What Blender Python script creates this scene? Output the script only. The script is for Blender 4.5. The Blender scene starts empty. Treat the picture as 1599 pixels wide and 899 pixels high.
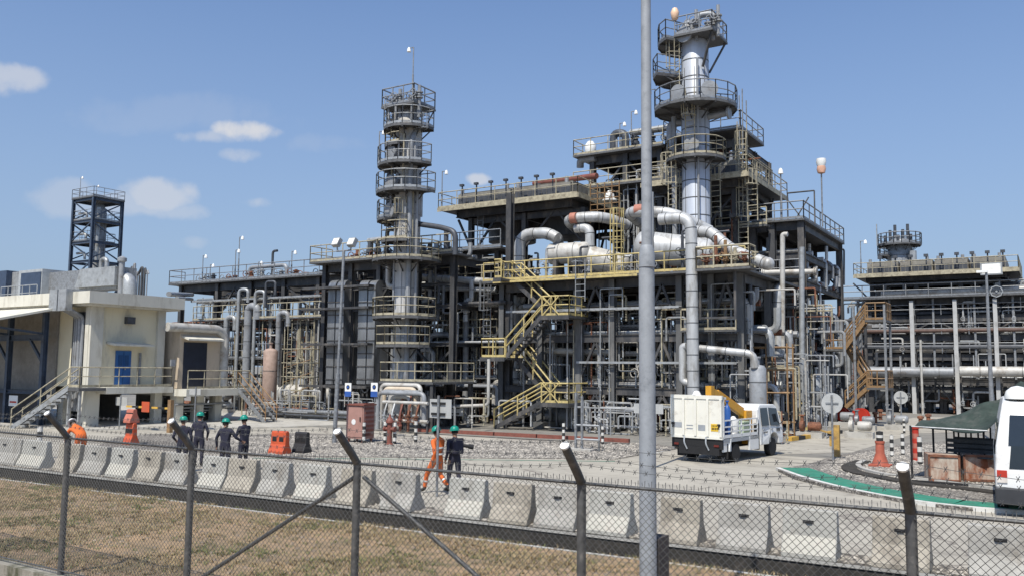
import bpy, bmesh, math, random
import numpy as np
from mathutils import Vector as V, Matrix, noise as mnoise
C = bpy.context.scene.collection
sc = bpy.context.scene
PI = math.pi
rnd = random.Random(7)
# ---------------- camera: world X runs along the fence, world Y away from it ----------------
F = 1350.0; CX, CY = 799.5, 449.5; EYE = V((0, 0, 3.5))
ang = math.radians(32); pitch = math.atan(125.5/F); roll = 0.010
r0 = V((math.cos(ang), math.sin(ang), 0)); f0 = V((-math.sin(ang), math.cos(ang), 0))
fwd = f0*math.cos(pitch) + V((0, 0, 1))*math.sin(pitch)
u0 = r0.cross(fwd)
RT = r0*math.cos(roll) + u0*math.sin(roll)
UP = u0*math.cos(roll) - r0*math.sin(roll)
cd = bpy.data.cameras.new('camera'); cam = bpy.data.objects.new('camera', cd); C.objects.link(cam)
cam.matrix_world = Matrix(((RT.x, UP.x, -fwd.x, EYE.x), (RT.y, UP.y, -fwd.y, EYE.y), (RT.z, UP.z, -fwd.z, EYE.z), (0, 0, 0, 1)))
cd.sensor_width = 36; cd.lens = F/1599*36; cd.clip_start = 0.1; cd.clip_end = 6000
sc.camera = cam
def ray(px, py):
    return (RT*((px-CX)/F) + UP*((CY-py)/F) + fwd)
# ---------------- light ----------------
SUN_E = math.radians(57); SH = V((0.13, -0.99, 0)).normalized()
sdir = V((SH.x*math.cos(SUN_E), SH.y*math.cos(SUN_E), math.sin(SUN_E)))
sl = bpy.data.lights.new('sun', 'SUN'); so = bpy.data.objects.new('sun', sl); C.objects.link(so)
sl.energy = 4.6; sl.angle = math.radians(0.53); sl.color = (1.0, 0.95, 0.86)
so.rotation_euler = sdir.to_track_quat('Z', 'Y').to_euler(); so.location = (0, 0, 60)
w = bpy.data.worlds.new('World'); sc.world = w; w.use_nodes = True
nt = w.node_tree; N = nt.nodes; L = nt.links; N.clear()
wo = N.new('ShaderNodeOutputWorld'); bg = N.new('ShaderNodeBackground'); sky = N.new('ShaderNodeTexSky')
sky.sky_type = 'NISHITA'; sky.sun_disc = False; sky.sun_elevation = SUN_E
sky.sun_rotation = math.atan2(SH.x, SH.y); sky.air_density = 1.0; sky.dust_density = 1.6; sky.ozone_density = 1.6; sky.altitude = 50
bg.inputs['Strength'].default_value = 0.115
tc = N.new('ShaderNodeTexCoord')
def vm(op, a, b=None):
    n = N.new('ShaderNodeVectorMath'); n.operation = op
    for i, q in enumerate((a, b)):
        if q is None: continue
        if isinstance(q, (tuple, V)): n.inputs[i].default_value = tuple(q)
        else: L.new(q, n.inputs[i])
    return n
def mm(op, a, b=0.0, clamp=False, c=None):
    n = N.new('ShaderNodeMath'); n.operation = op; n.use_clamp = clamp
    for i, q in enumerate((a, b, c)):
        if q is None: continue
        if isinstance(q, (int, float)): n.inputs[i].default_value = q
        else: L.new(q, n.inputs[i])
    return n.outputs[0]
nz = N.new('ShaderNodeTexNoise'); nz.inputs['Scale'].default_value = 9; nz.inputs['Detail'].default_value = 6
nz2 = N.new('ShaderNodeTexNoise'); nz2.inputs['Scale'].default_value = 26; nz2.inputs['Detail'].default_value = 5
L.new(tc.outputs['Generated'], nz.inputs['Vector']); L.new(tc.outputs['Generated'], nz2.inputs['Vector'])
nsum = mm('ADD', mm('MULTIPLY', nz.outputs[0], 0.55), mm('MULTIPLY', nz2.outputs[0], 0.45))
dens = None
# px, py, half width, half height, strength : clouds as directions in the sky
for (px, py, hw, hh, st) in [(378, 205, 52, 19, .95), (330, 214, 62, 13, .5), (366, 243, 40, 13, .42), (262, 305, 62, 26, .6), (210, 318, 70, 20, .42),
        (295, 330, 48, 16, .35), (382, 317, 36, 11, .42), (15, 127, 50, 26, .6), (742, 279, 20, 10, .7), (300, 380, 45, 12, .25), (110, 310, 45, 28, .3), (540, 225, 80, 16, .12), (300, 180, 150, 30, .10),
        (1900, 200, 120, 30, .6), (-400, 260, 160, 30, .6), (2300, 330, 180, 30, .5)]:
    d = ray(px, py).normalized(); rx = (ray(px+1, py).normalized()-d).normalized(); ry = d.cross(rx)
    s = (1/F) * (1/ray(px, py).length)
    dx = mm('DIVIDE', vm('DOT_PRODUCT', tc.outputs['Generated'], rx).outputs['Value'], hw*s)
    dy0 = vm('DOT_PRODUCT', tc.outputs['Generated'], ry).outputs['Value']
    dy = mm('DIVIDE', dy0, hh*s)
    rr = mm('ADD', mm('MULTIPLY', dx, dx), mm('MULTIPLY', dy, dy))
    front = mm('GREATER_THAN', vm('DOT_PRODUCT', tc.outputs['Generated'], d).outputs['Value'], 0.3)
    g = mm('SUBTRACT', 1.25, rr)          # falls to zero at the rim
    g = mm('ADD', g, mm('MULTIPLY', mm('SUBTRACT', nsum, 0.5), 8.0))
    g = mm('MULTIPLY', g, 0.75, clamp=True)
    g = mm('MULTIPLY', mm('MULTIPLY', mm('MULTIPLY', g, g), mm('SUBTRACT', 3.0, mm('MULTIPLY', g, 2.0))), st)
    g = mm('MULTIPLY', g, front)
    dens = g if dens is None else mm('MAXIMUM', dens, g)
# real sky is a little whiter towards the horizon in humid air
sep = N.new('ShaderNodeSeparateXYZ'); L.new(tc.outputs['Generated'], sep.inputs[0])
hz = mm('SUBTRACT', 1.0, mm('MULTIPLY', sep.outputs['Z'], 1.7), clamp=True)
hz = mm('MULTIPLY', mm('POWER', hz, 1.3), 0.9)
mxh = N.new('ShaderNodeMix'); mxh.data_type = 'RGBA'; L.new(hz, mxh.inputs[0]); tint = vm('MULTIPLY', sky.outputs[0], (.76, .96, 1.22)); L.new(tint.outputs[0], mxh.inputs[6]); mxh.inputs[7].default_value = (2.75, 3.5, 4.6, 1)
mx = N.new('ShaderNodeMix'); mx.data_type = 'RGBA'; L.new(dens, mx.inputs[0]); L.new(mxh.outputs[2], mx.inputs[6]); mx.inputs[7].default_value = (5.2, 5.3, 5.6, 1)
L.new(mx.outputs[2], bg.inputs['Color']); L.new(bg.outputs[0], wo.inputs['Surface'])
sc.view_settings.view_transform = 'Standard'; sc.view_settings.look = 'None'; sc.view_settings.gamma = 1
sc.view_settings.use_curve_mapping = False; sc.view_settings.exposure = 0.2
sc.cycles.max_bounces = 5; sc.cycles.diffuse_bounces = 2; sc.cycles.glossy_bounces = 2; sc.cycles.transmission_bounces = 3

# ---------------- helpers: points of the place measured on the photograph ----------------
def PN(px, py, n): d = ray(px, py); return EYE + d*(n/d.y)
def PU(px, py, u): d = ray(px, py); return EYE + d*(u/d.x)
def G(px, py, z=0.0): d = ray(px, py); return EYE + d*((z-EYE.z)/d.z)
def ZN(px, py, n): return PN(px, py, n).z
def UN(px, n, z=3.5):
    # u where the vertical through pixel column px (at height z) meets plane n
    a, b = 100.0, 800.0
    for _ in range(30):
        m = (a+b)/2
        if PN(px, m, n).z > z: a = m
        else: b = m
    return PN(px, (a+b)/2, n).x
Xv, Yv, Zv = V((1, 0, 0)), V((0, 1, 0)), V((0, 0, 1))

# ---------------- materials ----------------
MATS = {}
def M(name, col, rough=0.6, metal=0.0, var=0.18, scale=3.0, dirt=None, dirt_amt=0.5, dscale=1.5, streak=0.0, bump=0.0, bscale=30, spec=0.4, kind=None):
    if name in MATS: return MATS[name]
    m = bpy.data.materials.new(name); m.use_nodes = True; t = m.node_tree; n = t.nodes; l = t.links
    b = n['Principled BSDF']; b.inputs['Roughness'].default_value = rough; b.inputs['Metallic'].default_value = metal
    b.inputs['Specular IOR Level'].default_value = spec
    g = n.new('ShaderNodeNewGeometry')
    mp = n.new('ShaderNodeMapping'); l.new(g.outputs['Position'], mp.inputs[0])
    no = n.new('ShaderNodeTexNoise'); no.inputs['Scale'].default_value = scale; no.inputs['Detail'].default_value = 6; no.inputs['Roughness'].default_value = 0.65
    l.new(mp.outputs[0], no.inputs['Vector'])
    if streak: mp.inputs['Scale'].default_value = (1, 1, streak)
    rp = n.new('ShaderNodeValToRGB'); l.new(no.outputs[0], rp.inputs[0])
    rp.color_ramp.elements[0].position = 0.3; rp.color_ramp.elements[1].position = 0.7
    rp.color_ramp.elements[0].color = tuple(max(0, c*(1-var)) for c in col) + (1,)
    rp.color_ramp.elements[1].color = tuple(min(1, c*(1+var)) for c in col) + (1,)
    out = rp.outputs[0]
    if dirt:
        n2 = n.new('ShaderNodeTexNoise'); n2.inputs['Scale'].default_value = dscale; n2.inputs['Detail'].default_value = 8; n2.inputs['Roughness'].default_value = 0.7
        l.new(mp.outputs[0], n2.inputs['Vector'])
        r2 = n.new('ShaderNodeValToRGB'); l.new(n2.outputs[0], r2.inputs[0])
        r2.color_ramp.elements[0].position = 0.62-0.25*dirt_amt; r2.color_ramp.elements[1].position = 0.80-0.25*dirt_amt
        mi = n.new('ShaderNodeMix'); mi.data_type = 'RGBA'; l.new(r2.outputs[0], mi.inputs[0]); l.new(out, mi.inputs[6]); mi.inputs[7].default_value = tuple(dirt)+(1,)
        out = mi.outputs[2]
    l.new(out, b.inputs['Base Color'])
    if bump:
        n3 = n.new('ShaderNodeTexNoise'); n3.inputs['Scale'].default_value = bscale; n3.inputs['Detail'].default_value = 5
        l.new(g.outputs['Position'], n3.inputs['Vector'])
        bu = n.new('ShaderNodeBump'); bu.inputs['Strength'].default_value = bump; bu.inputs['Distance'].default_value = 0.02
        l.new(n3.outputs[0], bu.inputs['Height']); l.new(bu.outputs[0], b.inputs['Normal'])
    MATS[name] = m; return m
STEEL = M('steel_dark', (.058, .058, .060), .55, .1, .35, 2.0, (.15, .135, .12), .5, 1.2, streak=.4)
STEELB = M('steel_blue', (.055, .075, .11), .5, .1, .3, 2.0, (.03, .03, .03), .3, 1.2)
FIRE = M('fireproofing', (.22, .215, .20), .85, 0, .25, 1.5, (.08, .075, .07), .5, 1.0, streak=.3)
GALV = M('galvanised', (.36, .37, .37), .45, .35, .2, 4.0, (.18, .17, .15), .4, 1.5)
GALVD = M('galvanised_weathered', (.24, .25, .26), .5, .3, .3, 8.0, (.13, .12, .11), .4, 3.0)
ALU = M('aluminium_cladding', (.47, .475, .47), .5, .25, .16, 3.0, (.24, .225, .20), .5, 1.6, streak=.3)
ALUB = M('cladding_band', (.10, .10, .10), .6, .2, .2)
WHITEP = M('white_cladding', (.47, .455, .42), .55, .1, .16, 2.5, (.27, .235, .19), .5, 1.5)
GREYP = M('grey_paint_pipe', (.28, .29, .30), .5, .15, .25, 3.0, (.14, .12, .10), .4, 1.5)
DARKP = M('dark_pipe', (.07, .075, .085), .5, .15, .3, 3.0)
RUST = M('rusty_steel', (.22, .095, .055), .8, .1, .45, 4.0, (.07, .04, .03), .5, 3.0)
REDP = M('red_oxide', (.20, .07, .05), .6, 0, .25, 3.0, (.10, .05, .04), .4, 2)
YEL = M('yellow_paint', (.50, .40, .17), .55, 0, .25, 4.0, (.25, .20, .11), .45, 3.0)
YELD = M('faded_yellow_paint', (.38, .34, .24), .6, 0, .3, 4.0, (.17, .14, .10), .5, 3.0)
ORNG = M('orange_paint', (.25, .155, .075), .55, 0, .25, 4.0, (.2, .10, .05), .4, 3.0)
GRATE = M('grating', (.12, .12, .12), .6, .3, .3, 5.0)
CREAM = M('cream_wall', (.70, .64, .47), .85, 0, .05, .7, (.50, .46, .36), .35, .9, streak=.35)
CREAMB = M('beige_wall', (.54, .45, .34), .85, 0, .08, 1.0, (.33, .27, .2), .4, .9, streak=.35)
WHITEW = M('white_roof_edge', (.60, .575, .49), .8, 0, .08, .8, (.38, .35, .28), .42, 1.2, streak=.3)
CONC = M('concrete', (.40, .385, .35), .9, 0, .12, 1.5, (.25, .23, .2), .4, 1.2, bump=.3)
BARR = M('barrier_concrete', (.40, .385, .345), .9, 0, .12, 2.5, (.30, .275, .24), .42, 2.2, bump=.5, bscale=25)
BARR2 = M('barrier_concrete_sunlit', (.45, .43, .37), .9, 0, .10, 3, (.40, .35, .30), .35, 3, bump=.4, bscale=25)  # barrier concrete with sunlight put into the colour, for the sloping feet
BLUE = M('blue_door_paint', (.03, .12, .33), .5, 0, .1)
BLACK = M('black_rubber', (.015, .015, .016), .7, 0, .2)
DARKG = M('dark_glass', (.015, .02, .025), .08, 0, .1, spec=.8)
WHITE = M('white_paint', (.74, .74, .72), .4, 0, .04, 2, (.5, .48, .44), .2, 2.5)
RED = M('red_paint', (.42, .035, .02), .45, 0, .15, 3)
LAMPG = M('lamp_white', (.75, .75, .72), .3, 0, .03)
SKIN = M('skin', (.25, .14, .09), .6, 0, .1)

# ---------------- mesh builder ----------------
class MB:
    def __init__(s): s.v = []; s.f = []; s.m = []; s.sm = []; s.mi = 0; s.smooth = False
    def add(s, vs, fs):
        o = len(s.v); s.v += [tuple(q) for q in vs]
        for f in fs: s.f.append(tuple(i+o for i in f)); s.m.append(s.mi); s.sm.append(s.smooth)
        return s
    def box(s, c, d, R=None):
        c = V(c); a, b, e = (R if R else (Xv, Yv, Zv)); hx, hy, hz = d[0]/2, d[1]/2, d[2]/2
        vs = [c + a*(hx*i) + b*(hy*j) + e*(hz*k) for k in (-1, 1) for j in (-1, 1) for i in (-1, 1)]
        return s.add(vs, [(0, 2, 3, 1), (4, 5, 7, 6), (0, 1, 5, 4), (2, 6, 7, 3), (0, 4, 6, 2), (1, 3, 7, 5)])
    def bb(s, x0, x1, y0, y1, z0, z1): return s.box(((x0+x1)/2, (y0+y1)/2, (z0+z1)/2), (abs(x1-x0), abs(y1-y0), abs(z1-z0)))
    def prof(s, p0, p1, pts, up=Zv):
        p0, p1 = V(p0), V(p1); d = (p1-p0)
        if d.length < 1e-5: return s
        d.normalize()
        if abs(d.dot(up)) > .98: up = Yv if abs(d.y) < .9 else Xv
        x = d.cross(up).normalized(); y = x.cross(d).normalized(); n = len(pts)
        vs = [p0 + x*a + y*b for a, b in pts] + [p1 + x*a + y*b for a, b in pts]
        fs = [(i, (i+1) % n, n+(i+1) % n, n+i) for i in range(n)] + [tuple(range(n-1, -1, -1)), tuple(range(n, 2*n))]
        return s.add(vs, fs)
    def bar(s, p0, p1, w, h=None, up=Zv):
        h = h or w; a, b = w/2, h/2
        return s.prof(p0, p1, [(-a, -b), (a, -b), (a, b), (-a, b)], up)
    def ib(s, p0, p1, h=.3, b=.2, up=Zv, t=.03):
        B, H, w = b/2, h/2, t/2
        return s.prof(p0, p1, [(-B, -H), (B, -H), (B, -H+t), (w, -H+t), (w, H-t), (B, H-t), (B, H), (-B, H), (-B, H-t), (-w, H-t), (-w, -H+t), (-B, -H+t)], up)
    def tube(s, pts, r, n=8, caps=True, radii=None):
        pts = [V(p) for p in pts]; sm = s.smooth; s.smooth = n > 6
        k = len(pts); vs = []; prev = None
        for i, p in enumerate(pts):
            d = (pts[min(i+1, k-1)] - pts[max(i-1, 0)]).normalized()
            if prev is None:
                a = d.cross(Zv if abs(d.z) < .9 else Xv).normalized()
            else:
                a = (prev - d*prev.dot(d)).normalized()
            prev = a; b = d.cross(a); rr = radii[i] if radii else r
            for j in range(n):
                t = 2*PI*j/n + (PI/4 if n == 4 else 0); vs.append(p + a*(math.cos(t)*rr) + b*(math.sin(t)*rr))
        fs = [(i*n+j, i*n+(j+1) % n, (i+1)*n+(j+1) % n, (i+1)*n+j) for i in range(k-1) for j in range(n)]
        s.add(vs, fs)
        if caps:
            s.smooth = False; o = len(s.v)-len(vs)
            s.f.append(tuple(o+j for j in range(n-1, -1, -1))); s.m.append(s.mi); s.sm.append(False)
            s.f.append(tuple(o+(k-1)*n+j for j in range(n))); s.m.append(s.mi); s.sm.append(False)
        s.smooth = sm; return s
    def lathe(s, prof, c, n=16, ax=Zv, smooth=True):
        # prof: (radius, height along ax)
        c = V(c); ax = V(ax).normalized(); a = ax.cross(Xv if abs(ax.x) < .9 else Yv).normalized(); b = ax.cross(a)
        sm = s.smooth; s.smooth = smooth; k = len(prof); vs = []
        for r, h in prof:
            for j in range(n):
                t = 2*PI*j/n; vs.append(c + ax*h + a*(math.cos(t)*r) + b*(math.sin(t)*r))
        s.add(vs, [(i*n+j, i*n+(j+1) % n, (i+1)*n+(j+1) % n, (i+1)*n+j) for i in range(k-1) for j in range(n)])
        o = len(s.v)-len(vs); s.smooth = False
        if prof[0][0] > 1e-3: s.f.append(tuple(o+j for j in range(n-1, -1, -1))); s.m.append(s.mi); s.sm.append(False)
        if prof[-1][0] > 1e-3: s.f.append(tuple(o+(k-1)*n+j for j in range(n))); s.m.append(s.mi); s.sm.append(False)
        s.smooth = sm; return s
    def prism(s, poly, z0, z1):
        n = len(poly)
        vs = [(p[0], p[1], z0) for p in poly] + [(p[0], p[1], z1) for p in poly]
        return s.add(vs, [tuple(range(n-1, -1, -1)), tuple(range(n, 2*n))] + [(i, (i+1) % n, n+(i+1) % n, n+i) for i in range(n)])
    def extrude(s, poly, d):
        # poly: 3d points, d: offset vector
        n = len(poly); d = V(d); vs = [V(p) for p in poly] + [V(p)+d for p in poly]
        return s.add(vs, [tuple(range(n-1, -1, -1)), tuple(range(n, 2*n))] + [(i, (i+1) % n, n+(i+1) % n, n+i) for i in range(n)])
    def ball(s, c, r, n=10, sq=(1, 1, 1)):
        c = V(c); sm = s.smooth; s.smooth = True; k = n//2+1; vs = []
        for i in range(k+1):
            t = PI*i/k
            for j in range(n): vs.append(c + V((math.sin(t)*math.cos(2*PI*j/n)*r*sq[0], math.sin(t)*math.sin(2*PI*j/n)*r*sq[1], -math.cos(t)*r*sq[2])))
        s.add(vs, [(i*n+j, i*n+(j+1) % n, (i+1)*n+(j+1) % n, (i+1)*n+j) for i in range(k) for j in range(n)]); s.smooth = sm; return s
    def transform(s, mat): s.v = [tuple(mat @ V(q)) for q in s.v]; return s

def fil(pts, R=0.4, n=5):
    pts = [V(p) for p in pts]; out = [pts[0]]
    for i in range(1, len(pts)-1):
        a, b, c = pts[i-1], pts[i], pts[i+1]; d0 = (a-b); d1 = (c-b)
        r = min(R, d0.length*.49, d1.length*.49); p0 = b+d0.normalized()*r; p1 = b+d1.normalized()*r
        for k in range(n+1):
            t = k/n; out.append(p0*(1-t)**2 + b*(2*t*(1-t)) + p1*t*t)
    out.append(pts[-1]); return out

# ---------------- things and parts ----------------
def org(o): return V(o['_o'])
def thing(name, label, cat, loc=(0, 0, 0), group=None, rz=0):
    o = bpy.data.objects.new(name, None); C.objects.link(o); o.location = loc; o.rotation_euler = (0, 0, rz); o.empty_display_size = .2
    o['label'] = label; o['category'] = cat; o['_o'] = tuple(loc)
    if group: o['group'] = group
    return o
def mesh(name, mb, mats, base):
    me = bpy.data.meshes.new(name); b = V(base)
    va = np.array(mb.v, dtype=np.float64) - np.array(tuple(b))
    me.from_pydata(va.tolist(), [], mb.f)
    mats = mats if isinstance(mats, (list, tuple)) else [mats]
    for m in mats: me.materials.append(m)
    me.polygons.foreach_set('material_index', mb.m); me.polygons.foreach_set('use_smooth', mb.sm)
    if any(mb.sm): me.set_sharp_from_angle(angle=math.radians(42))
    me.update(); return me
def part(name, mb, mats, parent, label=None):
    if not mb.v: return None
    b = org(parent); o = bpy.data.objects.new(name, mesh(name, mb, mats, b)); C.objects.link(o); o.parent = parent; o['_o'] = tuple(b)
    if label: o['label'] = label
    return o
def single(name, label, cat, mb, mats, group=None, loc=None):
    if loc is None:
        a = np.array(mb.v); loc = ((a[:, 0].min()+a[:, 0].max())/2, (a[:, 1].min()+a[:, 1].max())/2, a[:, 2].min())
    o = bpy.data.objects.new(name, mesh(name, mb, mats, loc)); C.objects.link(o); o.location = loc; o['_o'] = tuple(loc)
    o['label'] = label; o['category'] = cat
    if group: o['group'] = group
    return o
def struct(name, mb, mats, kind='structure'):
    o = bpy.data.objects.new(name, mesh(name, mb, mats, (0, 0, 0))); C.objects.link(o); o['kind'] = kind; return o
CHILD = {}
def dup(root, loc, rz=0, label=None, group=None, scale=None):
    def cp(o, par):
        c = o.copy(); C.objects.link(c); c.parent = par
        for ch in [q for q in bpy.data.objects if q.parent == o]: cp(ch, c)
        return c
    c = cp(root, None); c.location = loc; c.rotation_euler = (0, 0, rz)
    if label: c['label'] = label
    if group: c['group'] = group
    if scale: c.scale = (scale,)*3
    return c
# ================= GROUND =================
def ground_mat(name, c1, c2, c3, s1, s2, bump=.4, bs=20, rough=.95, vor=None, crack=False):
    m = bpy.data.materials.new(name); m.use_nodes = True; t = m.node_tree; n = t.nodes; l = t.links
    b = n['Principled BSDF']; b.inputs['Roughness'].default_value = rough; b.inputs['Specular IOR Level'].default_value = .2
    g = n.new('ShaderNodeNewGeometry')
    def nse(s, d=8, r=.7):
        q = n.new('ShaderNodeTexNoise'); q.inputs['Scale'].default_value = s; q.inputs['Detail'].default_value = d; q.inputs['Roughness'].default_value = r
        l.new(g.outputs['Position'], q.inputs['Vector']); return q.outputs[0]
    def rampf(x, a, bb):
        q = n.new('ShaderNodeMapRange'); q.inputs[1].default_value = a; q.inputs[2].default_value = bb; l.new(x, q.inputs[0]); return q.outputs[0]
    def mix(f, a, bb):
        q = n.new('ShaderNodeMix'); q.data_type = 'RGBA'; l.new(f, q.inputs[0])
        for i, x in ((6, a), (7, bb)):
            if isinstance(x, tuple): q.inputs[i].default_value = x+(1,)
            else: l.new(x, q.inputs[i])
        return q.outputs[2]
    col = mix(rampf(nse(s1), .35, .62), c1, c2)
    col = mix(rampf(nse(s2, 10, .75), .52, .66), col, c3)
    h = nse(bs, 8)
    if vor:
        vo = n.new('ShaderNodeTexVoronoi'); vo.inputs['Scale'].default_value = vor; l.new(g.outputs['Position'], vo.inputs['Vector'])
        hs = n.new('ShaderNodeHueSaturation'); hs.inputs['Saturation'].default_value = .8
        sp = n.new('ShaderNodeSeparateColor'); l.new(vo.outputs['Color'], sp.inputs[0])
        v = rampf(sp.outputs[0], 0, 1); v.node.inputs[3].default_value = .45; v.node.inputs[4].default_value = 1.5
        l.new(v, hs.inputs['Value']); l.new(col, hs.inputs['Color']); col = hs.outputs[0]
        d = rampf(vo.outputs['Distance'], .25, .75)
        col = mix(d, col, (.10, .09, .08)); h = vo.outputs['Distance']
    if crack:
        mpt = n.new('ShaderNodeMapping'); mpt.inputs['Scale'].default_value = (.06, 1.3, 1); l.new(g.outputs['Position'], mpt.inputs[0]); tn = nse(1.0, 5, .6); l.new(mpt.outputs[0], tn.node.inputs['Vector']); col = mix(rampf(tn, .55, .75), col, (.22, .20, .17)); st_ = nse(.9, 3, .5); col = mix(rampf(st_, .70, .74), col, (.13, .12, .105))
        vo = n.new('ShaderNodeTexVoronoi'); vo.feature = 'DISTANCE_TO_EDGE'; vo.inputs['Scale'].default_value = .16
        mp = n.new('ShaderNodeVectorMath'); mp.operation = 'ADD'; q = n.new('ShaderNodeTexNoise'); q.inputs['Scale'].default_value = 1.5; l.new(g.outputs['Position'], q.inputs['Vector'])
        l.new(g.outputs['Position'], mp.inputs[0]); l.new(q.outputs['Color'], mp.inputs[1]); l.new(mp.outputs[0], vo.inputs['Vector'])
        e = rampf(vo.outputs['Distance'], .0, .012); e.node.inputs[3].default_value = 1; e.node.inputs[4].default_value = 0
        col = mix(e, col, (.17, .15, .13))
    l.new(col, b.inputs['Base Color'])
    bu = n.new('ShaderNodeBump'); bu.inputs['Strength'].default_value = bump; bu.inputs['Distance'].default_value = .03
    l.new(h, bu.inputs['Height']); l.new(bu.outputs[0], b.inputs['Normal']); return m
GRASS = ground_mat('dry_ground', (.37, .25, .145), (.235, .175, .11), (.12, .11, .06), .7, 2.4, .9, 14)
ROADM = ground_mat('worn_concrete_road', (.40, .37, .31), (.33, .305, .255), (.23, .21, .18), .35, .9, .2, 25, .9, crack=True)
YARD = ground_mat('plant_paving', (.25, .235, .205), (.19, .18, .16), (.13, .125, .115), .3, 1.1, .2, 20, .9)
GRAVEL = ground_mat('gravel_bed', (.36, .33, .28), (.28, .25, .21), (.22, .2, .17), .6, 3, 1.0, 20, .95, vor=14)
RUBBLE = ground_mat('rubble_soil', (.33, .29, .22), (.24, .21, .17), (.16, .145, .12), 1.5, 5, 1.2, 20, .95, vor=9)
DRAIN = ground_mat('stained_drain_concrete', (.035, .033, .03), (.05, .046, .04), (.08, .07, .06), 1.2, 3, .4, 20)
# lines across the ground (measured): barrier foot, drain lips, fence
bA, bB = G(100, 737), G(1400, 891)
def line_n(P, Q, u): return P.y + (Q.y-P.y)*(u-P.x)/(Q.x-P.x)
def barn(u): return line_n(bA, bB, u)
dA, dB = G(20, 749), G(1200, 897)
def lipn(u): return line_n(dA, dB, u)          # near lip of the drain
eA, eB = G(100, 739), G(1100, 856)
class _DW:
    def __call__(s, u): return line_n(eA, eB, u)-lipn(u)
DWf = _DW()
US = [-400, -120, -60] + [(-50+1.0*i) for i in range(76)] + [60, 120, 400]
# far ground sheet, out to the horizon
mb = MB()
for i in range(len(US)-1):
    a, b = US[i], US[i+1]
    mb.add([(a, lipn(a)+DWf(a), 0), (b, lipn(b)+DWf(b), 0), (b, 60, 0), (a, 60, 0)], [(0, 1, 2, 3)])
mb.add([(-3000, 60, 0), (3000, 60, 0), (3000, 4500, 0), (-3000, 4500, 0)], [(0, 1, 2, 3)])
mb.add([(-3000, -40, 0), (-400, -40, 0), (-400, 60, 0), (-3000, 60, 0)], [(0, 1, 2, 3)])
mb.add([(400, -40, 0), (3000, -40, 0), (3000, 60, 0), (400, 60, 0)], [(0, 1, 2, 3)])
struct('ground', mb, YARD)
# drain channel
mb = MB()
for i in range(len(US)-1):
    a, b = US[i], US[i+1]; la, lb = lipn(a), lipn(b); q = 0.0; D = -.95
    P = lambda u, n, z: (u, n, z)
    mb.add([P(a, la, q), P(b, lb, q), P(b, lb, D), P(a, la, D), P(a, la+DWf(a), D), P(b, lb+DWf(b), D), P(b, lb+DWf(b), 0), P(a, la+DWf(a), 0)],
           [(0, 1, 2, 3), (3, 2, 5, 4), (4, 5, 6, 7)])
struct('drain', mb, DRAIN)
# grass strip between drain and fence and on this side of the fence
def gz(u, n):
    s = mnoise.noise(V((u*.5, n*.5, 0)))*.05 + mnoise.noise(V((u*1.7, n*1.7, 3)))*.03 + mnoise.noise(V((u*5, n*5, 7)))*.012
    t = lipn(u)-n
    base = .22*min(1, max(0, t/5.5))
    return base + s*min(1, t/.5) if t > 0 else 0
FN_ = 8.02                                    # fence plane
mb = MB(); mb.smooth = True
gu = np.arange(-50, 26, .25); ts = np.linspace(0, 1, 44)
vs = []; cols = len(ts)
for u in gu:
    l0 = lipn(u)
    for t in ts:
        n_ = FN_ + (l0-.12-FN_)*t; vs.append((u, n_, gz(u, n_)))
fs = [(i*cols+j, (i+1)*cols+j, (i+1)*cols+j+1, i*cols+j+1) for i in range(len(gu)-1) for j in range(cols-1)]
mb.add(vs, fs)
struct('grass_verge', mb, GRASS)
mb = MB()
mb.add([(-400, -60, -.25), (400, -60, -.25), (400, FN_, -.25), (-400, FN_, -.25)], [(0, 1, 2, 3)])
mb.add([(-400, FN_, .2), (-50, FN_, .2), (-50, lipn(-50), 0), (-400, lipn(-400), 0)], [(0, 1, 2, 3)])
mb.add([(25, FN_, .2), (400, FN_, .2), (400, lipn(400) if lipn(400) > FN_ else FN_+.1, 0), (25, lipn(25), 0)], [(0, 1, 2, 3)])
struct('near_ground', mb, GRASS)
# drain lips
mb = MB()
for i in range(3, 78):
    a, b = US[i], US[i+1]
    mb.extrude([(a, lipn(a)-.13, -.2), (b-.012, lipn(b)-.13, -.2), (b-.012, lipn(b)-.03, -.2), (a, lipn(a)-.03, -.2)], (0, 0, .212))
single('drain_kerb', 'pale concrete lip along the grass side of the drain', 'kerb', mb, CONC)
mb = MB()
for i in range(3, 78):
    a, b = US[i], US[i+1]
    mb.extrude([(a, lipn(a)+DWf(a)-.03, -.03), (b-.012, lipn(b)+DWf(b)-.03, -.03), (b-.012, lipn(b)+DWf(b)+.14, -.12), (a, lipn(a)+DWf(a)+.14, -.12)], (0, 0, .06))
single('drain_kerb', 'pale concrete ledge along the barrier side of the drain', 'kerb', mb, CONC)
# rubble ledge under the barriers
mb = MB(); mb.smooth = True
vs = []; gu2 = np.arange(-45, 25, .2); K = 9
for u in gu2:
    a = lipn(u)+DWf(u)+.145; b = barn(u)+.9
    for j in range(K):
        t = j/(K-1); n_ = a+(b-a)*t
        vs.append((u, n_, .008+max(0, .05*mnoise.noise(V((u*3, n_*3, 1)))+.03)*(1 if 0 < j < K-1 else 0)))
mb.add(vs, [(i*K+j, (i+1)*K+j, (i+1)*K+j+1, i*K+j+1) for i in range(len(gu2)-1) for j in range(K-1)])
struct('rubble_strip', mb, RUBBLE)
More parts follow.
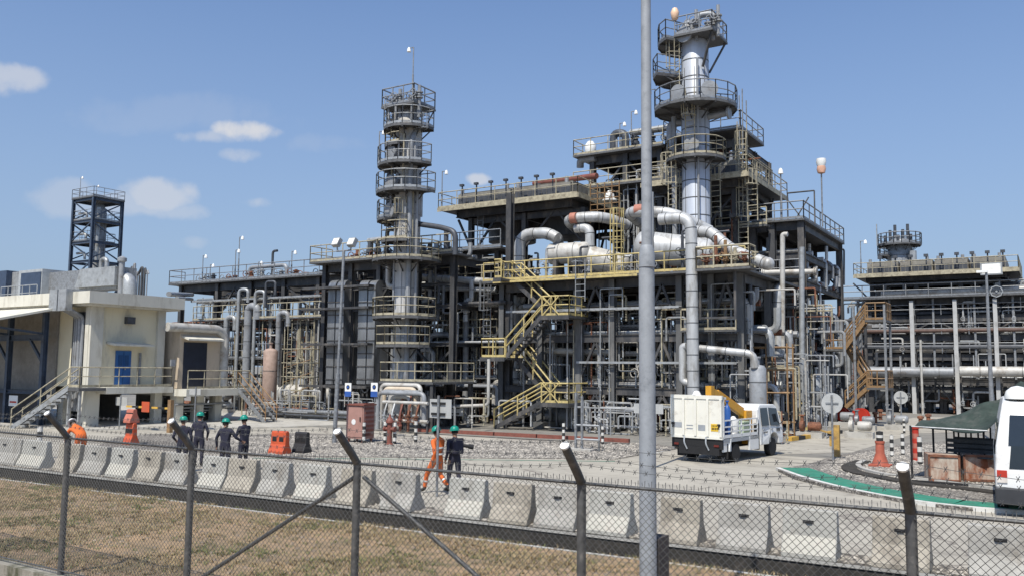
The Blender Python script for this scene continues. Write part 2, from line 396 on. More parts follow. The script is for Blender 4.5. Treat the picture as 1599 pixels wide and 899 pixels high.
# road slab and its branches
def gpoly(name, pts, z, mat, kind='structure'):
    mb = MB(); P = [G(*p) for p in pts]; mb.add([(q.x, q.y, z) for q in P], [tuple(range(len(P)))]); return struct(name, mb, mat, kind)
mb = MB()
for i in range(3, 78):
    a, b = US[i], US[i+1]
    mb.add([(a, barn(a)+.85, .004), (b, barn(b)+.85, .004), (b, 37, .004), (a, 37, .004)], [(0, 1, 2, 3)])
struct('road', mb, ROADM)
gpoly('side_road', [(1100, 712), (1330, 706), (1430, 676), (1599, 672), (1599, 655), (1440, 650), (1390, 657), (1240, 690), (1100, 697)], .008, ROADM)
# gravel beds, each a closed outline on the ground
def bed(name, pts, z=.03, mat=GRAVEL):
    P = [G(*p) for p in pts]; mb = MB(); mb.extrude([(q.x, q.y, -.02) for q in P], (0, 0, z+.02)); return struct(name, mb, mat)
bed('gravel_bed', [(392, 712), (960, 717), (1062, 700), (1020, 692), (700, 687), (520, 678), (440, 676), (330, 683)][::-1])
bed('gravel_bed', [(150, 697), (392, 711), (330, 684), (250, 677), (185, 682)][::-1], .028)
isl = [(1215, 736), (1262, 728), (1290, 719), (1345, 706), (1420, 694), (1540, 688), (1640, 690), (1700, 780), (1700, 800), (1599, 801), (1500, 797), (1400, 783), (1300, 764), (1240, 748)]
bed('gravel_bed', isl[::-1], .10)
# green painted strip with white edge around the island
PAINTG = M('green_road_paint', (.035, .20, .13), .7, 0, .25, 3, (.09, .15, .11), .45, 4)
PAINTW = M('white_road_paint', (.62, .61, .57), .7, 0, .1, 4, (.4, .38, .33), .5, 4)
def ribbon(pts, w0, w1, z, z0=None):
    # strip following ground pixels; w0,w1 are offsets to either side (metres)
    P = [G(*p) for p in pts]; P = [V((q.x, q.y, 0)) for q in P]
    P = fil(P, 3.0, 4); mb = MB(); vs = []
    for i, p in enumerate(P):
        d = (P[min(i+1, len(P)-1)]-P[max(i-1, 0)]).normalized(); nn = V((-d.y, d.x, 0))
        vs += [p+nn*w0+Zv*z, p+nn*w1+Zv*z]
    mb.add(vs, [(2*i, 2*i+1, 2*i+3, 2*i+2) for i in range(len(P)-1)])
    if z0 is not None:
        n_ = len(vs); mb.add([V(q)-Zv*(z-z0) for q in vs], [])
        for i in range(len(P)-1):
            mb.f += [(2*i, 2*i+2, n_+2*i+2, n_+2*i), (2*i+1, n_+2*i+1, n_+2*i+3, 2*i+3)]; mb.m += [0, 0]; mb.sm += [False]*2
    return mb
edge = [(1213, 734), (1250, 748), (1300, 762), (1360, 775), (1440, 789), (1530, 799), (1650, 806)]
struct('painted_strip', ribbon(edge, .12, 1.15, .108), PAINTG)
struct('painted_strip_edge', ribbon(edge, -.04, .115, .112, -.01), PAINTW)
struct('painted_line', ribbon([(395, 715), (600, 716), (780, 718), (960, 720)], -.05, .07, .012), PAINTG)
struct('painted_line', ribbon([(1020, 708), (1060, 699)], -.05, .12, .016), PAINTW)
# kerbed little drain curling in the island
cur = [(1560, 776), (1480, 766), (1420, 760), (1370, 750), (1325, 741), (1320, 732), (1345, 724)]
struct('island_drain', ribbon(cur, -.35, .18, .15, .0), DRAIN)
mb = ribbon([(1560, 770), (1490, 760), (1430, 752), (1380, 746), (1345, 737), (1338, 730), (1350, 724)], -.09, .09, .17, .05)
single('drain_kerb', 'curved pale kerb of the small drain in the gravel island', 'kerb', mb, CONC)
# concrete apron of the plant and its red-brown kerb pipe rail
bed('plant_apron', [(0, 664), (130, 672), (440, 668), (640, 661), (800, 658), (900, 660), (1240, 675), (1250, 640), (1000, 625), (500, 625), (0, 640)][::-1], .09, M('apron_concrete', (.40, .38, .335), .9, 0, .14, 1.0, (.26, .24, .2), .45, .8))
def seg_things(name, label, cat, p0, p1, w, h, z, mat, nseg, group=None, mat2=None):
    P, Q = G(*p0), G(*p1)
    for i in range(nseg):
        a = P.lerp(Q, i/nseg); b = P.lerp(Q, (i+.97)/nseg); a.z = b.z = z+h/2
        mb = MB(); mb.bar(a, b, w, h); single(name, label, cat, mb, mat if (i % 2 == 0 or not mat2) else mat2, group)
seg_things('kerb_rail', 'low kerb rail on the gravel before the stairs', 'kerb', (650, 676), (985, 694), .2, .18, .1, REDP, 5, 'red-brown kerb rails beside the gravel')
YB = M('kerb_yellow', (.55, .33, .06), .7, 0, .15, 4); BK = M('kerb_black', (.03, .03, .03), .8, 0, .2, 4)
seg_things('kerb_block', 'painted kerb block by the right corner of the plant', 'kerb', (1232, 688), (1312, 676), .3, .2, 0.0, YB, 8, 'striped kerb blocks right of the white truck', BK)
# pebbles and stones: nobody could count them
def scatter(name, polyfn, count, smin, smax, mat, zfn, seed, kind='stuff'):
    r = np.random.RandomState(seed); vs = []; fs = []
    base = np.array([(1, 0, 0), (-.5, .87, 0), (-.5, -.87, 0), (0, 0, .8), (.3, -.2, -.4)])
    k = 0
    while k < count:
        q = polyfn(r)
        if q is None: continue
        s = smin+(smax-smin)*r.rand()**2; a = r.rand()*6.28; ca, sa = math.cos(a), math.sin(a)
        o = len(vs); z = zfn(q[0], q[1])
        for b in base:
            x, y, zz = b*np.array([1+.5*r.rand(), .7+.5*r.rand(), .6+.5*r.rand()])*s
            vs.append((q[0]+x*ca-y*sa, q[1]+x*sa+y*ca, z+zz))
        fs += [(o, o+1, o+3), (o+1, o+2, o+3), (o+2, o, o+3)]
        k += 1
    mb = MB(); mb.add(vs, fs); return struct(name, mb, mat, kind)
def inpoly(P):
    xs = [p.x for p in P]; ys = [p.y for p in P]
    def f(r):
        x = min(xs)+(max(xs)-min(xs))*r.rand(); y = min(ys)+(max(ys)-min(ys))*r.rand(); c = False; j = len(P)-1
        for i in range(len(P)):
            if (P[i].y > y) != (P[j].y > y) and x < (P[j].x-P[i].x)*(y-P[i].y)/(P[j].y-P[i].y)+P[i].x: c = not c
            j = i
        return (x, y) if c else None
    return f
STN = M('pebble', (.36, .33, .285), .9, 0, .5, 9)
STND = M('pebble_brown', (.25, .20, .15), .9, 0, .5, 9)
scatter('gravel_stones', inpoly([G(*p) for p in [(392, 712), (960, 717), (1050, 700), (1000, 692), (700, 687), (520, 679), (330, 684)]]), 7000, .02, .07, STN, lambda x, y: .03, 1)
isl_in = [(1275, 733), (1300, 722), (1350, 709), (1420, 698), (1540, 692), (1640, 694), (1680, 770), (1560, 775), (1440, 768), (1345, 753), (1290, 743)]
scatter('gravel_stones', inpoly([G(*p) for p in isl_in]), 7000, .02, .06, STN, lambda x, y: .10, 2)
def onledge(r):
    u = -30+46*r.rand(); return (u, lipn(u)+DWf(u)+.15+(barn(u)+.8-lipn(u)-DWf(u)-.15)*r.rand())
scatter('rubble_stones', onledge, 5000, .015, .07, STN, lambda x, y: .03, 3)
def onverge(r):
    u = -34+46*r.rand(); return (u, FN_+.1+(lipn(u)-.02-FN_)*r.rand())
scatter('verge_stones', onverge, 4200, .01, .06, STND, gz, 4)
# dry grass tufts
def tufts(name, count, seed, mat, thr, hmin, hmax):
    r = np.random.RandomState(seed); vs = []; fs = []; k = 0
    while k < count:
        q = onverge(r); d = mnoise.noise(V((q[0]*.45, q[1]*.6, seed)))+.35*mnoise.noise(V((q[0]*2, q[1]*2, seed+5)))
        if d < thr and r.rand() > .12: continue
        z = gz(*q); k += 1
        for _ in range(5):
            a = r.rand()*6.28; h = hmin+(hmax-hmin)*r.rand(); w_ = .006+.006*r.rand(); lean = (.5+1.3*r.rand())*h
            x = q[0]+.03*r.randn(); y = q[1]+.03*r.randn(); o = len(vs)
            vs += [(x-w_*math.sin(a), y+w_*math.cos(a), z-.005), (x+w_*math.sin(a), y-w_*math.cos(a), z-.005), (x+lean*math.cos(a), y+lean*math.sin(a), z+h)]
            fs.append((o, o+1, o+2))
    mb = MB(); mb.add(vs, fs); struct(name, mb, mat, 'stuff')
tufts('dry_grass', 22000, 11, M('dry_grass_blades', (.29, .22, .12), .9, 0, .4, 6), 0, .02, .075)
tufts('green_grass', 11000, 12, M('green_grass_blades', (.13, .14, .05), .9, 0, .4, 6), .22, .02, .07)

# ================= FENCE =================
FPX = [-155, -48, 101, 296, 556, 908, 1422, 2200, 3300]
FZB, FZT = .26, 2.34
FUS = []
for _px in FPX[:7]: FUS.append(UN(_px, FN_, 1.4))
FUS += [FUS[-1]+3.2, FUS[-1]+6.4]
FU0 = FUS[2]
FST = M('fence_post_steel', (.10, .10, .098), .55, .4, .35, 10, (.22, .21, .19), .3, 6)
WIRE = M('fence_wire', (.12, .12, .115), .45, .6, .3, 20)
PIT = .072
root = thing('chain_link_fence', 'weathered chain link fence with barbed wire running across the foreground', 'fence', (FU0+5, FN_, FZB))
def fz(u): return gz(u, FN_+.05)
for k in range(-2, 7):
    u = FUS[k+2]
    mb = MB(); mb.tube([(u, FN_, fz(u)-.1), (u, FN_, FZT+.03)], .047, 12)
    p = part('post', mb, FST, root)
    mb = MB(); mb.tube([(u, FN_, FZT), (u, FN_-.10, FZT+.12), (u, FN_-.36, FZT+.40)], .047, 12)
    mb.mi = 1; mb.tube([(u, FN_-.355, FZT+.396), (u, FN_-.37, FZT+.411)], .049, 12)
    part('barb_arm', mb, [FST, LAMPG], p)
for k in range(-2, 6):
    a, b = FUS[k+2], FUS[k+3]; SP = b-a
    mb = MB(); mb.tube([(a, FN_, FZT), (b, FN_, FZT)], .018, 8)
    # twisted wire ties around the rail and barbs standing up
    for i in range(int(SP/PIT)):
        x = a+(i+.5)*PIT; mb.tube([(x-.012, FN_-.022, FZT-.03), (x+.004, FN_-.024, FZT), (x+.012, FN_, FZT+.026), (x+.012, FN_+.006, FZT+.075)], .004, 4, caps=False)
        mb.tube([(x-.012, FN_, FZT+.024), (x-.018, FN_, FZT+.058)], .003, 4, caps=False)
    part('top_rail', mb, FST, root)
    mb = MB(); H = FZT-.02-FZB-.04; nr = int(H/(PIT/2)); nc = int(round(SP/(PIT/2)))
    pw = SP/nc
    for c in range(0, nc):
        x0 = a+c*pw; pts = []
        for j in range(nr+1):
            x = x0 + (pw if j % 2 else 0)
            if c % 2: x = x0 + (0 if j % 2 else pw)
            pts.append((x + .0, FN_-.03+(.005 if (j+c) % 2 else -.005), FZT-.02-j*PIT/2))
        for j in range(nr):
            mb.tube([pts[j], pts[j+1]], .0030, 3, caps=False)
    part('wire_mesh', mb, WIRE, root)
    mb = MB(); mb.tube([(a, FN_-.03, FZB+.05), (b, FN_-.03, FZB+.05)], .012, 6); part('bottom_wire', mb, FST, root)
for q, (dn, dz) in enumerate([(.14, .16), (.25, .28), (.35, .39)]):
    mb = MB()
    for k in range(-2, 6):
        a, b = FUS[k+2], FUS[k+3]; pts = []
        for i in range(9):
            t = i/8; pts.append((a+(b-a)*t, FN_-dn, FZT+dz+.05-.10*4*t*(1-t)*(.5+.5*((k*7+q*3) % 5)/4)))
        mb.tube(pts, .0028, 4, caps=False)
        for i in range(26):
            t = (i+.5)/26; z = FZT+dz+.05-.10*4*t*(1-t)*(.5+.5*((k*7+q*3) % 5)/4); x = a+(b-a)*t
            mb.tube([(x-.012, FN_-dn-.012, z-.022), (x+.012, FN_-dn+.012, z+.022)], .003, 4, caps=False); mb.tube([(x+.012, FN_-dn, z-.02), (x-.012, FN_-dn, z+.022)], .003, 4, caps=False)
    part('barbed_wire', mb, WIRE, root)
uc = FUS[4]; SP = 3.2
for s, e in ((-1, -1.0), (1, 1.0)):
    mb = MB(); mb.tube([(uc+.06*s, FN_+.05, FZT-.16), (uc+e*SP*.97, FN_+.06, .45)], .026, 10); part('brace', mb, FST, root)
# plinth under the fence
mb = MB(); mb.bb(FU0-9.6, FU0+19.2, FN_-.14, FN_+.10, -.5, FZB-.02); 
single('fence_plinth', 'mossy concrete plinth under the chain link fence', 'plinth', mb, M('mossy_concrete', (.27, .25, .21), .95, 0, .2, 2, (.08, .08, .05), .6, 2.5, streak=.3, bump=.5))

# ================= CONCRETE BARRIERS =================
def barrier_proto(Lb):
    h = .88
    prof = [(0, 0), (.62, 0), (.62, .08), (.44, .40), (.39, h), (.23, h), (.18, .40), (0, .08)]
    mb = MB()
    mb.extrude([(-Lb/2, p[0], p[1]) for p in prof], (Lb, 0, 0))
    return mb, h
BVAR = [M('barrier_concrete_%s' % n_, c_, .92, 0, .16, 2.2, d_, a_, 2.6, streak=.5, bump=.6, bscale=22) for n_, c_, d_, a_ in (('grey', (.35, .335, .30), (.24, .215, .18), .5), ('pale', (.39, .38, .34), (.29, .27, .23), .35), ('beige', (.36, .325, .265), (.20, .175, .14), .5), ('greenish', (.33, .335, .285), (.19, .19, .15), .6))]
def bevel_obj(o, w=.02, seg=2):
    md = o.modifiers.new('bevel', 'BEVEL'); md.width = w; md.segments = seg; md.limit_method = 'ANGLE'; md.angle_limit = math.radians(30)
spec = [(-28, 22), (22, 62), (80, 113), (120, 155), (162, 196), (204, 240), (247, 285), (305, 343), (347, 388), (398, 440), (455, 500), (522, 570), (590, 640), (693, 748), (762, 822), (832, 895), (913, 978), (1025, 1088), (1117, 1196), (1219, 1305), (1360, 1452), (1513, 1612), (1665, 1770), (1820, 1930)]
BB = (bB-bA).normalized(); brz = math.atan2(BB.y, BB.x)
words = {3: None}
descr = ['half cut off by the left edge of the photo', 'behind the far left fence bay, left of the striped post', 'behind the leftmost fence post', 'just right of the leftmost fence post',
 'below the orange-clad bending worker', 'in front of the red plastic barrier stack', 'just left of the second fence post', 'just right of the second fence post, under the dark-clad workers', 'under the rightmost of the dark-clad workers',
 'in front of the red and black plastic barriers', 'second to the left of the third fence post', 'just left of the third fence post, behind the diagonal brace', 'just left of the orange walker', 'just right of the orange walker', 'second to the right of the orange walker',
 'just left of the fourth fence post', 'just right of the fourth fence post', 'just right of the big lamp pole', 'below the white crane truck, right of the lamp pole', 'before the tip of the green strip', 'just left of the rightmost fence post', 'at the right edge, right of the rightmost fence post', '', '']
lines = [('a', -1)]
for i, (a, b) in enumerate(spec[:22]):
    # intersection of pixel columns with barrier foot line
    def onl(px):
        lo, hi = 600.0, 1200.0
        for _ in range(40):
            m = (lo+hi)/2; q = G(px, m)
            if q.y > barn(q.x): lo = m
            else: hi = m
        return G(px, (lo+hi)/2)
    P, Q = onl(a), onl(b); ln = (Q-P).length
    nm = 'concrete barrier ' + descr[i]
    root = thing('concrete_barrier', nm, 'barrier', ((P.x+Q.x)/2, (P.y+Q.y)/2, .02), 'concrete barriers in a row behind the drain')
    root['_o'] = (0, 0, 0)
    mb, h = barrier_proto(ln); bi = (i*5+i//3) % 4; o = part('body', mb, BVAR[bi], root); bevel_obj(o, .018)
    mb = MB(); mb.box((rnd.uniform(-.05, .05), .203, .66), (.2, .02, .05)); 
    mb.tube([(-.06, .21, .65), (-.05, .17, .655), (.05, .17, .655), (.06, .21, .65)], .012, 6)
    part('lifting_hook', mb, BLACK, root)
    # paler colour paints the stronger sunlight on the sloping lower half
    mb = MB(); mb.extrude([(-ln/2+.02, -.004, .085), (-ln/2+.02, .172, .395), (-ln/2+.02, .19, .395), (-ln/2+.02, .014, .075)], (ln-.04, 0, 0)); part('foot_face', mb, BARR2 if bi % 2 else BVAR[bi], root)
    root.rotation_euler = (0, 0, brz+rnd.uniform(-.045, .045))
# far row of barriers at the left, end of the road
LV = ('lowest', 'second', 'third', 'fourth', 'fifth')
# ================= STRUCTURE BUILDERS =================
def rail_mb(mb, pts, h=1.1, r=.026, sp=1.5, toe=True, mid=True, n=5):
    pts = [V(p) for p in pts]
    for a, b in zip(pts[:-1], pts[1:]):
        L_ = (b-a).length
        if L_ < .05: continue
        k = max(1, int(round(L_/sp)))
        for i in range(k+1):
            p = a.lerp(b, i/k); mb.tube([p, p+Zv*h], r, n, caps=False)
        mb.tube([a+Zv*h, b+Zv*h], r*1.1, n, caps=False)
        if mid: mb.tube([a+Zv*h*.55, b+Zv*h*.55], r*.9, n, caps=False)
        if toe: mb.bar(a+Zv*.09, b+Zv*.09, .02, .13)
    return mb
def deck(parent, x0, x1, y0, y1, z, mat=GRATE, rmat=YELD, sides='FBLR', r=.028, sp=1.5, th=.12, gaps=None, h=1.1):
    mb = MB(); mb.bb(x0, x1, y0, y1, z, z+th)
    d = part('walkway', mb, mat, parent); zz = z+th; mb = MB()
    e = .04
    c = {'F': [(x0+e, y0+e, zz), (x1-e, y0+e, zz)], 'B': [(x0+e, y1-e, zz), (x1-e, y1-e, zz)], 'L': [(x0+e, y0+e, zz), (x0+e, y1-e, zz)], 'R': [(x1-e, y0+e, zz), (x1-e, y1-e, zz)]}
    for s in sides: rail_mb(mb, c[s], r=r, sp=sp, h=h)
    if mb.v: part('handrail', mb, rmat, d)
    return d
def frame(label, us, ns, zs, cs=.34, bs=.34, group=None, mat=STEEL, cmat=None, brace=(), z0=0.0, bw=.18, cap=.0, name='pipe_rack', skipb=None):
    root = thing(name, label, 'steel frame', (us[0], ns[0], z0), group)
    cmat = cmat or mat
    for u in us:
        for n_ in ns:
            mb = MB(); mb.ib((u, n_, z0), (u, n_, zs[-1]+cap), cs, cs*.85, up=Yv, t=.04)
            if cmat is not mat: mb.bb(u-.32, u+.32, n_-.32, n_+.32, z0, z0+.4)
            else: mb.bb(u-.28, u+.28, n_-.28, n_+.28, z0, z0+.25)
            part('column', mb, cmat, root)
    for li, z in enumerate(zs):
        h = bs if not isinstance(bs, (list, tuple)) else bs[li]
        for n_ in ns:
            for a, b in zip(us[:-1], us[1:]):
                if skipb and skipb(li, 'u', a, n_): continue
                mb = MB(); mb.ib((a+cs/2, n_, z-h/2-.003), (b-cs/2, n_, z-h/2-.003), h, bw); part('beam', mb, mat, root)
        for u in us:
            for a, b in zip(ns[:-1], ns[1:]):
                if skipb and skipb(li, 'n', u, a): continue
                mb = MB(); mb.ib((u, a+cs/2, z-h/2-.006), (u, b-cs/2, z-h/2-.006), h*.95, bw*.95); part('cross_beam', mb, mat, root)
    for a, b in brace:
        mb = MB(); mb.bar(a, b, .13, .13); part('brace', mb, mat, root)
    return root
def vbr(us, n_, z0, z1, kind='V'):
    # chevron or diagonal bracing in one bay
    a, b = us; m = (a+b)/2
    if kind == 'A': return [((a, n_, z0+.3), (m, n_, z1-.4)), ((b, n_, z0+.3), (m, n_, z1-.4))]
    if kind == 'V': return [((m, n_, z0+.1), (a, n_, z1-.4)), ((m, n_, z0+.1), (b, n_, z1-.4))]
    if kind == '/': return [((a, n_, z0+.2), (b, n_, z1-.4))]
    if kind == '\\': return [((b, n_, z0+.2), (a, n_, z1-.4))]
    return [((a, n_, z0+.2), (b, n_, z1-.4)), ((b, n_-.15, z0+.2), (a, n_-.15, z1-.4))]
def pipe_mb(pts, r, R=None, n=10, bands=0.0, flanges=True):
    mb = MB(); P = fil(pts, R or r*2.6); mb.tube(P, r, n)
    if bands:
        acc = bands*.5
        for a, b in zip(P[:-1], P[1:]):
            L_ = (b-a).length; d = (b-a).normalized() if L_ > 1e-6 else None; s = acc
            while s < L_:
                c = a+d*s; mb.mi = 1; mb.tube([c-d*.02, c+d*.02], r*1.025+.004, n); mb.mi = 0; s += bands
            acc = s-L_
    return mb
def pipe(label, pts, r, mat=GREYP, R=None, n=10, bands=0.0, group=None, cat='pipe', name='pipe', flg=0):
    mb = pipe_mb(pts, r, R, n, bands)
    if flg:
        for p, q in ((V(pts[0]), V(pts[1])), (V(pts[-1]), V(pts[-2]))):
            d = (q-p).normalized(); mb.tube([p, p+d*.08], r*1.5, n); mb.tube([p+d*.11, p+d*.19], r*1.5, n)
    return single(name, label, cat, mb, [mat, ALUB], group, loc=tuple(pts[0]))
def ladder_mb(mb, x, y, z0, z1, d=(0, -1), w=.45, cage=True, r=.022, rmul=1.0):
    d = V((d[0], d[1], 0)).normalized(); t = V((-d.y, d.x, 0)); b = V((x, y, 0)); r *= rmul
    for s in (-1, 1): mb.tube([b+t*(w/2*s)+Zv*z0, b+t*(w/2*s)+Zv*(z1+1.0)], r, 5, caps=False)
    z = z0+.3
    while z < z1: mb.tube([b-t*w/2+Zv*z, b+t*w/2+Zv*z], r*.8, 4, caps=False); z += .33
    if cage:
        z = z0+2.2; rings = []
        while z <= z1+1.0:
            pts = [b+t*(w/2+.05)*math.cos(a)*1.15+d*(.75*math.sin(a))+Zv*z for a in [PI*i/6 for i in range(7)]]; mb.tube(pts, r*.9, 4, caps=False); rings.append(pts); z += .9
        if len(rings) > 1:
            for i in (1, 2, 3, 4, 5): mb.tube([rings[0][i], rings[-1][i]], r*.7, 4, caps=False)
    return mb
def ring_platform(parent, c, r0, r1, a0, a1, z, mat=GRATE, rmat=GALV, rr=.024, h=1.1, th=.1, brk=True, bmat=STEEL):
    k = max(3, int((a1-a0)/(PI/9))); A = [a0+(a1-a0)*i/k for i in range(k+1)]
    ci = [(c[0]+r0*math.cos(a), c[1]+r0*math.sin(a)) for a in A]; co = [(c[0]+r1*math.cos(a), c[1]+r1*math.sin(a)) for a in A]
    mb = MB()
    for i in range(k): mb.prism([ci[i], co[i], co[i+1], ci[i+1]], z, z+th)
    for i in range(k): mb.bar((co[i][0], co[i][1], z+.02), (co[i+1][0], co[i+1][1], z+.02), .04, .16)
    d = part('platform', mb, mat, parent); mb = MB()
    pts = [(p[0], p[1], z+th) for p in co]
    full = a1-a0 > 6.2
    P = pts if full else [(ci[0][0], ci[0][1], z+th)]+pts+[(ci[-1][0], ci[-1][1], z+th)]
    rail_mb(mb, P, h=h, r=rr, sp=.9); part('handrail', mb, rmat, d)
    if brk:
        mb = MB()
        for i in range(0, k+1, 2):
            a = A[i]; p = V((c[0]+r0*.92*math.cos(a), c[1]+r0*.92*math.sin(a), z-.65)); q = V((co[i][0]*.75+ci[i][0]*.25, co[i][1]*.75+ci[i][1]*.25, z-.08)); mb.bar(p, q, .06, .06)
            mb.bar((ci[i][0], ci[i][1], z-.07), (co[i][0], co[i][1], z-.07), .1, .13)
        part('bracket', mb, bmat, d)
    return d
def tower_body(parent, c, prof, mat, bands=1.0, n=28, bmat=ALUB):
    mb = MB(); mb.lathe([(r, z) for r, z in prof], (c[0], c[1], 0), n); sh = part('shell', mb, mat, parent)
    mb = MB(); z = prof[0][1]+bands
    def rad(z):
        for (ra, za), (rb, zb) in zip(prof[:-1], prof[1:]):
            if za <= z <= zb: return ra+(rb-ra)*(z-za)/(zb-za+1e-9)
        return prof[-1][0]
    while z < prof[-1][1]-1:
        r = rad(z)+.012; mb.lathe([(r, z-.03), (r, z+.03)], (c[0], c[1], 0), n); z += bands
    for k in range(8):
        a = k*PI/4+.3
        mb.bar((c[0]+(rad(3)+.005)*math.cos(a), c[1]+(rad(3)+.005)*math.sin(a), prof[0][1]+.5), (c[0]+(rad(prof[-1][1]-3)+.005)*math.cos(a), c[1]+(rad(prof[-1][1]-3)+.005)*math.sin(a), prof[-1][1]-2.2), .03, .02)
    part('seam', mb, bmat, sh)
    return sh
def mast(label, p, h, group='floodlight masts on the plant decks', size=1.0, side=1, lit=False):
    root = thing('light_mast', label, 'light mast', tuple(p), group); p = V(p)
    mb = MB(); mb.tube([p, p+Zv*h], .035*size, 6); mb.tube([p, p+Zv*.5*h], .055*size, 6); mb.tube([p+Zv*h, p+Zv*h+Xv*.3*side*size], .03*size, 5); part('pole', mb, GALVD, root)
    mb = MB(); q = p+Zv*(h-.12)+Xv*.35*side*size
    mb.lathe([(.04*size, .18*size), (.10*size, .1*size), (.13*size, -.1*size), (.0, -.11*size)], q, 10); part('lamp_head', mb, LAMPG, root)
    return root
def drum_h(label, p0, p1, r, mat=WHITEP, bands=1.1, group=None, name='horizontal_vessel', saddles=True, smat=STEEL, zb=None, cat='vessel'):
    p0, p1 = V(p0), V(p1); d = (p1-p0).normalized(); L_ = (p1-p0).length
    root = thing(name, label, cat, tuple(p0), group)
    prof = [(0.001, -r*.55)]+[(r*math.sin(t), -r*.55*math.cos(t)) for t in [PI/2*i/6 for i in range(1, 7)]]+[(r, L_)]+[(r*math.cos(t), L_+r*.55*math.sin(t)) for t in [PI/2*i/6 for i in range(1, 6)]]+[(.001, L_+r*.55)]
    mb = MB(); mb.lathe(prof, p0, 20, ax=d); sh = part('shell', mb, mat, root)
    if bands:
        mb = MB(); s = bands*.6
        while s < L_: mb.lathe([(r+.012, s-.02), (r+.012, s+.02)], p0, 20, ax=d); s += bands
        part('seam', mb, ALUB, sh)
    if saddles:
        for t in (.2, .8):
            c = p0+d*(L_*t); mb = MB(); zb_ = zb if zb is not None else c.z-r-.5
            mb.box((c.x, c.y, (c.z-r*.6+zb_)/2), (.25 if abs(d.x) > .5 else r*1.6, .25 if abs(d.y) > .5 else r*1.6, c.z-r*.6-zb_)); part('saddle', mb, smat, root)
    return root
def pump(label, u, n_, group, rz=0, s=1.0, mat=None, z=.0):
    root = thing('pump', label, 'pump', (u, n_, z), group); mat = mat or GREYP
    mb = MB(); mb.box((u, n_, z+.2*s), (1.7*s, .8*s, .4*s)); part('plinth', mb, CONC, root)
    mb = MB(); mb.lathe([(.26*s, -.4*s), (.3*s, -.3*s), (.3*s, .35*s), (.2*s, .45*s)], (u+.3*s, n_, z+.78*s), 12, ax=Xv); part('motor', mb, mat, root)
    mb = MB(); mb.lathe([(.1*s, -.15*s), (.36*s, -.12*s), (.36*s, .12*s), (.1*s, .15*s)], (u-.5*s, n_, z+.78*s), 14, ax=Xv); mb.tube([(u-.5*s, n_, z+.78*s), (u-.5*s, n_, z+1.5*s)], .12*s, 8); mb.box((u-.5*s, n_, z+1.5*s), (.36*s, .36*s, .07*s)); part('casing', mb, mat, root)
    return root
def valve_mb(mb, p, r=.1, ax=Xv):
    p = V(p); mb.lathe([(r*1.7, -.2), (r*1.7, -.13), (r, -.1), (r*1.3, 0), (r, .1), (r*1.7, .13), (r*1.7, .2)], p, 8, ax=ax)
    s = Zv if abs(V(ax).z) < .5 else -Yv
    mb.tube([p, p+s*r*4.5], r*.35, 5); q = p+s*r*4.5; mb.tube([q+ (Xv*math.cos(a)+ (Yv if s is Zv else Zv)*math.sin(a))*r*1.7 for a in [2*PI*i/8 for i in range(9)]], r*.22, 4, caps=False)
PM = [GREYP, ALU, GALV, DARKP, GREYP, WHITEP, GALVD, RUST, ALU, GREYP, STEEL]
def bundle(desc, group, u0, u1, ns, z, rr=(.06, .17), seed=0, mats=None, n=7, sub=0.0):
    r = random.Random(seed); out = []
    y = ns[0]
    while y < ns[1]:
        rad = r.uniform(*rr); a = u0+r.uniform(0, .15)*(u1-u0)*(r.random() < .35); b = u1-r.uniform(0, .3)*(u1-u0)*(r.random() < .35)
        m = r.choice(mats or PM); pts = [(a, y+rad, z+rad), (b, y+rad, z+rad)]
        t = r.random()
        if t < .25: pts = [(a, y+rad, z+rad-r.uniform(1, 2.4))]+pts
        if .15 < t < .45: pts = pts+[(b, y+rad, z+rad-r.uniform(1, 2.4))]
        if .5 < t < .65: pts = pts+[(b, y+rad, z+rad+r.uniform(.6, 1.3))]
        pipe(desc, pts, rad, m, n=n, group=group, bands=.9 if m in (ALU, WHITEP) and rad > .11 else 0)
        y += rad*2+r.uniform(.08, .45)
def risers(desc, group, box_, cnt, seed, rr=(.04, .15), mats=None, n=7):
    # vertical lines with offsets and elbows inside box (u0,u1,n0,n1,z0,z1)
    r = random.Random(seed); u0, u1, n0, n1, z0, z1 = box_
    for i in range(cnt):
        rad = r.uniform(*rr); u = r.uniform(u0, u1); y = r.uniform(n0, n1); za = z0+r.uniform(0, .35)*(z1-z0); zb = z1-r.uniform(0, .4)*(z1-z0)
        if r.random() < .4: za = z0
        m = r.choice(mats or PM); pts = [(u, y, za), (u, y, zb)]; t = r.random()
        du = r.uniform(.6, 2.6)*r.choice((-1, 1))
        if t < .4: pts.append((u+du, y, zb))
        elif t < .6: zm = (za+zb)/2; pts = [(u, y, za), (u, y, zm), (u+du*.6, y, zm), (u+du*.6, y, zb)]
        elif t < .75: pts = [(u+du, y, za)]+pts
        if t < .35: pts.append((u+du, y, zb-r.uniform(.5, 1.8)))
        mb = pipe_mb(pts, rad, n=n, bands=.9 if m in (ALU, WHITEP) and rad > .1 else 0)
        if r.random() < .6: valve_mb(mb, (u, y, za+(zb-za)*.3), rad*1.1, Zv)
        single('pipe', desc, 'pipe', mb, [m, ALUB], group, loc=tuple(pts[0]))
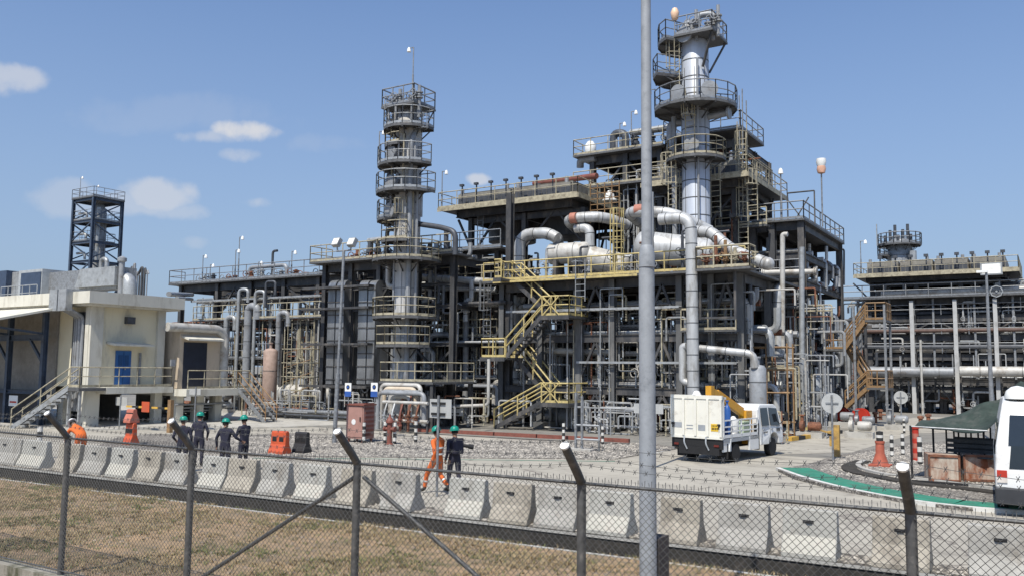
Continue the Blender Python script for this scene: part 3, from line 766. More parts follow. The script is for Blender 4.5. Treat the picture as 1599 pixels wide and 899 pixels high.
def valve_skid(label, u0, u1, n_, z0, h, seed, group=None, mat=None):
    # manifold: headers with many valves on a low stand
    r = random.Random(seed); root = thing('valve_manifold', label, 'manifold', (u0, n_, z0), group)
    mb = MB()
    for z in (h*.35, h*.95): mb.tube([(u0, n_, z0+z), (u1, n_, z0+z)], .09, 8)
    part('header', mb, mat or GALV, root)
    k = int((u1-u0)/.55)
    for i in range(k):
        u = u0+.3+i*.55; mb = MB(); mb.tube(fil([(u, n_-.25, z0), (u, n_-.25, z0+h*.6), (u, n_, z0+h*.95)], .2), .055, 6)
        valve_mb(mb, (u, n_-.25, z0+h*.35+r.uniform(-.1, .2)), .075, Zv); part('valve_branch', mb, r.choice([GREYP, RUST, GALV, REDP, ALU]), root)
    mb = MB()
    for u in (u0+.1, (u0+u1)/2, u1-.1): mb.bar((u, n_+.1, z0), (u, n_+.1, z0+h*.95), .08)
    part('support', mb, STEEL, root)
    return root
def vessel_v(label, u, n_, z0, h, r, mat=ALU, group=None, bands=.9, legs=True, name='vertical_vessel', cat='vessel'):
    root = thing(name, label, cat, (u, n_, z0), group); zb = z0+(.8 if legs else 0)
    mb = MB(); mb.lathe([(.001, zb-.15), (r*.7, zb), (r, zb+r*.35), (r, z0+h-r*.5), (r*.75, z0+h-r*.18), (.001, z0+h)], (u, n_, 0), 18); mb.tube([(u, n_, z0+h-.1), (u, n_, z0+h+.35)], .1, 8); mb.lathe([(.17, z0+h+.3), (.17, z0+h+.38)], (u, n_, 0), 8)
    sh = part('shell', mb, mat, root)
    mb = MB(); z = zb+r*.35+.4
    while z < z0+h-r*.6: mb.lathe([(r+.01, z-.02), (r+.01, z+.02)], (u, n_, 0), 18); z += bands
    part('seam', mb, ALUB, sh)
    if legs:
        for a in (.8, 2.37, 3.94, 5.5):
            mb = MB(); mb.bar((u+r*.85*math.cos(a), n_+r*.85*math.sin(a), z0), (u+r*.85*math.cos(a), n_+r*.85*math.sin(a), zb+r*.5), .1); part('leg', mb, STEEL, root)
    return root
def stair(parent, a, b, w=.9, side=Yv, rmat=YEL, smat=STEEL, tmat=GRATE, r=.03, rails=(0, 1), h=1.05):
    # one flight from a (low) to b (high); side = unit vector across the treads
    a, b = V(a), V(b); d = b-a; run = V((d.x, d.y, 0)); k = max(2, int(round(d.z/.2)))
    mb = MB()
    for s in (0, 1): o = side*(w*s); mb.bar(a+o, b+o, .05, .24)
    st = part('stair_flight', mb, smat, parent); mb = MB(); rd = run.normalized()
    for i in range(1, k): p = a+d*(i/k)+side*w/2; mb.box(p, (.26, w-.06, .04), (rd, side, Zv))
    part('tread', mb, tmat, st)
    mb = MB()
    for s in rails:
        o = side*(w*s); m_ = max(2, int(d.length/1.3))
        for i in range(m_+1): p = a+o+d*(i/m_); mb.tube([p, p+Zv*h], r, 5, caps=False)
        mb.tube([a+o+Zv*h, b+o+Zv*h], r*1.15, 6); mb.tube([a+o+Zv*h*.55, b+o+Zv*h*.55], r, 5)
    part('handrail', mb, rmat, st)
    return st
def finfan(label, u0, u1, n0, n1, z, nfan, rail=YELD, group=None, hbox=1.3, fanr=None, nrow=1, legs=()):
    # air cooler deck: walkway, header boxes, fan rings below
    root = thing('air_cooler', label, 'air cooler', (u0, n0, z-2), group)
    mb = MB()
    for n_ in (n0+.1, (n0+n1)/2, n1-.1): mb.ib((u0, n_, z-.25), (u1, n_, z-.25), .45, .22)
    for i in range(nfan+1): u = u0+.1+(u1-u0-.2)*i/nfan; mb.ib((u, n0, z-.26), (u, n1, z-.26), .4, .2)
    part('support_frame', mb, STEEL, root)
    dd_ = deck(root, u0-.9, u1+.9, n0-.9, n1+.9, z, GRATE, rail, 'FBLR', r=.032, sp=1.6, th=.1)
    mb = MB(); mb.bb(u0-.9, u1+.9, n0-.94, n0-.903, z-.12, z+.16); mb.bb(u1+.903, u1+.94, n0-.9, n1+.9, z-.12, z+.16); part('fascia', mb, rail, dd_)
    w_ = (u1-u0)/nfan; rr = fanr or min(w_*.46, (n1-n0)*.42)
    for i in range(nfan):
        a = u0+w_*i+.08; b = a+w_-.16; mb = MB(); mb.bb(a, b, n0+.3, n1-.3, z+.12, z+.12+hbox*.75); mb.bb(a+.05, b-.05, n0+.05, n0+.3, z+.2, z+hbox*.75); mb.bb(a+.05, b-.05, n1-.3, n1-.05, z+.2, z+hbox*.5)
        mb.mi = 1
        for j in range(int((b-a)/.35)): mb.bb(a+.1+j*.35, a+.42+j*.35, n0+.02, n0+.048, z+.34, z+hbox*.56)
        mb.mi = 2; mb.tube([(a+.3, n0+.2, z+hbox*.75), (a+.3, n0+.2, z+hbox*.75+.4)], .13, 8); mb.tube([(b-.4, n0+.2, z+hbox*.75), (b-.4, n0+.2, z+hbox*.75+.4)], .13, 8)
        mb.mi = 0; mb.bb(a, b, n0+.28, n1-.28, z+.121+hbox*.75, z+hbox*.82)
        part('tube_bundle', mb, [M('bundle_sheet', (.25, .235, .2), .6, .2, .2, 2, (.15, .12, .1), .4), DARKP, GREYP], root)
        for j in range(nrow):
            cy = n0+(n1-n0)*(j+.5)/nrow; mb = MB(); mb.lathe([(rr*1.12, z-.05), (rr*1.05, z-.5), (rr*.95, z-.9), (rr*.93, z-1.85), (rr*.9, z-1.86)], ((a+b)/2, cy, 0), 24)
            for q in range(4):
                t = q*PI/2+.3; mb.box(((a+b)/2+rr*.45*math.cos(t), cy+rr*.45*math.sin(t), z-1.6), (rr*.85, .3, .03), (V((math.cos(t), math.sin(t), 0)), V((-math.sin(t), math.cos(t), 0)), Zv))
            part('fan_ring', mb, STEEL, root)
    return root
# ================= LEFT BUILDING (cream, blue door) =================
bc = G(133, 668); UB = bc.x; N0 = bc.y; N1 = PU(252, 640, UB).y
FLZ = PU(200, 603, UB).z; RZ = PU(140, 477, UB).z; RT_ = PU(140, 459, UB).z
root = thing('cream_building', 'two storey cream building on stilts with a blue door and white flat roof edge', 'building', (UB, N0, 0))
WL = UB-2.6          # the part behind the lean-to starts here
mb = MB(); mb.bb(UB-9, UB-.16, N0+.16, N1-.1, FLZ, RZ); part('wall', mb, CREAM, root)
mb = MB(); mb.bb(UB-.16, UB+.02, N0+.0, N0+.75, 0, RZ); mb.bb(UB-.5, UB-.165, N0-.02, N0+.155, 0, RZ); part('corner_pier', mb, WHITEW, root)
mb = MB(); mb.bb(UB-.4, UB+.02, N1-.5, N1, 0, RZ); part('corner_pier', mb, WHITEW, root)
mb = MB(); NR_ = PU(289, 470, UB+.95).y; mb.bb(UB-24, UB+.75, N0-.55, NR_-.2, RZ, RT_); mb.bb(UB-24.3, UB+.95, N0-.75, N0-.55, RZ+.1, RT_+.12); mb.bb(UB+.752, UB+.95, N0-.545, NR_, RZ+.1, RT_+.12); part('roof', mb, WHITEW, root)
mb = MB(); mb.bb(UB-9, UB+.75, N0+.76, N1-.51, FLZ-.38, FLZ-.01); mb.bb(UB+.03, UB+1.0, N0+.5, N1-.0, FLZ-.36, FLZ-.015); part('floor_slab', mb, WHITEW, root)
for u in (UB-3, UB-6):
    mb = MB(); mb.bb(u-.25, u+.25, N0+.3, N0+.8, 0, FLZ-.4); part('pier', mb, WHITEW, root)
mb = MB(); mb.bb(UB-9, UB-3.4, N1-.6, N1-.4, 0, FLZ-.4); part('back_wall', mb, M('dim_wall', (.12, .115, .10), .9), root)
# blue door, louvre, hood
dn0, dn1 = PU(182, 570, UB).y, PU(206, 570, UB).y; dz1 = PU(194, 547, UB).z
mb = MB(); mb.bb(UB-.165, UB-.10, dn0, dn1, FLZ, dz1); d_ = part('door', mb, BLUE, root)
mb = MB(); mb.bb(UB-.10, UB-.085, (dn0+dn1)/2-.02, (dn0+dn1)/2+.02, FLZ+.05, dz1-.05); mb.bb(UB-.10, UB-.08, dn0+.16, dn0+.42, FLZ+1.2, dz1-.25); mb.bb(UB-.10, UB-.08, dn1-.42, dn1-.16, FLZ+1.2, dz1-.25); part('door_panel', mb, M('door_dark_blue', (.015, .07, .2), .4), d_)
mb = MB(); mb.tube([(UB-.07, (dn0+dn1)/2+.1, FLZ+1.0), (UB-.04, (dn0+dn1)/2+.1, FLZ+1.0)], .04, 8); part('handle', mb, GALV, d_)
mb = MB(); hz_ = PU(194, 538, UB).z; mb.extrude([(UB-.16, dn0-.6, hz_+.16), (UB-.16, dn0-.6, hz_+.02), (UB+.75, dn0-.6, hz_-.08), (UB+.75, dn0-.6, hz_+.02)], (0, dn1-dn0+1.5, 0)); part('door_hood', mb, WHITEW, root)
mb = MB(); vp = PU(203, 500, UB); mb.bb(UB-.158, UB+.16, vp.y-.25, vp.y+.25, vp.z-.2, vp.z+.2); part('wall_lamp', mb, DARKP, root)
mb = MB(); ppy = dn1+.55; mb.tube([(UB-.05, ppy, FLZ), (UB-.05, ppy, dz1-.1)], .07, 8); part('drain_pipe', mb, GALVD, root)
# conduits and downpipes at the corner on the shaded face
mb = MB()
for i, (x, r_) in enumerate([(UB-.75, .10), (UB-1.0, .13), (UB-1.28, .09), (UB-1.5, .06)]): mb.tube(fil([(x, N0-.75, RT_+.15), (x, N0-.85, RT_-.1), (x, N0-.85, RZ-.2), (x, N0+.0, RZ-.6), (x, N0+.0, .9)], .2), r_, 8)
part('downpipe', mb, GREYP, root)
mb = MB(); mb.bb(UB-1.9, UB-.6, N0+.1, N0+.155, FLZ+.2, RZ-.3); part('recess_shade', mb, DARKP, root)  # dark sheet standing in for the shade of the recess behind the pipes
# lean-to left of the pier: steel blue frames, sloped white sheet, shaded interior
lt = thing('lean_to_shed', 'open lean-to shed with sloping white roof and blue-grey frames at the left edge', 'shed', (UB-8, N0-3, 0))
x1 = UB-2.9; x0 = UB-14
mb = MB(); mb.extrude([(x0, N0-.6, RZ-.03), (x0, N0-.6, RZ-.15), (x0, N0-4.6, RZ-1.1), (x0, N0-4.6, RZ-.98)], (x1-x0+1.0, 0, 0)); part('roof_sheet', mb, WHITEW, lt)
for u in (x1, x1-3.6, x1-7.2):
    mb = MB(); mb.ib((u, N0-.9, 0), (u, N0-.9, RZ-.35), .28, .24, up=Yv); part('column', mb, STEELB, lt)
    mb = MB(); mb.bar((u-.1, N0-.9, 3.6), (u-1.5, N0-.9, 4.9), .14); part('brace', mb, STEELB, lt)
    mb = MB(); mb.bar((u-.05, N0-1.0, 5.2), (u-.05, N0-4.3, RZ-1.2), .12); part('brace', mb, STEELB, lt)
mb = MB(); mb.ib((x0, N0-.9, 5.0), (x1-.15, N0-.9, 5.0), .34, .2); part('beam', mb, STEELB, lt)
mb = MB(); mb.ib((x0, N0-.9, 1.9), (x1-.15, N0-.9, 1.9), .2, .2); part('beam', mb, STEELB, lt)
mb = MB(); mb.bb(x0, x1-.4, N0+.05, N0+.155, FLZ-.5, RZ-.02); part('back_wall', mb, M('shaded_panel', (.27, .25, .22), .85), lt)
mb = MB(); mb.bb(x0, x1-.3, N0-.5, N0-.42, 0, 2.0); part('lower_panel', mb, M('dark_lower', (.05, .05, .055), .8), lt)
sg = MB(); sp_ = PN(21, 625, N0-1.2); sg.bb(sp_.x-.45, sp_.x+.45, N0-1.22, N0-1.2, sp_.z-.3, sp_.z+.3); sg.mi = 1; sg.bb(sp_.x-.35, sp_.x+.35, N0-1.226, N0-1.222, sp_.z-.12, sp_.z-.02); single('notice_sign', 'small white notice board with a red line hanging in the lean-to shed', 'sign', sg, [WHITE, RED])
# balcony with rail and the stairs down to the left
br = PU(165, 610, UB+.9); zb = FLZ
st = thing('door_stairs', 'steel stair with faded yellow handrails climbing to the blue door', 'stairs', (UB+1, N0, 0))
ba = PU(163, 600, UB+1.0).y
lowp = G(70, 668)
stair(st, (UB-2.7, N0-2.6, 0), (UB+.0, N0-1.05, zb), w=1.0, side=V((-.5, .866, 0)), rmat=YELD, smat=GALV, r=.03)
mb = MB(); mb.bb(UB-.3, UB+1.0, N0-1.1, N0+.45, zb-.18, zb-.02); part('landing', mb, GRATE, st)
mb = MB(); rail_mb(mb, [(UB+.05, N0-1.05, zb), (UB+.96, N0-1.05, zb), (UB+.96, N1-.1, zb), (UB+.1, N1-.1, zb)], r=.03, sp=1.1); part('handrail', mb, YELD, st)
for (u, n_) in ((UB+.8, N0-.9), (UB-.2, N0-.9)):
    mb = MB(); mb.bar((u, n_, 0), (u, n_, zb-.18), .12); part('leg', mb, GALV, st)
# roof plant: ducts and boxed air unit
rb = RT_+.1
au = thing('roof_air_unit', 'large grey boxed air handling unit on the left roof end', 'air unit', (UB-7, N0+2, rb))
def bxN(px0, px1, py0, py1, n0, n1, zb=None): a = PN(px0, py0, n0); b = PN(px1, py1, n0); return (a.x, b.x, n0, n1, b.z if zb is None else zb, a.z)
nr = N0+3.2
mb = MB(); mb.bb(*bxN(30, 64, 423, 460, nr, nr+3, rb)); part('casing', mb, M('unit_grey', (.34, .36, .37), .6), au)
mb = MB(); mb.bb(*bxN(10, 30, 426, 460, nr+.4, nr+2, rb)); part('side_duct', mb, GALV, au)
a_ = bxN(33, 62, 427, 455, nr-.05, nr-.01, rb+.3)
mb = MB(); mb.bb(*a_); part('panel', mb, M('unit_navy', (.04, .06, .10), .5), au)
mb = MB(); rail_mb(mb, [(PN(2, 450, nr-.7).x, nr-.7, rb), (PN(58, 450, nr-.7).x, nr-.7, rb)], r=.03, sp=.9); part('handrail', mb, GALV, au)
mb = MB(); mb.bb(*bxN(-20, 8, 425, 460, nr, nr+3, rb)); part('casing', mb, M('unit_navy', (.04, .06, .10), .5), au)
dt = thing('roof_duct', 'long galvanised square duct lying along the building roof', 'duct', (UB-3, nr, rb))
mb = MB(); mb.bb(*bxN(64, 182, 427, 450, nr+.5, nr+1.5)); part('duct_run', mb, GALVD, dt)
mb = MB(); a_ = bxN(118, 178, 421, 445, nr+.2, nr+1.7); mb.extrude([(a_[0], nr+.2, a_[4]), (a_[0]+.5, nr+.2, a_[5]), (a_[1], nr+.2, a_[5]), (a_[1], nr+.2, a_[4])], (0, 1.5, 0)); part('plenum', mb, GALV, dt)
e1 = PN(180, 436, nr+.9); e2 = PN(203, 440, nr+.9)
mb = MB(); mb.tube(fil([(e1.x, nr+.9, e1.z), (e2.x, nr+.9, e1.z), (e2.x, nr+.9, rb)], .7, 6), .42, 14); part('elbow', mb, GALV, dt)
vp = PN(191, 403, nr+.5); vent = MB(); vent.tube([(vp.x, nr+.5, rb), (vp.x, nr+.5, vp.z)], .17, 10); vent.lathe([(.17, vp.z-.25), (.27, vp.z-.2), (.27, vp.z), (.05, vp.z+.12)], (vp.x, nr+.5, 0), 10); single('vent_stack', 'short round vent stack on the building roof', 'vent', vent, GREYP)
for px, (py0, py1) in ((150, (430, 436)),): pass
# square duct over the roof edge
sq = thing('edge_duct', 'square grey duct dropping over the white roof edge near the building corner', 'duct', (UB-1.5, N0-1.0, RZ))
for i, (pa, pb) in enumerate(((83, 96), (97, 110))):
    a = PN(pa, 452, N0-.95); b = PN(pb, 452, N0-.95); mb = MB(); zt = RT_+.25
    mb.bb(a.x, b.x-.05, N0-1.15, N0-.76, RZ-.3, zt); mb.bb(a.x, b.x-.05, N0-.755, N0+1.2, zt-.35, zt); part('duct_leg', mb, GALV, sq)
pipe('long pale pipe leaving the building roof toward the left pipe rack', [(UB-.5, N1+.5, rb+.35), (UN(300, 44, 9), 44, 9.0)], .16, GREYP)
pipe('second thin pipe leaving the building roof toward the left pipe rack', [(UB-.5, N1+1.1, rb+.15), (UN(300, 44.5, 8.6), 44.5, 8.7)], .12, GALV)
# small beige room behind
n2 = N1+.5; U2 = UB+.9
p = PU(258, 515, U2); q = PU(352, 515, U2); N2, N3 = max(p.y, N1+.4), q.y; z2 = PU(262, 513, U2).z; f2 = PU(300, 606, U2).z
room = thing('beige_room', 'beige plant room with dark doorway and fat roof pipe, behind the cream building', 'building', (U2, N2, 0))
mb = MB(); mb.bb(U2-4, U2, N2, N3, f2, z2); part('wall', mb, CREAMB, room)
mb = MB(); mb.bb(U2-4.3, U2+1.2, N2-.3, N3+1.2, f2-.42, f2-.01); part('floor_slab', mb, WHITEW, room)
da, db = PU(286, 560, U2).y, PU(322, 560, U2).y; dz = PU(300, 534, U2).z
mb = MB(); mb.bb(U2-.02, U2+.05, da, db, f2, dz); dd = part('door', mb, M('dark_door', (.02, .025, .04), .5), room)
mb = MB(); mb.extrude([(U2, da-.2, dz+.4), (U2, da-.2, dz+.28), (U2+.7, da-.2, dz+.1), (U2+.7, da-.2, dz+.2)], (0, db-da+1.0, 0)); part('door_hood', mb, WHITEW, room)
for n_ in (N2+.2, (N2+N3)/2, N3-.3):
    mb = MB(); mb.bb(U2-.6, U2+.0, n_-.25, n_+.25, 0, f2-.42); part('pier', mb, WHITEW, room)
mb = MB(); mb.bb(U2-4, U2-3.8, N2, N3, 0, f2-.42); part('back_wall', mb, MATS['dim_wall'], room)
mb = MB(); rail_mb(mb, [(U2+1.15, N2-.2, f2), (U2+1.15, N3+1.1, f2)], r=.03, sp=1.2); part('handrail', mb, YELD, room)
mb = MB(); mb.tube(fil([(U2+.1, N2-1, z2+.12), (U2+.1, N3-.6, z2+.12), (U2+.1, N3-.1, z2-.3), (U2+.1, N3-.1, f2)], .4), .27, 12); part('roof_pipe', mb, WHITEP, room)
bx = PU(269, 566, U2); mb = MB(); mb.bb(U2, U2+.1, bx.y-.15, bx.y+.15, bx.z-.2, bx.z+.2); part('junction_box', mb, GREYP, room)
st = thing('room_stairs', 'steel stair with rusty orange handrails going down right of the beige room', 'stairs', (U2+1, N3, 0))
ax = PN(372, 600, N3+.6); bx_ = G(428, 660)
stair(st, (ax.x+3.0, N3+.2, .05), (U2+1.1, N3+.2, f2-.02), w=.9, side=Yv, rmat=ORNG, smat=GALVD, r=.03)
# things under the buildings
for i in range(3): pump('grey pump in the dark bay under the beige room', U2-2.2, N2+.9+i*1.5, 'pumps under the beige room')
for i in range(4): pipe('thin pipe in the bay under the beige room', [(U2-1+.35*i, N2-.2, .5+.22*i), (U2-1+.35*i, N3+.5, .5+.22*i)], .06, rnd.choice(PM), group='pipes under the beige room')

# ================= LEFT TOWER FRAME =================
nt_ = 58.0; tc_ = UN(145, nt_, 20); tz = [ZN(145, y, nt_) for y in (440, 405, 375, 342, 308)]
us = [tc_-4.0, tc_]; ns = [nt_, nt_+3.6]
br_ = []
zz = [6]+tz
for i in range(len(zz)-1):
    br_ += vbr(us, nt_, zz[i], zz[i+1]+.2, '/' if i % 2 else '\\')+vbr(us, nt_+3.6, zz[i], zz[i+1]+.2, '\\')
    for u in us: br_ += [((u, ns[0], zz[i]+.2), (u, ns[1], zz[i+1]-.3))] if i % 2 == 0 else [((u, ns[1], zz[i]+.2), (u, ns[0], zz[i+1]-.3))]
tw = frame('tall blue-grey square steel tower holding a slim vessel, behind the cream building', us, ns, tz, .34, .3, mat=STEELB, brace=br_, name='lattice_tower')
deck(tw, us[0]-.2, us[1]+.2, ns[0]-.2, ns[1]+.2, tz[4], GRATE, GALVD, r=.035, sp=1.3)
deck(tw, us[0], us[1], ns[0], ns[1], tz[3], GRATE, GALV, r=.035, sp=1.3)
deck(tw, us[0], us[1]-1, ns[0], ns[1], tz[2], GRATE, GALV, r=.03, sp=1.3)
vc = thing('tower_vessel', 'slim grey vessel standing inside the blue-grey steel tower', 'vessel', (tc_-1.6, nt_+1.8, 0))
tower_body(vc, (tc_-1.6, nt_+1.8), [(.8, 0), (.8, tz[4]-1.5), (.5, tz[4]-.6), (.3, tz[4]-.3)], GREYP, 1.2, 18)
pipe('bright pipe climbing inside the blue-grey tower beside its vessel', [(tc_-.5, nt_+1, 5), (tc_-.5, nt_+1, tz[4]-1)], .2, GALV)
pipe('bent pipe low in the blue-grey tower by the roof duct', [(tc_+.5, nt_+1, 4), (tc_+.5, nt_+1, ZN(180, 400, nt_)), (tc_+1.6, nt_+1, ZN(180, 400, nt_)), (tc_+1.6, nt_+1, 5)], .25, GALV)
for i in range(3): pipe('short pipe crossing the blue-grey tower at mid height', [(tc_-3.8, nt_+.6, tz[1+i]+1.0), (tc_-2.2, nt_+.6, tz[1+i]+1.0), (tc_-2.2, nt_+.6, tz[1+i]+.2)], .14, GALV, group='short pipes crossing the blue-grey tower')
mast('slim light mast on top of the blue-grey tower', (us[0]+.8, ns[0]+.2, tz[4]+.1), 2.6)
mast('stubby light on the top rail of the blue-grey tower', (tc_-1.2, ns[0]+1, tz[4]+.1), 1.5)
# far clutter above the roof right of the tower
for i in range(9):
    u = UN(195+i*4, 58, 9); pipe('far pipe poking above the building roof', [(u, 58, 4), (u, 58, ZN(200, 432-rnd.uniform(0, 22), 58)), (u+rnd.uniform(-.8, .8), 58, ZN(200, 430, 58))], rnd.uniform(.07, .16), rnd.choice([DARKP, GREYP, STEEL]), group='far pipes above the building roof')
# ================= LEFT PIPE RACK =================
nk = 46.0
zk = [ZN(294, 548, nk), ZN(294, 497, nk), ZN(294, 447, nk)]
zk = [3.9, 6.9, ZN(380, 440, nk)]
us = [UN(x, nk, 8) for x in (283, 340, 392, 444, 498, 556)]
brk = vbr(us[1:3], nk, zk[1], zk[2], 'A')+vbr(us[2:4], nk+7, zk[1], zk[2], 'V')+vbr(us[0:2], nk, 0, zk[0], 'A')+vbr(us[3:5], nk, zk[1], zk[2], '\\')+vbr(us[2:4], nk, zk[0], zk[1], 'A')+vbr(us[4:6], nk, zk[0], zk[1], 'V')+vbr(us[1:3], nk+7, zk[0], zk[1], 'X')+vbr(us[4:6], nk+7, 0, zk[0], 'X')
rk = frame('long dark three-level steel pipe rack behind the beige room', us, [nk, nk+3.5, nk+7], zk, .4, [.35, .4, .55], brace=brk, cap=0)
deck(rk, us[0]-1, us[-1], nk-.6, nk+1.0, zk[2]+.02, GRATE, GALVD, 'FL', r=.035, sp=1.6)
for i, z in enumerate(zk):
    g = ('bottom', 'middle', 'top')[i]
    bundle('pipe running along the %s level of the left pipe rack' % g, 'pipes on the %s level of the left pipe rack' % g, us[0]-2, us[-1]+1, (nk+.6, nk+6.6), z+.02, seed=20+i, rr=(.08, .2))
    for m_ in range(2):
        bundle('pipe slung under the %s level of the left pipe rack' % g, 'pipes slung under the %s level of the left rack' % g, us[m_*2]-1, us[m_*2+2], (nk+1, nk+5), z-1.3, seed=120+i+m_*5, rr=(.05, .13))
# loop pipe above the top
a = PN(390, 418, nk+2); b = PN(448, 412, nk+2)
pipe('thick pipe loop standing above the left rack top', [(a.x, nk+2, zk[2]+.3), (a.x, nk+2, a.z), (b.x, nk+2, a.z), (b.x, nk+2, zk[2]+.4)], .16, GREYP)
pipe('small hooked vent pipe above the left rack top', [(UN(425, nk+2, 11), nk+2, zk[2]), (UN(425, nk+2, 11), nk+2, zk[2]+2.6), (UN(432, nk+2, 11), nk+2, zk[2]+2.6)], .1, DARKP)
for i in range(14):
    u = us[0]+1+(us[-1]-us[0]-2)*i/13+rnd.uniform(-.4, .4); mb = MB(); h = rnd.uniform(.5, 1.2); mb.tube([(u, nk+1.5, zk[2]), (u, nk+1.5, zk[2]+h)], .12, 7); valve_mb(mb, (u, nk+1.5, zk[2]+h*.7), .15, Zv)
    single('valve', 'valve standing on the top level of the left pipe rack', 'valve', mb, [rnd.choice([GREYP, DARKP, RUST, GALV])], 'valves on the left rack top')
for px, s, h in ((321, 1, 2.2), (333, 1, 1.4), (372, 1, 2.4), (377, -1, 3.4), (460, 1, 1.9), (408, 1, 1.3)):
    mast({321: 'leftmost light mast on the left rack, above the beige room', 333: 'low light mast, second from the left on the rack', 372: 'light mast beside the thin rod on the left rack', 377: 'tallest thin mast on the left rack', 460: 'rightmost light mast on the left rack', 408: 'very short light mast in the middle of the left rack'}[px], (UN(px, nk, 11), nk-.3, zk[2]+.1), h)
# bright vertical pipes in front of the rack
for i, (px, y0, y1, r_, m_, dsc) in enumerate([(352, 495, 620, .2, GALV, 'light grey riser with a top bend near the beige room'), (370, 452, 590, .13, GALV, 'thin tall riser left of the thick grey pair'), (386, 478, 620, .30, GREYP, 'thick grey riser in front of the left rack'),
        (396, 455, 610, .13, GALV, 'thin riser right of the thick grey riser'), (434, 488, 600, .2, GREYP, 'grey riser with a bend above the pink vessel'), (412, 440, 480, .1, DARKP, 'dark thin riser at the top of the left rack')]):
    u = UN(px, nk-1, 5); za, zb = ZN(px, y1, nk-1), ZN(px, y0, nk-1)
    pipe(dsc, [(u, nk-1, za), (u, nk-1, zb), (u+.8, nk-1+.2, zb), (u+.8, nk-1+.2, zb-1.0)], r_, m_, n=12, bands=1.2 if r_ > .18 else 0)
risers('vertical pipe among the left rack columns', 'vertical pipes among the left rack columns', (us[0], us[-1], nk-.5, nk+6, .3, zk[1]), 46, 31, (.05, .17))
risers('vertical pipe between the upper levels of the left rack', 'vertical pipes in the upper left rack', (us[0], us[-1], nk+.5, nk+6, zk[1], zk[2]), 16, 32, (.05, .13))
# pinkish vessel + scaffold like brown ladder frame
pv = PN(421, 600, nk-3); vessel_v('pinkish conical-topped vessel in front of the left rack', pv.x, nk-3, .1, ZN(421, 545, nk-3), .5, M('pink_steel', (.36, .26, .21), .7, 0, .2, 2, (.25, .16, .12), .4), legs=False, bands=2.5)
sc_ = thing('scaffold', 'brown access scaffold with ladders right of the pinkish vessel', 'scaffold', (pv.x+1.5, nk-3, 0))
zt = ZN(465, 527, nk-3); x0 = UN(446, nk-3, 3); x1 = UN(490, nk-3, 3)
for u in (x0, (x0+x1)/2, x1):
    for n_ in (nk-3.2, nk-2): mb = MB(); mb.tube([(u, n_, 0), (u, n_, zt+.6)], .04, 6); part('standard', mb, YELD, sc_)
for z in np.arange(.9, zt, .95):
    mb = MB()
    for n_ in (nk-3.2, nk-2): mb.tube([(x0-.2, n_, z), (x1+.2, n_, z)], .035, 5)
    for u in (x0, x1): mb.tube([(u, nk-3.3, z), (u, nk-1.9, z)], .035, 5)
    part('ledger', mb, YELD, sc_)
mb = MB(); ladder_mb(mb, x0+.6, nk-3.3, .1, zt, cage=False, w=.4); part('ladder', mb, YELD, sc_)
for i in range(5): mb = MB(); mb.tube([(x0, nk-3.2, .4+i), (x1, nk-3.2, 1.3+i*.9)], .03, 5); part('diagonal', mb, ORNG, sc_)
# ground clutter left rack
for i in range(8): pump('pump on a plinth in front of the left rack', us[0]+2+i*2.3, nk-1.6-(i % 2)*.9, 'pumps in front of the left rack', s=rnd.uniform(.7, 1.0), mat=rnd.choice([GREYP, RUST, DARKP, GALVD]))
for i in range(4): drum_h('low horizontal drum under the left rack', (us[0]+3+i*4.2, nk+.3, 1.5), (us[0]+5.6+i*4.2, nk+.3, 1.5), .7, rnd.choice([GREYP, WHITEP, GALVD]), group='low drums under the left rack', zb=.1)
mb = MB()
pipeway = [(395, 640, 560, 636), (395, 652, 590, 650), (400, 629, 560, 627)]
for i in range(10):
    n_ = nk-2.6-i*.28; pipe('low ground pipe near the foot of the pinkish vessel', [(UN(400, n_, .5), n_, .35+.12*(i % 3)), (UN(590, n_, .5), n_, .35+.12*(i % 3))], rnd.uniform(.06, .13), rnd.choice([DARKP, GREYP, GALVD, RUST]), group='ground-level pipes below the pinkish vessel')
lo = thing('low_walkway', 'low ground-level walkway with grey handrail in front of the left rack', 'walkway', (UN(400, nk-4, 1), nk-4, 0))
mb = MB(); rail_mb(mb, [(UN(395, nk-4.4, 1), nk-4.4, .1), (UN(505, nk-4.4, 1), nk-4.4, .1)], r=.03, sp=1.4); part('handrail', mb, GALVD, lo)
mb = MB(); mb.bb(UN(395, nk-4, 1), UN(505, nk-4, 1), nk-4.4, nk-3.6, .02, .1); part('walkway', mb, GRATE, lo)

# ================= MIDDLE-LEFT DECK with grey duct exchangers =================
nd = 43.0
zd = [ZN(520, 600, nd), ZN(520, 536, nd), ZN(520, 482, nd), ZN(520, 450, nd), ZN(600, 408, nd)]
us = [UN(x, nd, 7) for x in (507, 548, 592, 652, 708)]
md = frame('dark steel frame around the tall grey ducts left of the first column', us, [nd, nd+4, nd+8], zd, .38, [.22, .22, .22, .22, .5], brace=vbr(us[2:4], nd, zd[2], zd[4], 'A')+vbr(us[3:5], nd, zd[0], zd[1], 'X')+vbr(us[2:4], nd+4, 0, zd[1], 'X'))
deck(md, us[0]-.6, us[-1]+.5, nd-1.0, nd+1.2, zd[4]+.02, GRATE, YELD, 'FL', r=.035, sp=1.4)
mb = MB(); rail_mb(mb, [(us[0], nd+7.8, zd[4]), (us[-1], nd+7.8, zd[4])], r=.035, sp=1.8); part('handrail', mb, GALVD, md)
bundle('pipe lying on the top deck left of the first column', 'pipes on the deck left of the first column', us[0], us[-1], (nd+1.6, nd+7.5), zd[4]+.05, seed=41, rr=(.09, .2))
bundle('pipe on the third level behind the tall grey ducts', 'third level pipes behind the grey ducts', us[1], us[-1]+3, (nd+1.2, nd+7), zd[2], seed=42)
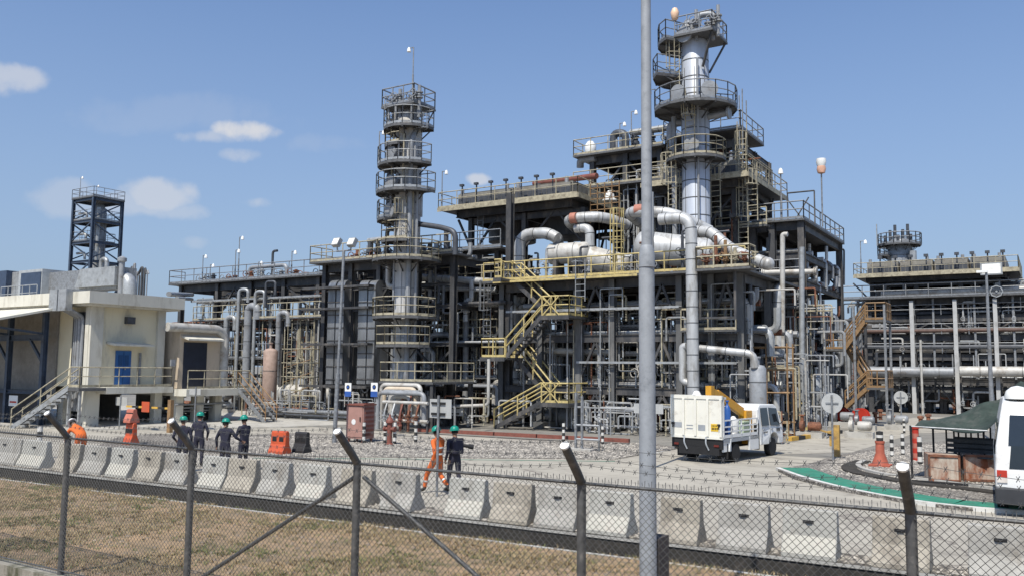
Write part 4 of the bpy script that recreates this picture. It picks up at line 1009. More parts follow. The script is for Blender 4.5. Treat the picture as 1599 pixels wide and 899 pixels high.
bundle('pipe on the second level behind the tall grey ducts', 'second level pipes behind the grey ducts', us[1], us[-1]+3, (nd+1.2, nd+7), zd[1], seed=43)
bundle('pipe on the lowest level behind the tall grey ducts', 'lowest level pipes behind the grey ducts', us[1], us[-1]+3, (nd+1.2, nd+7), zd[0], seed=44)
for i in range(10):
    u = us[0]+1+(us[-1]-us[0]-2)*i/9; h = rnd.uniform(.6, 1.5); mb = MB(); mb.tube([(u, nd+2, zd[4]), (u, nd+2, zd[4]+h)], .14, 7); valve_mb(mb, (u, nd+2, zd[4]+h*.6), .15, Zv)
    single('valve', 'valve on the top deck left of the first column', 'valve', mb, [rnd.choice([GREYP, DARKP, RUST, GALV])], 'valves on the deck left of the first column')
pipe('white-grey pipe propped above the deck, left of the first column', [(UN(575, nd+1.5, 12), nd+1.5, ZN(575, 376, nd+1.5)), (UN(622, nd+1.5, 12), nd+1.5, ZN(622, 370, nd+1.5))], .17, GALV)
for px in (578, 590): u = UN(px, nd+1.5, 12); mb = MB(); mb.tube([(u, nd+1.5, zd[4]), (u, nd+1.5, ZN(px, 378, nd+1.5))], .16, 8); mb.lathe([(.26, zd[4]+.9), (.26, zd[4]+1.1)], (u, nd+1.5, 0), 10); single('relief_valve', 'relief valve post carrying the pale pipe left of the first column', 'valve', mb, [DARKP], 'relief valve posts on the deck')
# tall ducts
for i, (pa, pb, lab) in enumerate([(511, 522, 'leftmost of the four tall flat grey ducts'), (524, 536, 'second from the left of the tall flat grey ducts'), (559, 572, 'third from the left of the tall flat grey ducts'), (574, 585, 'rightmost of the tall flat grey ducts')]):
    nn = nd-.75; a, b = UN(pa, nn, 6), UN(pb, nn, 6); zt = ZN(pa, 438, nn); zb_ = ZN(pa, 606, nn)
    rt = thing('flat_duct', lab, 'duct', (a, nn, 0)); mb = MB()
    prof = [(nn+1.4, zt+.0), (nn+.9, zt+.05)] + [(nn+.5-.5*math.sin(t), zt-.45+.5*math.cos(t)) for t in [PI/2*k/5 for k in range(6)]] + [(nn, zb_+.3), (nn+.35, zb_), (nn+1.4, zb_-.05)]
    mb.extrude([(a, y, z) for y, z in prof], (b-a, 0, 0)); mm_ = M('duct_sheet', (.30, .31, .32), .35, .55, .25, 1.2, (.10, .10, .10), .45, .9, streak=.25); part('duct_casing', mb, mm_, rt)
    mb = MB(); k = 8
    for j in range(k): z = zb_+.6+(zt-zb_-1.2)*j/(k-1); mb.bb(a-.03, b+.03, nn-.04, nn-.004, z-.04, z+.04)
    part('stiffener', mb, STEEL, rt)
    mb = MB(); mb.bb(a+.1, a+.25, nn+.4, nn+.8, 0, zb_+.0); mb.bb(b-.25, b-.1, nn+.4, nn+.8, 0, zb_); part('leg', mb, STEEL, rt)
dk2 = MB()
for z in zd[:4]:
    pass
for zi, z in enumerate(zd[:4]):
    deck(md, us[0]-.9, us[2]+.2, nd-1.3, nd-.78, z-.15, STEEL, GALVD, '', th=.14)
risers('vertical pipe among the frame columns left of the first column', 'vertical pipes behind the grey ducts', (us[0], us[-1], nd+.3, nd+7, .3, zd[2]), 40, 45, (.05, .17))
risers('vertical pipe in the upper frame by the first column', 'vertical pipes high by the first column', (us[1], us[-1]+1, nd+.3, nd+4, zd[1], zd[4]), 16, 46, (.06, .16))
pipe('white pipe hooking down from the deck left of the first column', [(UN(606, nd-1, 9), nd-1, ZN(606, 405, nd-1)), (UN(606, nd-1, 9), nd-1, ZN(606, 448, nd-1)), (UN(622, nd-1, 9), nd-1, ZN(622, 448, nd-1))], .17, WHITEP)
# floodlight pole
fp = G(522, 692); zt = ZN(534, 392, fp.y)
rt = thing('floodlight_pole', 'slim steel pole with two square floodlights beside the reddish cabinet', 'lamp post', tuple(fp))
tu = PN(537, 392, fp.y).x
mb = MB(); mb.tube([(fp.x, fp.y, 0), (fp.x+.1, fp.y, 3.2)], .10, 10); mb.tube([(fp.x+.1, fp.y, 3.2), (tu, fp.y, zt)], .065, 10); mb.tube([(tu-.45, fp.y, zt), (tu+.45, fp.y, zt)], .04, 6); part('pole', mb, GALVD, rt)
for px, lit in ((526, 0), (550, 1)):
    q = PN(px, 379, fp.y); mb = MB(); R_ = (Xv, V((0, math.cos(.5), -math.sin(.5))), V((0, math.sin(.5), math.cos(.5))))
    mb.box(q, (.40, .22, .40), R_); mb.mi = 1; mb.box(q+R_[1]*-.115, (.34, .01, .32), R_); mb.mi = 0; mb.bar((tu+(.4 if lit else -.4), fp.y, zt), q, .05); 
    part('floodlight', mb, [GALV, M('lamp_glass', (.8, .78, .7), .15)], rt)

# ================= FIRST COLUMN =================
nc = 41.2; cc = (UN(636, nc, 12), nc); zt = ZN(640, 152, nc)
zc = lambda y: ZN(640, y, nc)
col = thing('distillation_column', 'slender grey distillation column with stacked round platforms at centre left', 'column', (cc[0], cc[1], 0))
R1 = .76
tower_body(col, cc, [(.9, zc(605)), (.72, zc(585)), (.72, zc(420)), (.8, zc(400)), (.8, zc(205)), (.75, zc(190)), (.42, zc(178)), (.3, zc(172))], M('column_grey', (.52, .515, .50), .6, .1, .14, 1.2, (.30, .275, .23), .45, .8, streak=.25), 1.5, 28, GREYP)
def pdir(a): return a
TAU = 2*PI
RF = -PI/2-.55   # direction facing the camera
for (y, a0, a1, r1, mt) in [(541, -1.9, -.1, 2.0, YELD), (497, -3.4, .2, 2.0, YELD), (409, -4.0, .6, 2.1, YELD), (346, -3.9, -1.75, 1.85, GALV), (304, -3.9, .1, 1.95, GALV), (262, -3.9, -.1, 1.9, GALV), (205, -4.1, .3, 1.6, GALV), (232, -2.6, -1.3, 1.5, YELD), (380, -2.2, -.9, 1.6, YELD)]:
    ring_platform(col, cc, .81, r1, a0, a1, zc(y), rmat=mt, rr=.032)
# rectangular top platform
zt_ = zc(172)
mb = MB(); mb.bb(cc[0]-1.4, cc[0]+1.2, cc[1]-1.1, cc[1]+1.1, zt_, zt_+.12); tp = part('platform', mb, GRATE, col)
mb = MB(); rail_mb(mb, [(cc[0]-1.35, cc[1]-1.05, zt_+.12), (cc[0]+1.15, cc[1]-1.05, zt_+.12), (cc[0]+1.15, cc[1]+1.05, zt_+.12), (cc[0]-1.35, cc[1]+1.05, zt_+.12), (cc[0]-1.35, cc[1]-1.05, zt_+.12)], r=.04, sp=.9); part('handrail', mb, GALVD, tp)
mb = MB()
for sx in (-1, 1):
    for sy in (-1, 1): mb.bar((cc[0]+sx*.7, cc[1]+sy*.5, zt_-1.4), (cc[0]+sx*1.1, cc[1]+sy*1.0, zt_), .08)
part('bracket', mb, STEEL, tp)
mb = MB()
for i in range(6): u = cc[0]-1.3+i*.5; mb.tube([(u, cc[1]-.3*(i % 3), zt_-.8), (u, cc[1]-.3*(i % 3), zt_+.5+.35*(i % 3))], .12, 7); valve_mb(mb, (u, cc[1]-.3*(i % 3), zt_+.6), .14, Zv)
mb.tube([(cc[0]-1.2, cc[1]-.2, zt_-.5), (cc[0]+1.2, cc[1]-.2, zt_-.5)], .16, 8); mb.lathe([(.35, zt_-.7), (.45, zt_-.3), (.35, zt_+.2), (.1, zt_+.4)], (cc[0]-.1, cc[1], 0), 12)
part('relief_piping', mb, GREYP, col)
mb = MB(); ladder_mb(mb, cc[0]+.45, cc[1]-1.0, zc(395), zc(346)+.3, d=(0, -1)); part('ladder', mb, YELD, col); mb = MB(); ladder_mb(mb, cc[0]+.2, cc[1]-1.0, zc(300), zc(262), d=(0, -1)); part('ladder', mb, GALV, col); mb = MB(); ladder_mb(mb, cc[0]+1.0, cc[1]-.3, zc(262), zc(205), d=(1, -.3)); part('ladder', mb, GALV, col); mb = MB(); ladder_mb(mb, cc[0]-1.2, cc[1]-.9, zc(205), zt_, d=(-1, -.5), cage=False); part('ladder', mb, GALV, col)
mb = MB(); mb.tube(fil([(cc[0]+.75, cc[1]-.75, zc(600)), (cc[0]+.75, cc[1]-.75, zc(225)), (cc[0]+.75, cc[1]-.2, zc(205))], .5), .16, 8); mb.tube([(cc[0]+1.05, cc[1]-.4, zc(560)), (cc[0]+1.05, cc[1]-.4, zc(270))], .09, 7); mb.tube([(cc[0]-.2, cc[1]-.95, zc(470)), (cc[0]-.2, cc[1]-.95, zc(330))], .06, 6); part('riser_pipe', mb, GREYP, col)
for (y, dz) in ((270, 1.1), (316, 1.1), (359, .9)):
    mb = MB(); z = zc(y); mb.tube(fil([(cc[0]-1.0, cc[1]-.7, z-1.4), (cc[0]-1.0, cc[1]-.7, z), (cc[0]-.4, cc[1]-.6, z)], .25), .13, 8); mb.lathe([(.22, z-1.5), (.22, z-1.35)], (cc[0]-1.0, cc[1]-.7, 0), 9); part('nozzle', mb, DARKP, col)
    mb = MB(); q = V((cc[0]-.35, cc[1]-.9, zc(y-26))); mb.lathe([(.42, 0), (.42, .25), (.5, .26), (.5, .36), (.001, .37)], q, 14, ax=V((-.3, -1, 0))); part('manhole', mb, GREYP, col)
mast('mast with round lamp on the column top platform', (cc[0]+1.0, cc[1]-1.0, zt_+.1), 3.4, side=-1)
mast('lamp on the left end of the third platform of the first column', (cc[0]-1.9, cc[1]-.6, zc(262)+.1), 2.3, side=1)
# skirt base frame with cream pipes in front
sk = thing('column_base_deck', 'low deck with pale handrails round the foot of the first column', 'platform', (cc[0], cc[1], 0))
a, b = UN(592, nc-2.5, 3), UN(676, nc-2.5, 3); z = ZN(600, 598, nc-2.5)
deck(sk, a, b, nc-2.5, nc+1.6, z, GRATE, YELD, 'FLR', r=.035, sp=1.2)
for u in (a+.15, b-.15, (a+b)/2):
    for n_ in (nc-2.3, nc+1.4): mb = MB(); mb.ib((u, n_, 0), (u, n_, z), .25, .2, up=Yv); part('leg', mb, STEEL, sk)
mb = MB(); mb.lathe([(.95, 0), (.95, z)], (cc[0], cc[1], 0), 20); part('skirt', mb, WHITEP, sk)
for i, (pa, pb, y0, y1, m_) in enumerate([(595, 656, 600, 660, WHITEP), (600, 648, 606, 665, CREAMB), (612, 640, 618, 662, WHITEP), (590, 662, 612, 655, GREYP)]):
    n_ = nc-3-.35*i; ua, ub = UN(pa, n_, 1), UN(pb, n_, 1); z1 = ZN(pa, y0, n_)
    pipe('pale pipe arch %s at the foot of the first column' % ('(widest)', 'with beige paint', '(narrowest)', 'in grey')[i], [(ua, n_, .1), (ua, n_, z1), (ub, n_, z1), (ub, n_, .4)], .13, m_, n=10)
valve_skid('valve manifold with pale headers at the foot of the first column', UN(598, nc-4.4, 1), UN(668, nc-4.4, 1), nc-4.4, .1, 1.6, 5, mat=WHITEP)
valve_skid('lower valve manifold with rusty branches, in front of the first column foot', UN(600, nc-3.6, 1), UN(655, nc-3.6, 1), nc-3.6, .1, 2.2, 6, mat=GALV)
for px, d in ((543, 'left'), (584, 'right')):
    g = G(px, 668 if px == 543 else 672); sgn = thing('notice_post', 'white and blue safety notice on a post, %s of the two above the reddish cabinet' % d, 'sign', tuple(g))
    z = ZN(px, 607, g.y); mb = MB(); mb.tube([(g.x, g.y, 0), (g.x, g.y, z+.3)], .035, 6); part('post', mb, GALVD, sgn)
    mb = MB(); mb.bb(g.x-.24, g.x+.24, g.y-.07, g.y-.04, z-.42, z+.36); mb.mi = 1; mb.bb(g.x-.24, g.x+.24, g.y-.078, g.y-.072, z-.42, z-.12); mb.mi = 2; mb.lathe([(.13, 0), (.13, .01)], (g.x, g.y-.072, z+.12), 12, ax=-Yv); mb.mi = 1; mb.lathe([(.07, 0), (.07, .01)], (g.x, g.y-.084, z+.12), 10, ax=-Yv); part('board', mb, [WHITE, M('sign_blue', (.03, .09, .32), .5), M('sign_dark', (.03, .03, .04), .5)], sgn)
# ================= MAIN STRUCTURE =================
nm = 44.6
zm = [ZN(960, 604, nm), ZN(960, 522, nm), ZN(960, 436, nm)]
us = [UN(x, nm, 6) for x in (785, 845, 905, 957, 1008, 1062, 1112, 1158)]
brk = []
for i in (2, 4, 6): brk += vbr(us[i:i+2] if i != 2 else (us[2], us[3]), nm-.05, zm[1], zm[2], 'A')+vbr(us[i:i+2], nm-.05, zm[0], zm[1], 'A')+vbr(us[i:i+2], nm-.05, 0, zm[0], 'A')
brk += vbr(us[0:2], nm+5, zm[0], zm[1], 'X')+vbr(us[3:5], nm+5, zm[1], zm[2], 'X')
mf = frame('main three-level dark frame with chevron braces behind the stair tower', us, [nm, nm+5, nm+10], zm, .40, [.42, .42, .5], brace=brk, z0=0, cmat=M('column_grey_steel', (.12, .12, .118), .6, .1, .35, 1.5, (.25, .24, .22), .4, 1.0, streak=.3))
dk = deck(mf, us[0]-.8, us[-1]+.6, nm-1.1, nm+10.4, zm[2]+.02, GRATE, YEL, 'F', r=.038, sp=1.5)
for (pa, pb, z_, m__) in ((905, 1000, zm[0], YELD), (1062, 1150, zm[0], YELD), (905, 985, zm[1], GALVD), (1062, 1150, zm[1], YELD)): deck(mf, UN(pa, nm, z_), UN(pb, nm, z_), nm+1.2, nm+2.6, z_+.35, GRATE, m__, 'F', r=.034, sp=1.1)
for z_ in (zm[0], zm[1], zm[2]):
    for q_ in range(5): mb = MB(); n__ = nm+1.6+q_*1.7; mb.ib((us[0], n__, z_-.5), (us[-1], n__, z_-.5), .22, .14); part('joist', mb, STEEL, mf)
mb = MB(); mb.bar((us[0], nm-1.14, zm[2]+.06), (us[4], nm-1.14, zm[2]+.06), .06, .13); part('edge_beam', mb, YEL, dk)
# concrete fireproofed front columns at ground
for px in (897, 950, 972):
    pass
for i, z in enumerate(zm[:2]):
    g = ('first', 'second')[i]
    bundle('pipe on the %s level of the main frame' % g, 'pipes on the %s level of the main frame' % g, us[0]-1, us[-1]+1, (nm+.5, nm+9.5), z+.02, seed=50+i, rr=(.08, .22))
    bundle('pipe slung below the %s level of the main frame' % g, 'pipes slung below the %s level of the main frame' % g, us[1], us[5], (nm+1, nm+8), z-1.2, seed=55+i, rr=(.06, .16))
bundle('pipe slung below the yellow-railed deck', 'pipes slung below the yellow-railed deck', us[0], us[-1], (nm+.6, nm+8), zm[2]-1.5, seed=57, rr=(.08, .2))
risers('vertical pipe on the ground floor of the main frame', 'ground floor vertical pipes of the main frame', (us[0], us[-1], nm+.4, nm+9, .3, zm[0]+.5), 55, 61, (.05, .18))
risers('vertical pipe on the middle floor of the main frame', 'middle floor vertical pipes of the main frame', (us[0], us[-1], nm+.4, nm+9, zm[0], zm[1]), 34, 62, (.05, .18))
risers('vertical pipe on the upper floor of the main frame', 'upper floor vertical pipes of the main frame', (us[0], us[-1], nm+.4, nm+9, zm[1], zm[2]-.4), 34, 63, (.05, .18))
for i in range(9): pump('pump on a plinth on the ground floor of the main frame', us[0]+2+i*2.2, nm+1.6+(i % 3)*1.6, 'pumps on the ground floor of the main frame', s=rnd.uniform(.7, 1.1), mat=rnd.choice([GREYP, RUST, DARKP, WHITEP, REDP]))
for i, (px, y, r_) in enumerate([(870, 650, .75), (930, 640, .6), (985, 655, .6), (1075, 560, .7), (935, 575, .6)]):
    n_ = nm+2.5+i*.6; p = PN(px, y, n_); drum_h('horizontal drum inside the lower floors of the main frame', (p.x-1.3, n_, p.z), (p.x+1.4, n_, p.z), r_, rnd.choice([GREYP, WHITEP, GALV]), group='drums inside the main frame', zb=0 if y > 600 else (zm[0] if y > 520 else zm[1]))
for i, px in enumerate((880, 925, 965, 1040, 1100, 1130)):
    vessel_v('small upright vessel inside the main frame ground floor', UN(px, nm+3, 1), nm+3+(i % 2), 0.05, rnd.uniform(1.8, 2.6), rnd.uniform(.35, .55), rnd.choice([GREYP, GALV, GALVD]), 'small upright vessels inside the main frame')
for i, px in enumerate((890, 940, 985, 1048, 1092, 1135)):
    vessel_v('small upright vessel on the middle floor of the main frame', UN(px, nm+3, 1), nm+3+(i % 2)*1.4, zm[0]+.05, rnd.uniform(1.6, 2.4), rnd.uniform(.3, .5), rnd.choice([GREYP, GALV, DARKP]), 'upright vessels on the middle floor of the main frame')
# back wall of stuff behind the plant: far rack closing the view
nb = 62.0; us2 = [UN(x, nb, 6) for x in (470, 560, 650, 745, 840, 935, 1030, 1125, 1215)]; zb2 = [3.6, 6.4, 9.4]
bf = frame('far dark pipe rack standing behind the whole plant', us2, [nb, nb+5], zb2, .45, .5)
for i, z in enumerate(zb2):
    bundle('far pipe on the rack behind the plant', 'far pipes on the rack behind the plant, level %d' % (i+1), us2[0], us2[-1], (nb+.3, nb+4.6), z+.02, seed=70+i, rr=(.12, .28), mats=[GREYP, DARKP, STEEL, GALVD, DARKP])
    bundle('far pipe slung below the rack behind the plant', 'far pipes slung below the rear rack, level %d' % (i+1), us2[0], us2[-1], (nb+.3, nb+4.6), z-1.5, seed=75+i, rr=(.1, .22), mats=[GREYP, DARKP, STEEL, GALVD, DARKP])
risers('far vertical pipe in the rack behind the plant', 'far vertical pipes behind the plant', (us2[0], us2[-1], nb-.5, nb+4, .2, 9), 60, 78, (.1, .3), mats=[GREYP, DARKP, STEEL, GALVD, DARKP])
for i in range(7): drum_h('far drum on the ground behind the plant', (us2[0]+2+i*6, nb-2, 1.6), (us2[0]+6+i*6, nb-2, 1.6), 1.0, rnd.choice([GREYP, GALVD, DARKP]), group='far drums behind the plant', zb=0)
# between first column and the stairs: open bay
n4 = 46.5; u4 = [UN(x, n4, 6) for x in (668, 697, 712, 728, 776)]
z4 = [ZN(720, 590, n4), ZN(720, 528, n4), ZN(720, 480, n4), ZN(720, 443, n4)]
f4 = frame('tall open bay of dark steel between the first column and the stair tower', [u4[0], u4[1], u4[3], u4[4]], [n4, n4+4], z4+[ZN(720, 392, n4)], .36, .36, brace=vbr((u4[3], u4[4]), n4, z4[0], z4[1], 'X')+vbr((u4[0], u4[1]), n4, z4[1], z4[2], '/')+vbr((u4[3], u4[4]), n4, z4[2], z4[3], '\\'))
deck(f4, UN(655, n4-1, 9), us[0]-.8, n4-1.2, n4+1, ZN(720, 446, n4-1), GRATE, YELD, 'FL', r=.035, sp=1.2)
deck(f4, UN(655, n4-1, 9), us[0]-.8, n4-1.0, n4+1, ZN(720, 392, n4-1), GRATE, GALVD, 'F', r=.035, sp=1.5)
pp = PN(640, 432, n4-1.6); pipe('long silver pipe from the first column across the open bay', [(pp.x, n4-1.6, ZN(640, 470, n4-1.6)), (pp.x, n4-1.6, pp.z), (UN(772, n4-1.6, 9), n4-1.6, ZN(772, 440, n4-1.6))], .22, ALU, bands=1.2, n=12)
pipe('second silver pipe low on the walkway across the open bay', [(UN(655, n4-1.4, 8), n4-1.4, ZN(655, 450, n4-1.4)), (UN(775, n4-1.4, 8), n4-1.4, ZN(775, 452, n4-1.4))], .16, ALU, bands=1.2)
mb = MB(); ladder_mb(mb, UN(762, n4-1.6, 6), n4-1.7, ZN(762, 540, n4-1.6), ZN(762, 450, n4-1.6), w=.5, r=.03); part('ladder', mb, GALVD, f4); mb = MB(); ladder_mb(mb, UN(690, n4-1.6, 6), n4-1.7, ZN(690, 500, n4-1.6), ZN(690, 450, n4-1.6), w=.5, r=.03); part('ladder', mb, GALVD, f4)
risers('vertical pipe in the open bay right of the first column', 'vertical pipes in the open bay', (u4[0], u4[4], n4+.3, n4+6, .2, z4[2]), 40, 81, (.05, .17))
risers('vertical pipe high in the open bay right of the first column', 'high vertical pipes in the open bay', (u4[0], u4[4], n4+.3, n4+5, z4[1], z4[3]+2), 22, 82, (.05, .17))
for i in range(4): bundle('pipe on the %s level of the open bay' % LV[i], 'pipes on level %d of the open bay' % (i+1), u4[0]-2, u4[4]+1, (n4+.5, n4+4.5), z4[i]+.02, seed=83+i, rr=(.08, .2))
for i, (px, h, r_) in enumerate([(603, 3.0, .5), (690, 2.2, .4), (730, 2.4, .45), (755, 1.7, .4)]): vessel_v('small upright vessel low in the open bay', UN(px, n4+1, 1), n4+1, .05, h, r_, [WHITEP, GREYP, GALV, REDP][i], 'small vessels low in the open bay')
pipe('thin white pipe bending low in front of the open bay', [(UN(763, nm-3, 3), nm-3, ZN(763, 560, nm-3)), (UN(763, nm-3, 3), nm-3, ZN(763, 632, nm-3)), (UN(705, nm-3, 1), nm-3, ZN(705, 634, nm-3))], .1, WHITEP)
for i, px in enumerate((706, 715)): u = UN(px, n4-.8, 6); mb = MB(); mb.ib((u, n4-.8, 0), (u, n4-.8, ZN(px, 405, n4-.8)), .34, .3, up=Yv); single('steel_post', 'twin steel post in front of the open bay', 'post', mb, STEEL, 'twin posts of the open bay')
pipe('grey pipe post right of the twin dark posts', [(UN(728, n4-.8, 6), n4-.8, 0), (UN(728, n4-.8, 6), n4-.8, ZN(728, 440, n4-.8))], .2, GREYP)
pipe('dark pipe looping from the first column toward the cooler above the open bay', [(cc[0]+.8, nc, ZN(660, 349, nc)), (UN(690, nc, 14), nc, ZN(690, 355, nc)), (UN(712, nc, 13), nc, ZN(712, 362, nc)), (UN(712, nc, 13), nc, ZN(712, 398, nc))], .17, DARKP)
for i, (px, y) in enumerate(((697, 392), (672, 395))): pipe('dark post pipe under the looping pipe above the open bay', [(UN(px, nc+1, 12), nc+1, ZN(px, y, nc+1)), (UN(px, nc+1, 12), nc+1, ZN(px, 360 if i == 0 else 380, nc+1))], .15, DARKP, group='post pipes above the open bay')
# ================= STAIR TOWER =================
ns_ = 42.6
stt = thing('stair_tower', 'zigzag yellow-railed steel stair tower climbing to the yellow-railed deck', 'stairs', (PN(785, 668, ns_).x, ns_, 0))
W_ = 1.0
pA = G(783, 668); A0 = V((pA.x, ns_, .05))
Lz = [ZN(860, 628, ns_), ZN(770, 557, ns_), ZN(860, 492, ns_), ZN(775, 434, ns_)]
uL, uR = UN(790, ns_, 5), UN(846, ns_, 5)
pL, pR = UN(752, ns_, 5), UN(890, ns_, 5)
Rr = dict(rmat=YEL, r=.042, h=1.1)
stair(stt, A0, (uR, ns_, Lz[0]), w=W_, **Rr)
stair(stt, (uR, ns_+W_+.1, Lz[0]), (uL, ns_+W_+.1, Lz[1]), w=W_, **Rr)
stair(stt, (uL, ns_, Lz[1]), (uR, ns_, Lz[2]), w=W_, **Rr)
stair(stt, (uR, ns_+W_+.1, Lz[2]), (uL-.3, ns_+W_+.1, Lz[3]), w=W_, **Rr)
for i, (a, b, s) in enumerate(((uR, pR, 'FRB'), (pL, uL, 'FLB'), (uR, pR, 'FRB'), (UN(772, ns_, 9), uL-.3, 'FLB'))):
    d = deck(stt, a, b, ns_-.1, ns_+2*W_+.25, Lz[i]-.14, GRATE, YEL, s, r=.042, sp=.8, th=.12)
    mb = MB(); mb.bar((a, ns_-.12, Lz[i]-.12), (b, ns_-.12, Lz[i]-.12), .08, .24); part('edge_beam', mb, STEEL, d)
    if i in (0, 2):
        mb = MB(); mb.bar((a+.1, ns_-.14, Lz[i]), (a+1.2, ns_-.14, Lz[i]+1.1), .05); mb.bar((a+1.2, ns_-.14, Lz[i]), (a+.1, ns_-.14, Lz[i]+1.1), .05); part('gate', mb, YEL, d)
for px in (785, 893): 
    u = UN(px, ns_+1.6, 5); mb = MB(); mb.ib((u, ns_+2.3, 0), (u, ns_+2.3, ZN(px, 300 if px == 785 else 440, ns_+1.6)), .42, .36, up=Yv); part('column', mb, STEEL if px == 785 else FIRE, stt)
for (pa, pb) in (((800, 470), (768, 540)), ((815, 620), (790, 660))):
    mb = MB(); mb.bar(PN(*pa, ns_+2.2), PN(*pb, ns_+2.2), .16); part('brace', mb, STEEL, stt)
# pipe support post group on gravel at px 903
g = G(903, 703)
hp = thing('pipe_support', 'slim twin post pipe support standing on the gravel right of the stairs', 'support frame', tuple(g))
for d in (-.12, .18): mb = MB(); mb.bar((g.x+d, g.y, 0), (g.x+d, g.y, ZN(903, 612 if d < 0 else 618, g.y)), .09); part('post', mb, GALVD, hp)
for z in (.5, 1.1): mb = MB(); mb.tube([(g.x-.1, g.y, z), (g.x+1.0, g.y, z)], .05, 6); mb.tube([(g.x+1.0, g.y, 0), (g.x+1.0, g.y, z)], .05, 6); part('crossbar', mb, GALV, hp)
mb = MB(); mb.box((g.x+.1, g.y, .05), (1.3, .7, .1)); part('base', mb, CONC, hp)

# ================= BIG WHITE PIPES AND DRUMS =================
np_ = 46.5
def P3(px, py, n_): p = PN(px, py, n_); return (p.x, p.y, p.z)
pipe('fat white insulated pipe arching left under the cooler and dropping through the deck', [P3(870, 372, np_), P3(855, 364, np_), P3(812, 366, np_), P3(807, 500, np_), P3(807, 660, np_)], .36, ALU, R=.9, n=16, bands=1.1)
pipe('short fat white pipe elbow behind the left white drum', [P3(868, 372, np_+.3), P3(872, 372, np_+1.5), (P3(872, 372, np_+1.5)[0], np_+1.5, zm[2])], .34, ALU, n=14, bands=.9)
d1a, d1b = P3(862, 397, np_+.3), P3(968, 402, np_+6.5)
drum_h('left fat white insulated drum with a round end cap above the yellow-railed deck', d1a, (d1a[0]+2.2, d1a[1]+.25, d1a[2]), .66, WHITEP, zb=zm[2], bands=1.0)
drum_h('right part of the long white drum line, reddish underside, above the yellow-railed deck', P3(896, 396, np_+.6), (P3(962, 408, np_+.6)[0], np_+1.6, P3(962, 408, np_)[2]-.1), .74, WHITEP, zb=zm[2], bands=1.3)
drum_h('big white insulated drum behind the lamp pole, right of centre on the deck', P3(1003, 385, np_-.2), (P3(1095, 400, np_)[0], np_+1.2, P3(1095, 393, np_)[2]), .92, ALU, zb=zm[2], bands=1.0)
# upper white pipes with red marks
def marked(label, pts, r, k, mk):
    mb = pipe_mb(pts, r, r*3, 16, 1.0); mb.mi = 2; a, b = V(mk[0]), V(mk[1]); mb.tube([a, b], r*1.03, 16); mb.mi = 0
    return single('pipe', label, 'pipe', mb, [ALU, ALUB, M('faded_red_band', (.40, .17, .12), .6, 0, .2, 6)], None, loc=tuple(pts[0]))
a, b = P3(882, 342, np_+.5), P3(945, 346, np_+1.5)
marked('white insulated overhead pipe with a red patch, left of the lamp pole', [(P3(878, 352, np_+.5)[0]-.1, np_+3.0, a[2]-.4), a, (b[0], np_+.9, a[2]+.05), (b[0]+.9, np_+3, a[2]-.3)], .33, 0, (V(a)+V((.45, 0, 0)), V(a)+V((.85, 0, 0))))
pipe('white pipe elbow dropping below the red-patched pipe', [(a[0]+.6, np_+.8, a[2]-.6), (a[0]+1.6, np_+.8, a[2]-.62), (a[0]+1.6, np_+.8, zm[2]+.9)], .3, ALU, n=14, bands=.8)
a = P3(978, 330, np_); b = P3(1050, 332, np_)
marked('white insulated overhead pipe with a red patch, passing behind the lamp pole', [(a[0]-.2, np_+2.5, a[2]-.3), a, b, (b[0]+1.7, np_+1.5, b[2]-1.0)], .33, 0, (V(a)+V((.6, 0, 0)), V(a)+V((1.1, 0, 0))))
# tall banded pipe to the ground, px 1080
nq = 42.8
a = P3(1030, 343, nq); b = P3(1079, 343, nq)
pipe('tall fat silver banded pipe dropping from the deck to the ground behind the white truck', [(a[0], nq, a[2]), (b[0], nq, a[2]), (b[0]+.05, nq, 0)], .31, ALU, R=.8, n=18, bands=.82)
sl_ = pipe('fat silver pipe slanting down to a blunt end right of the second column', [P3(1088, 362, nq+1.5), P3(1110, 362, nq+1.3), P3(1142, 392, nq+.8), P3(1198, 412, nq+.2)], .32, ALU, R=.9, n=18, bands=.55)
mb = MB(); q = V(P3(1199, 412, nq+.2)); mb.ball(q, .33, 14); part('end_cap', mb, ALU, sl_)
pipe('silver pipe running right at mid height from the tall banded pipe', [P3(1090, 543, nq+.3), P3(1177, 552, nq+.3), P3(1179, 575, nq+.3)], .19, ALU, R=.5, n=12, bands=1.0)
pipe('silver pipe loop hugging the tall banded pipe on its left', [P3(1072, 540, nq+.2), P3(1066, 541, nq+.2), P3(1066, 594, nq+.2), P3(1075, 598, nq+.2)], .2, ALU, R=.4, n=12)
vessel_v('grey upright vessel behind the white truck cab', P3(1184, 640, nq+.6)[0], nq+.6, .0, ZN(1184, 568, nq+.6), .42, GREYP, bands=1.2, legs=False)
pipe('white thin vertical pipe with a top bend at the right frame', [P3(1222, 610, 50), P3(1222, 366, 50), P3(1230, 366, 50)], .14, WHITEP, n=10)
pipe('fat silver riser with a round top, left of the right frame column', [P3(1214, 600, 50), P3(1214, 452, 50), P3(1217, 446, 50.6)], .3, ALU, R=.4, n=14, bands=.85)
pipe('grey thin vertical pipe just left of the right frame corner column', [P3(1252, 625, 50.5), P3(1252, 386, 50.5)], .15, GALV, n=10)
pipe('long thin white pipe crossing the right frame to a flanged end', [P3(1190, 426, 54), P3(1276, 424, 54)], .17, WHITEP, flg=1)
pipe('white pipe low through the left main frame bays', [P3(838, 562, nm+.7), P3(838, 546, nm+.7), P3(965, 550, nm+.7)], .2, WHITEP, n=10)
pipe('brown-red pipe on props behind the first cooler', [P3(834, 287, 52), P3(932, 275, 50.5)], .2, REDP, n=10)
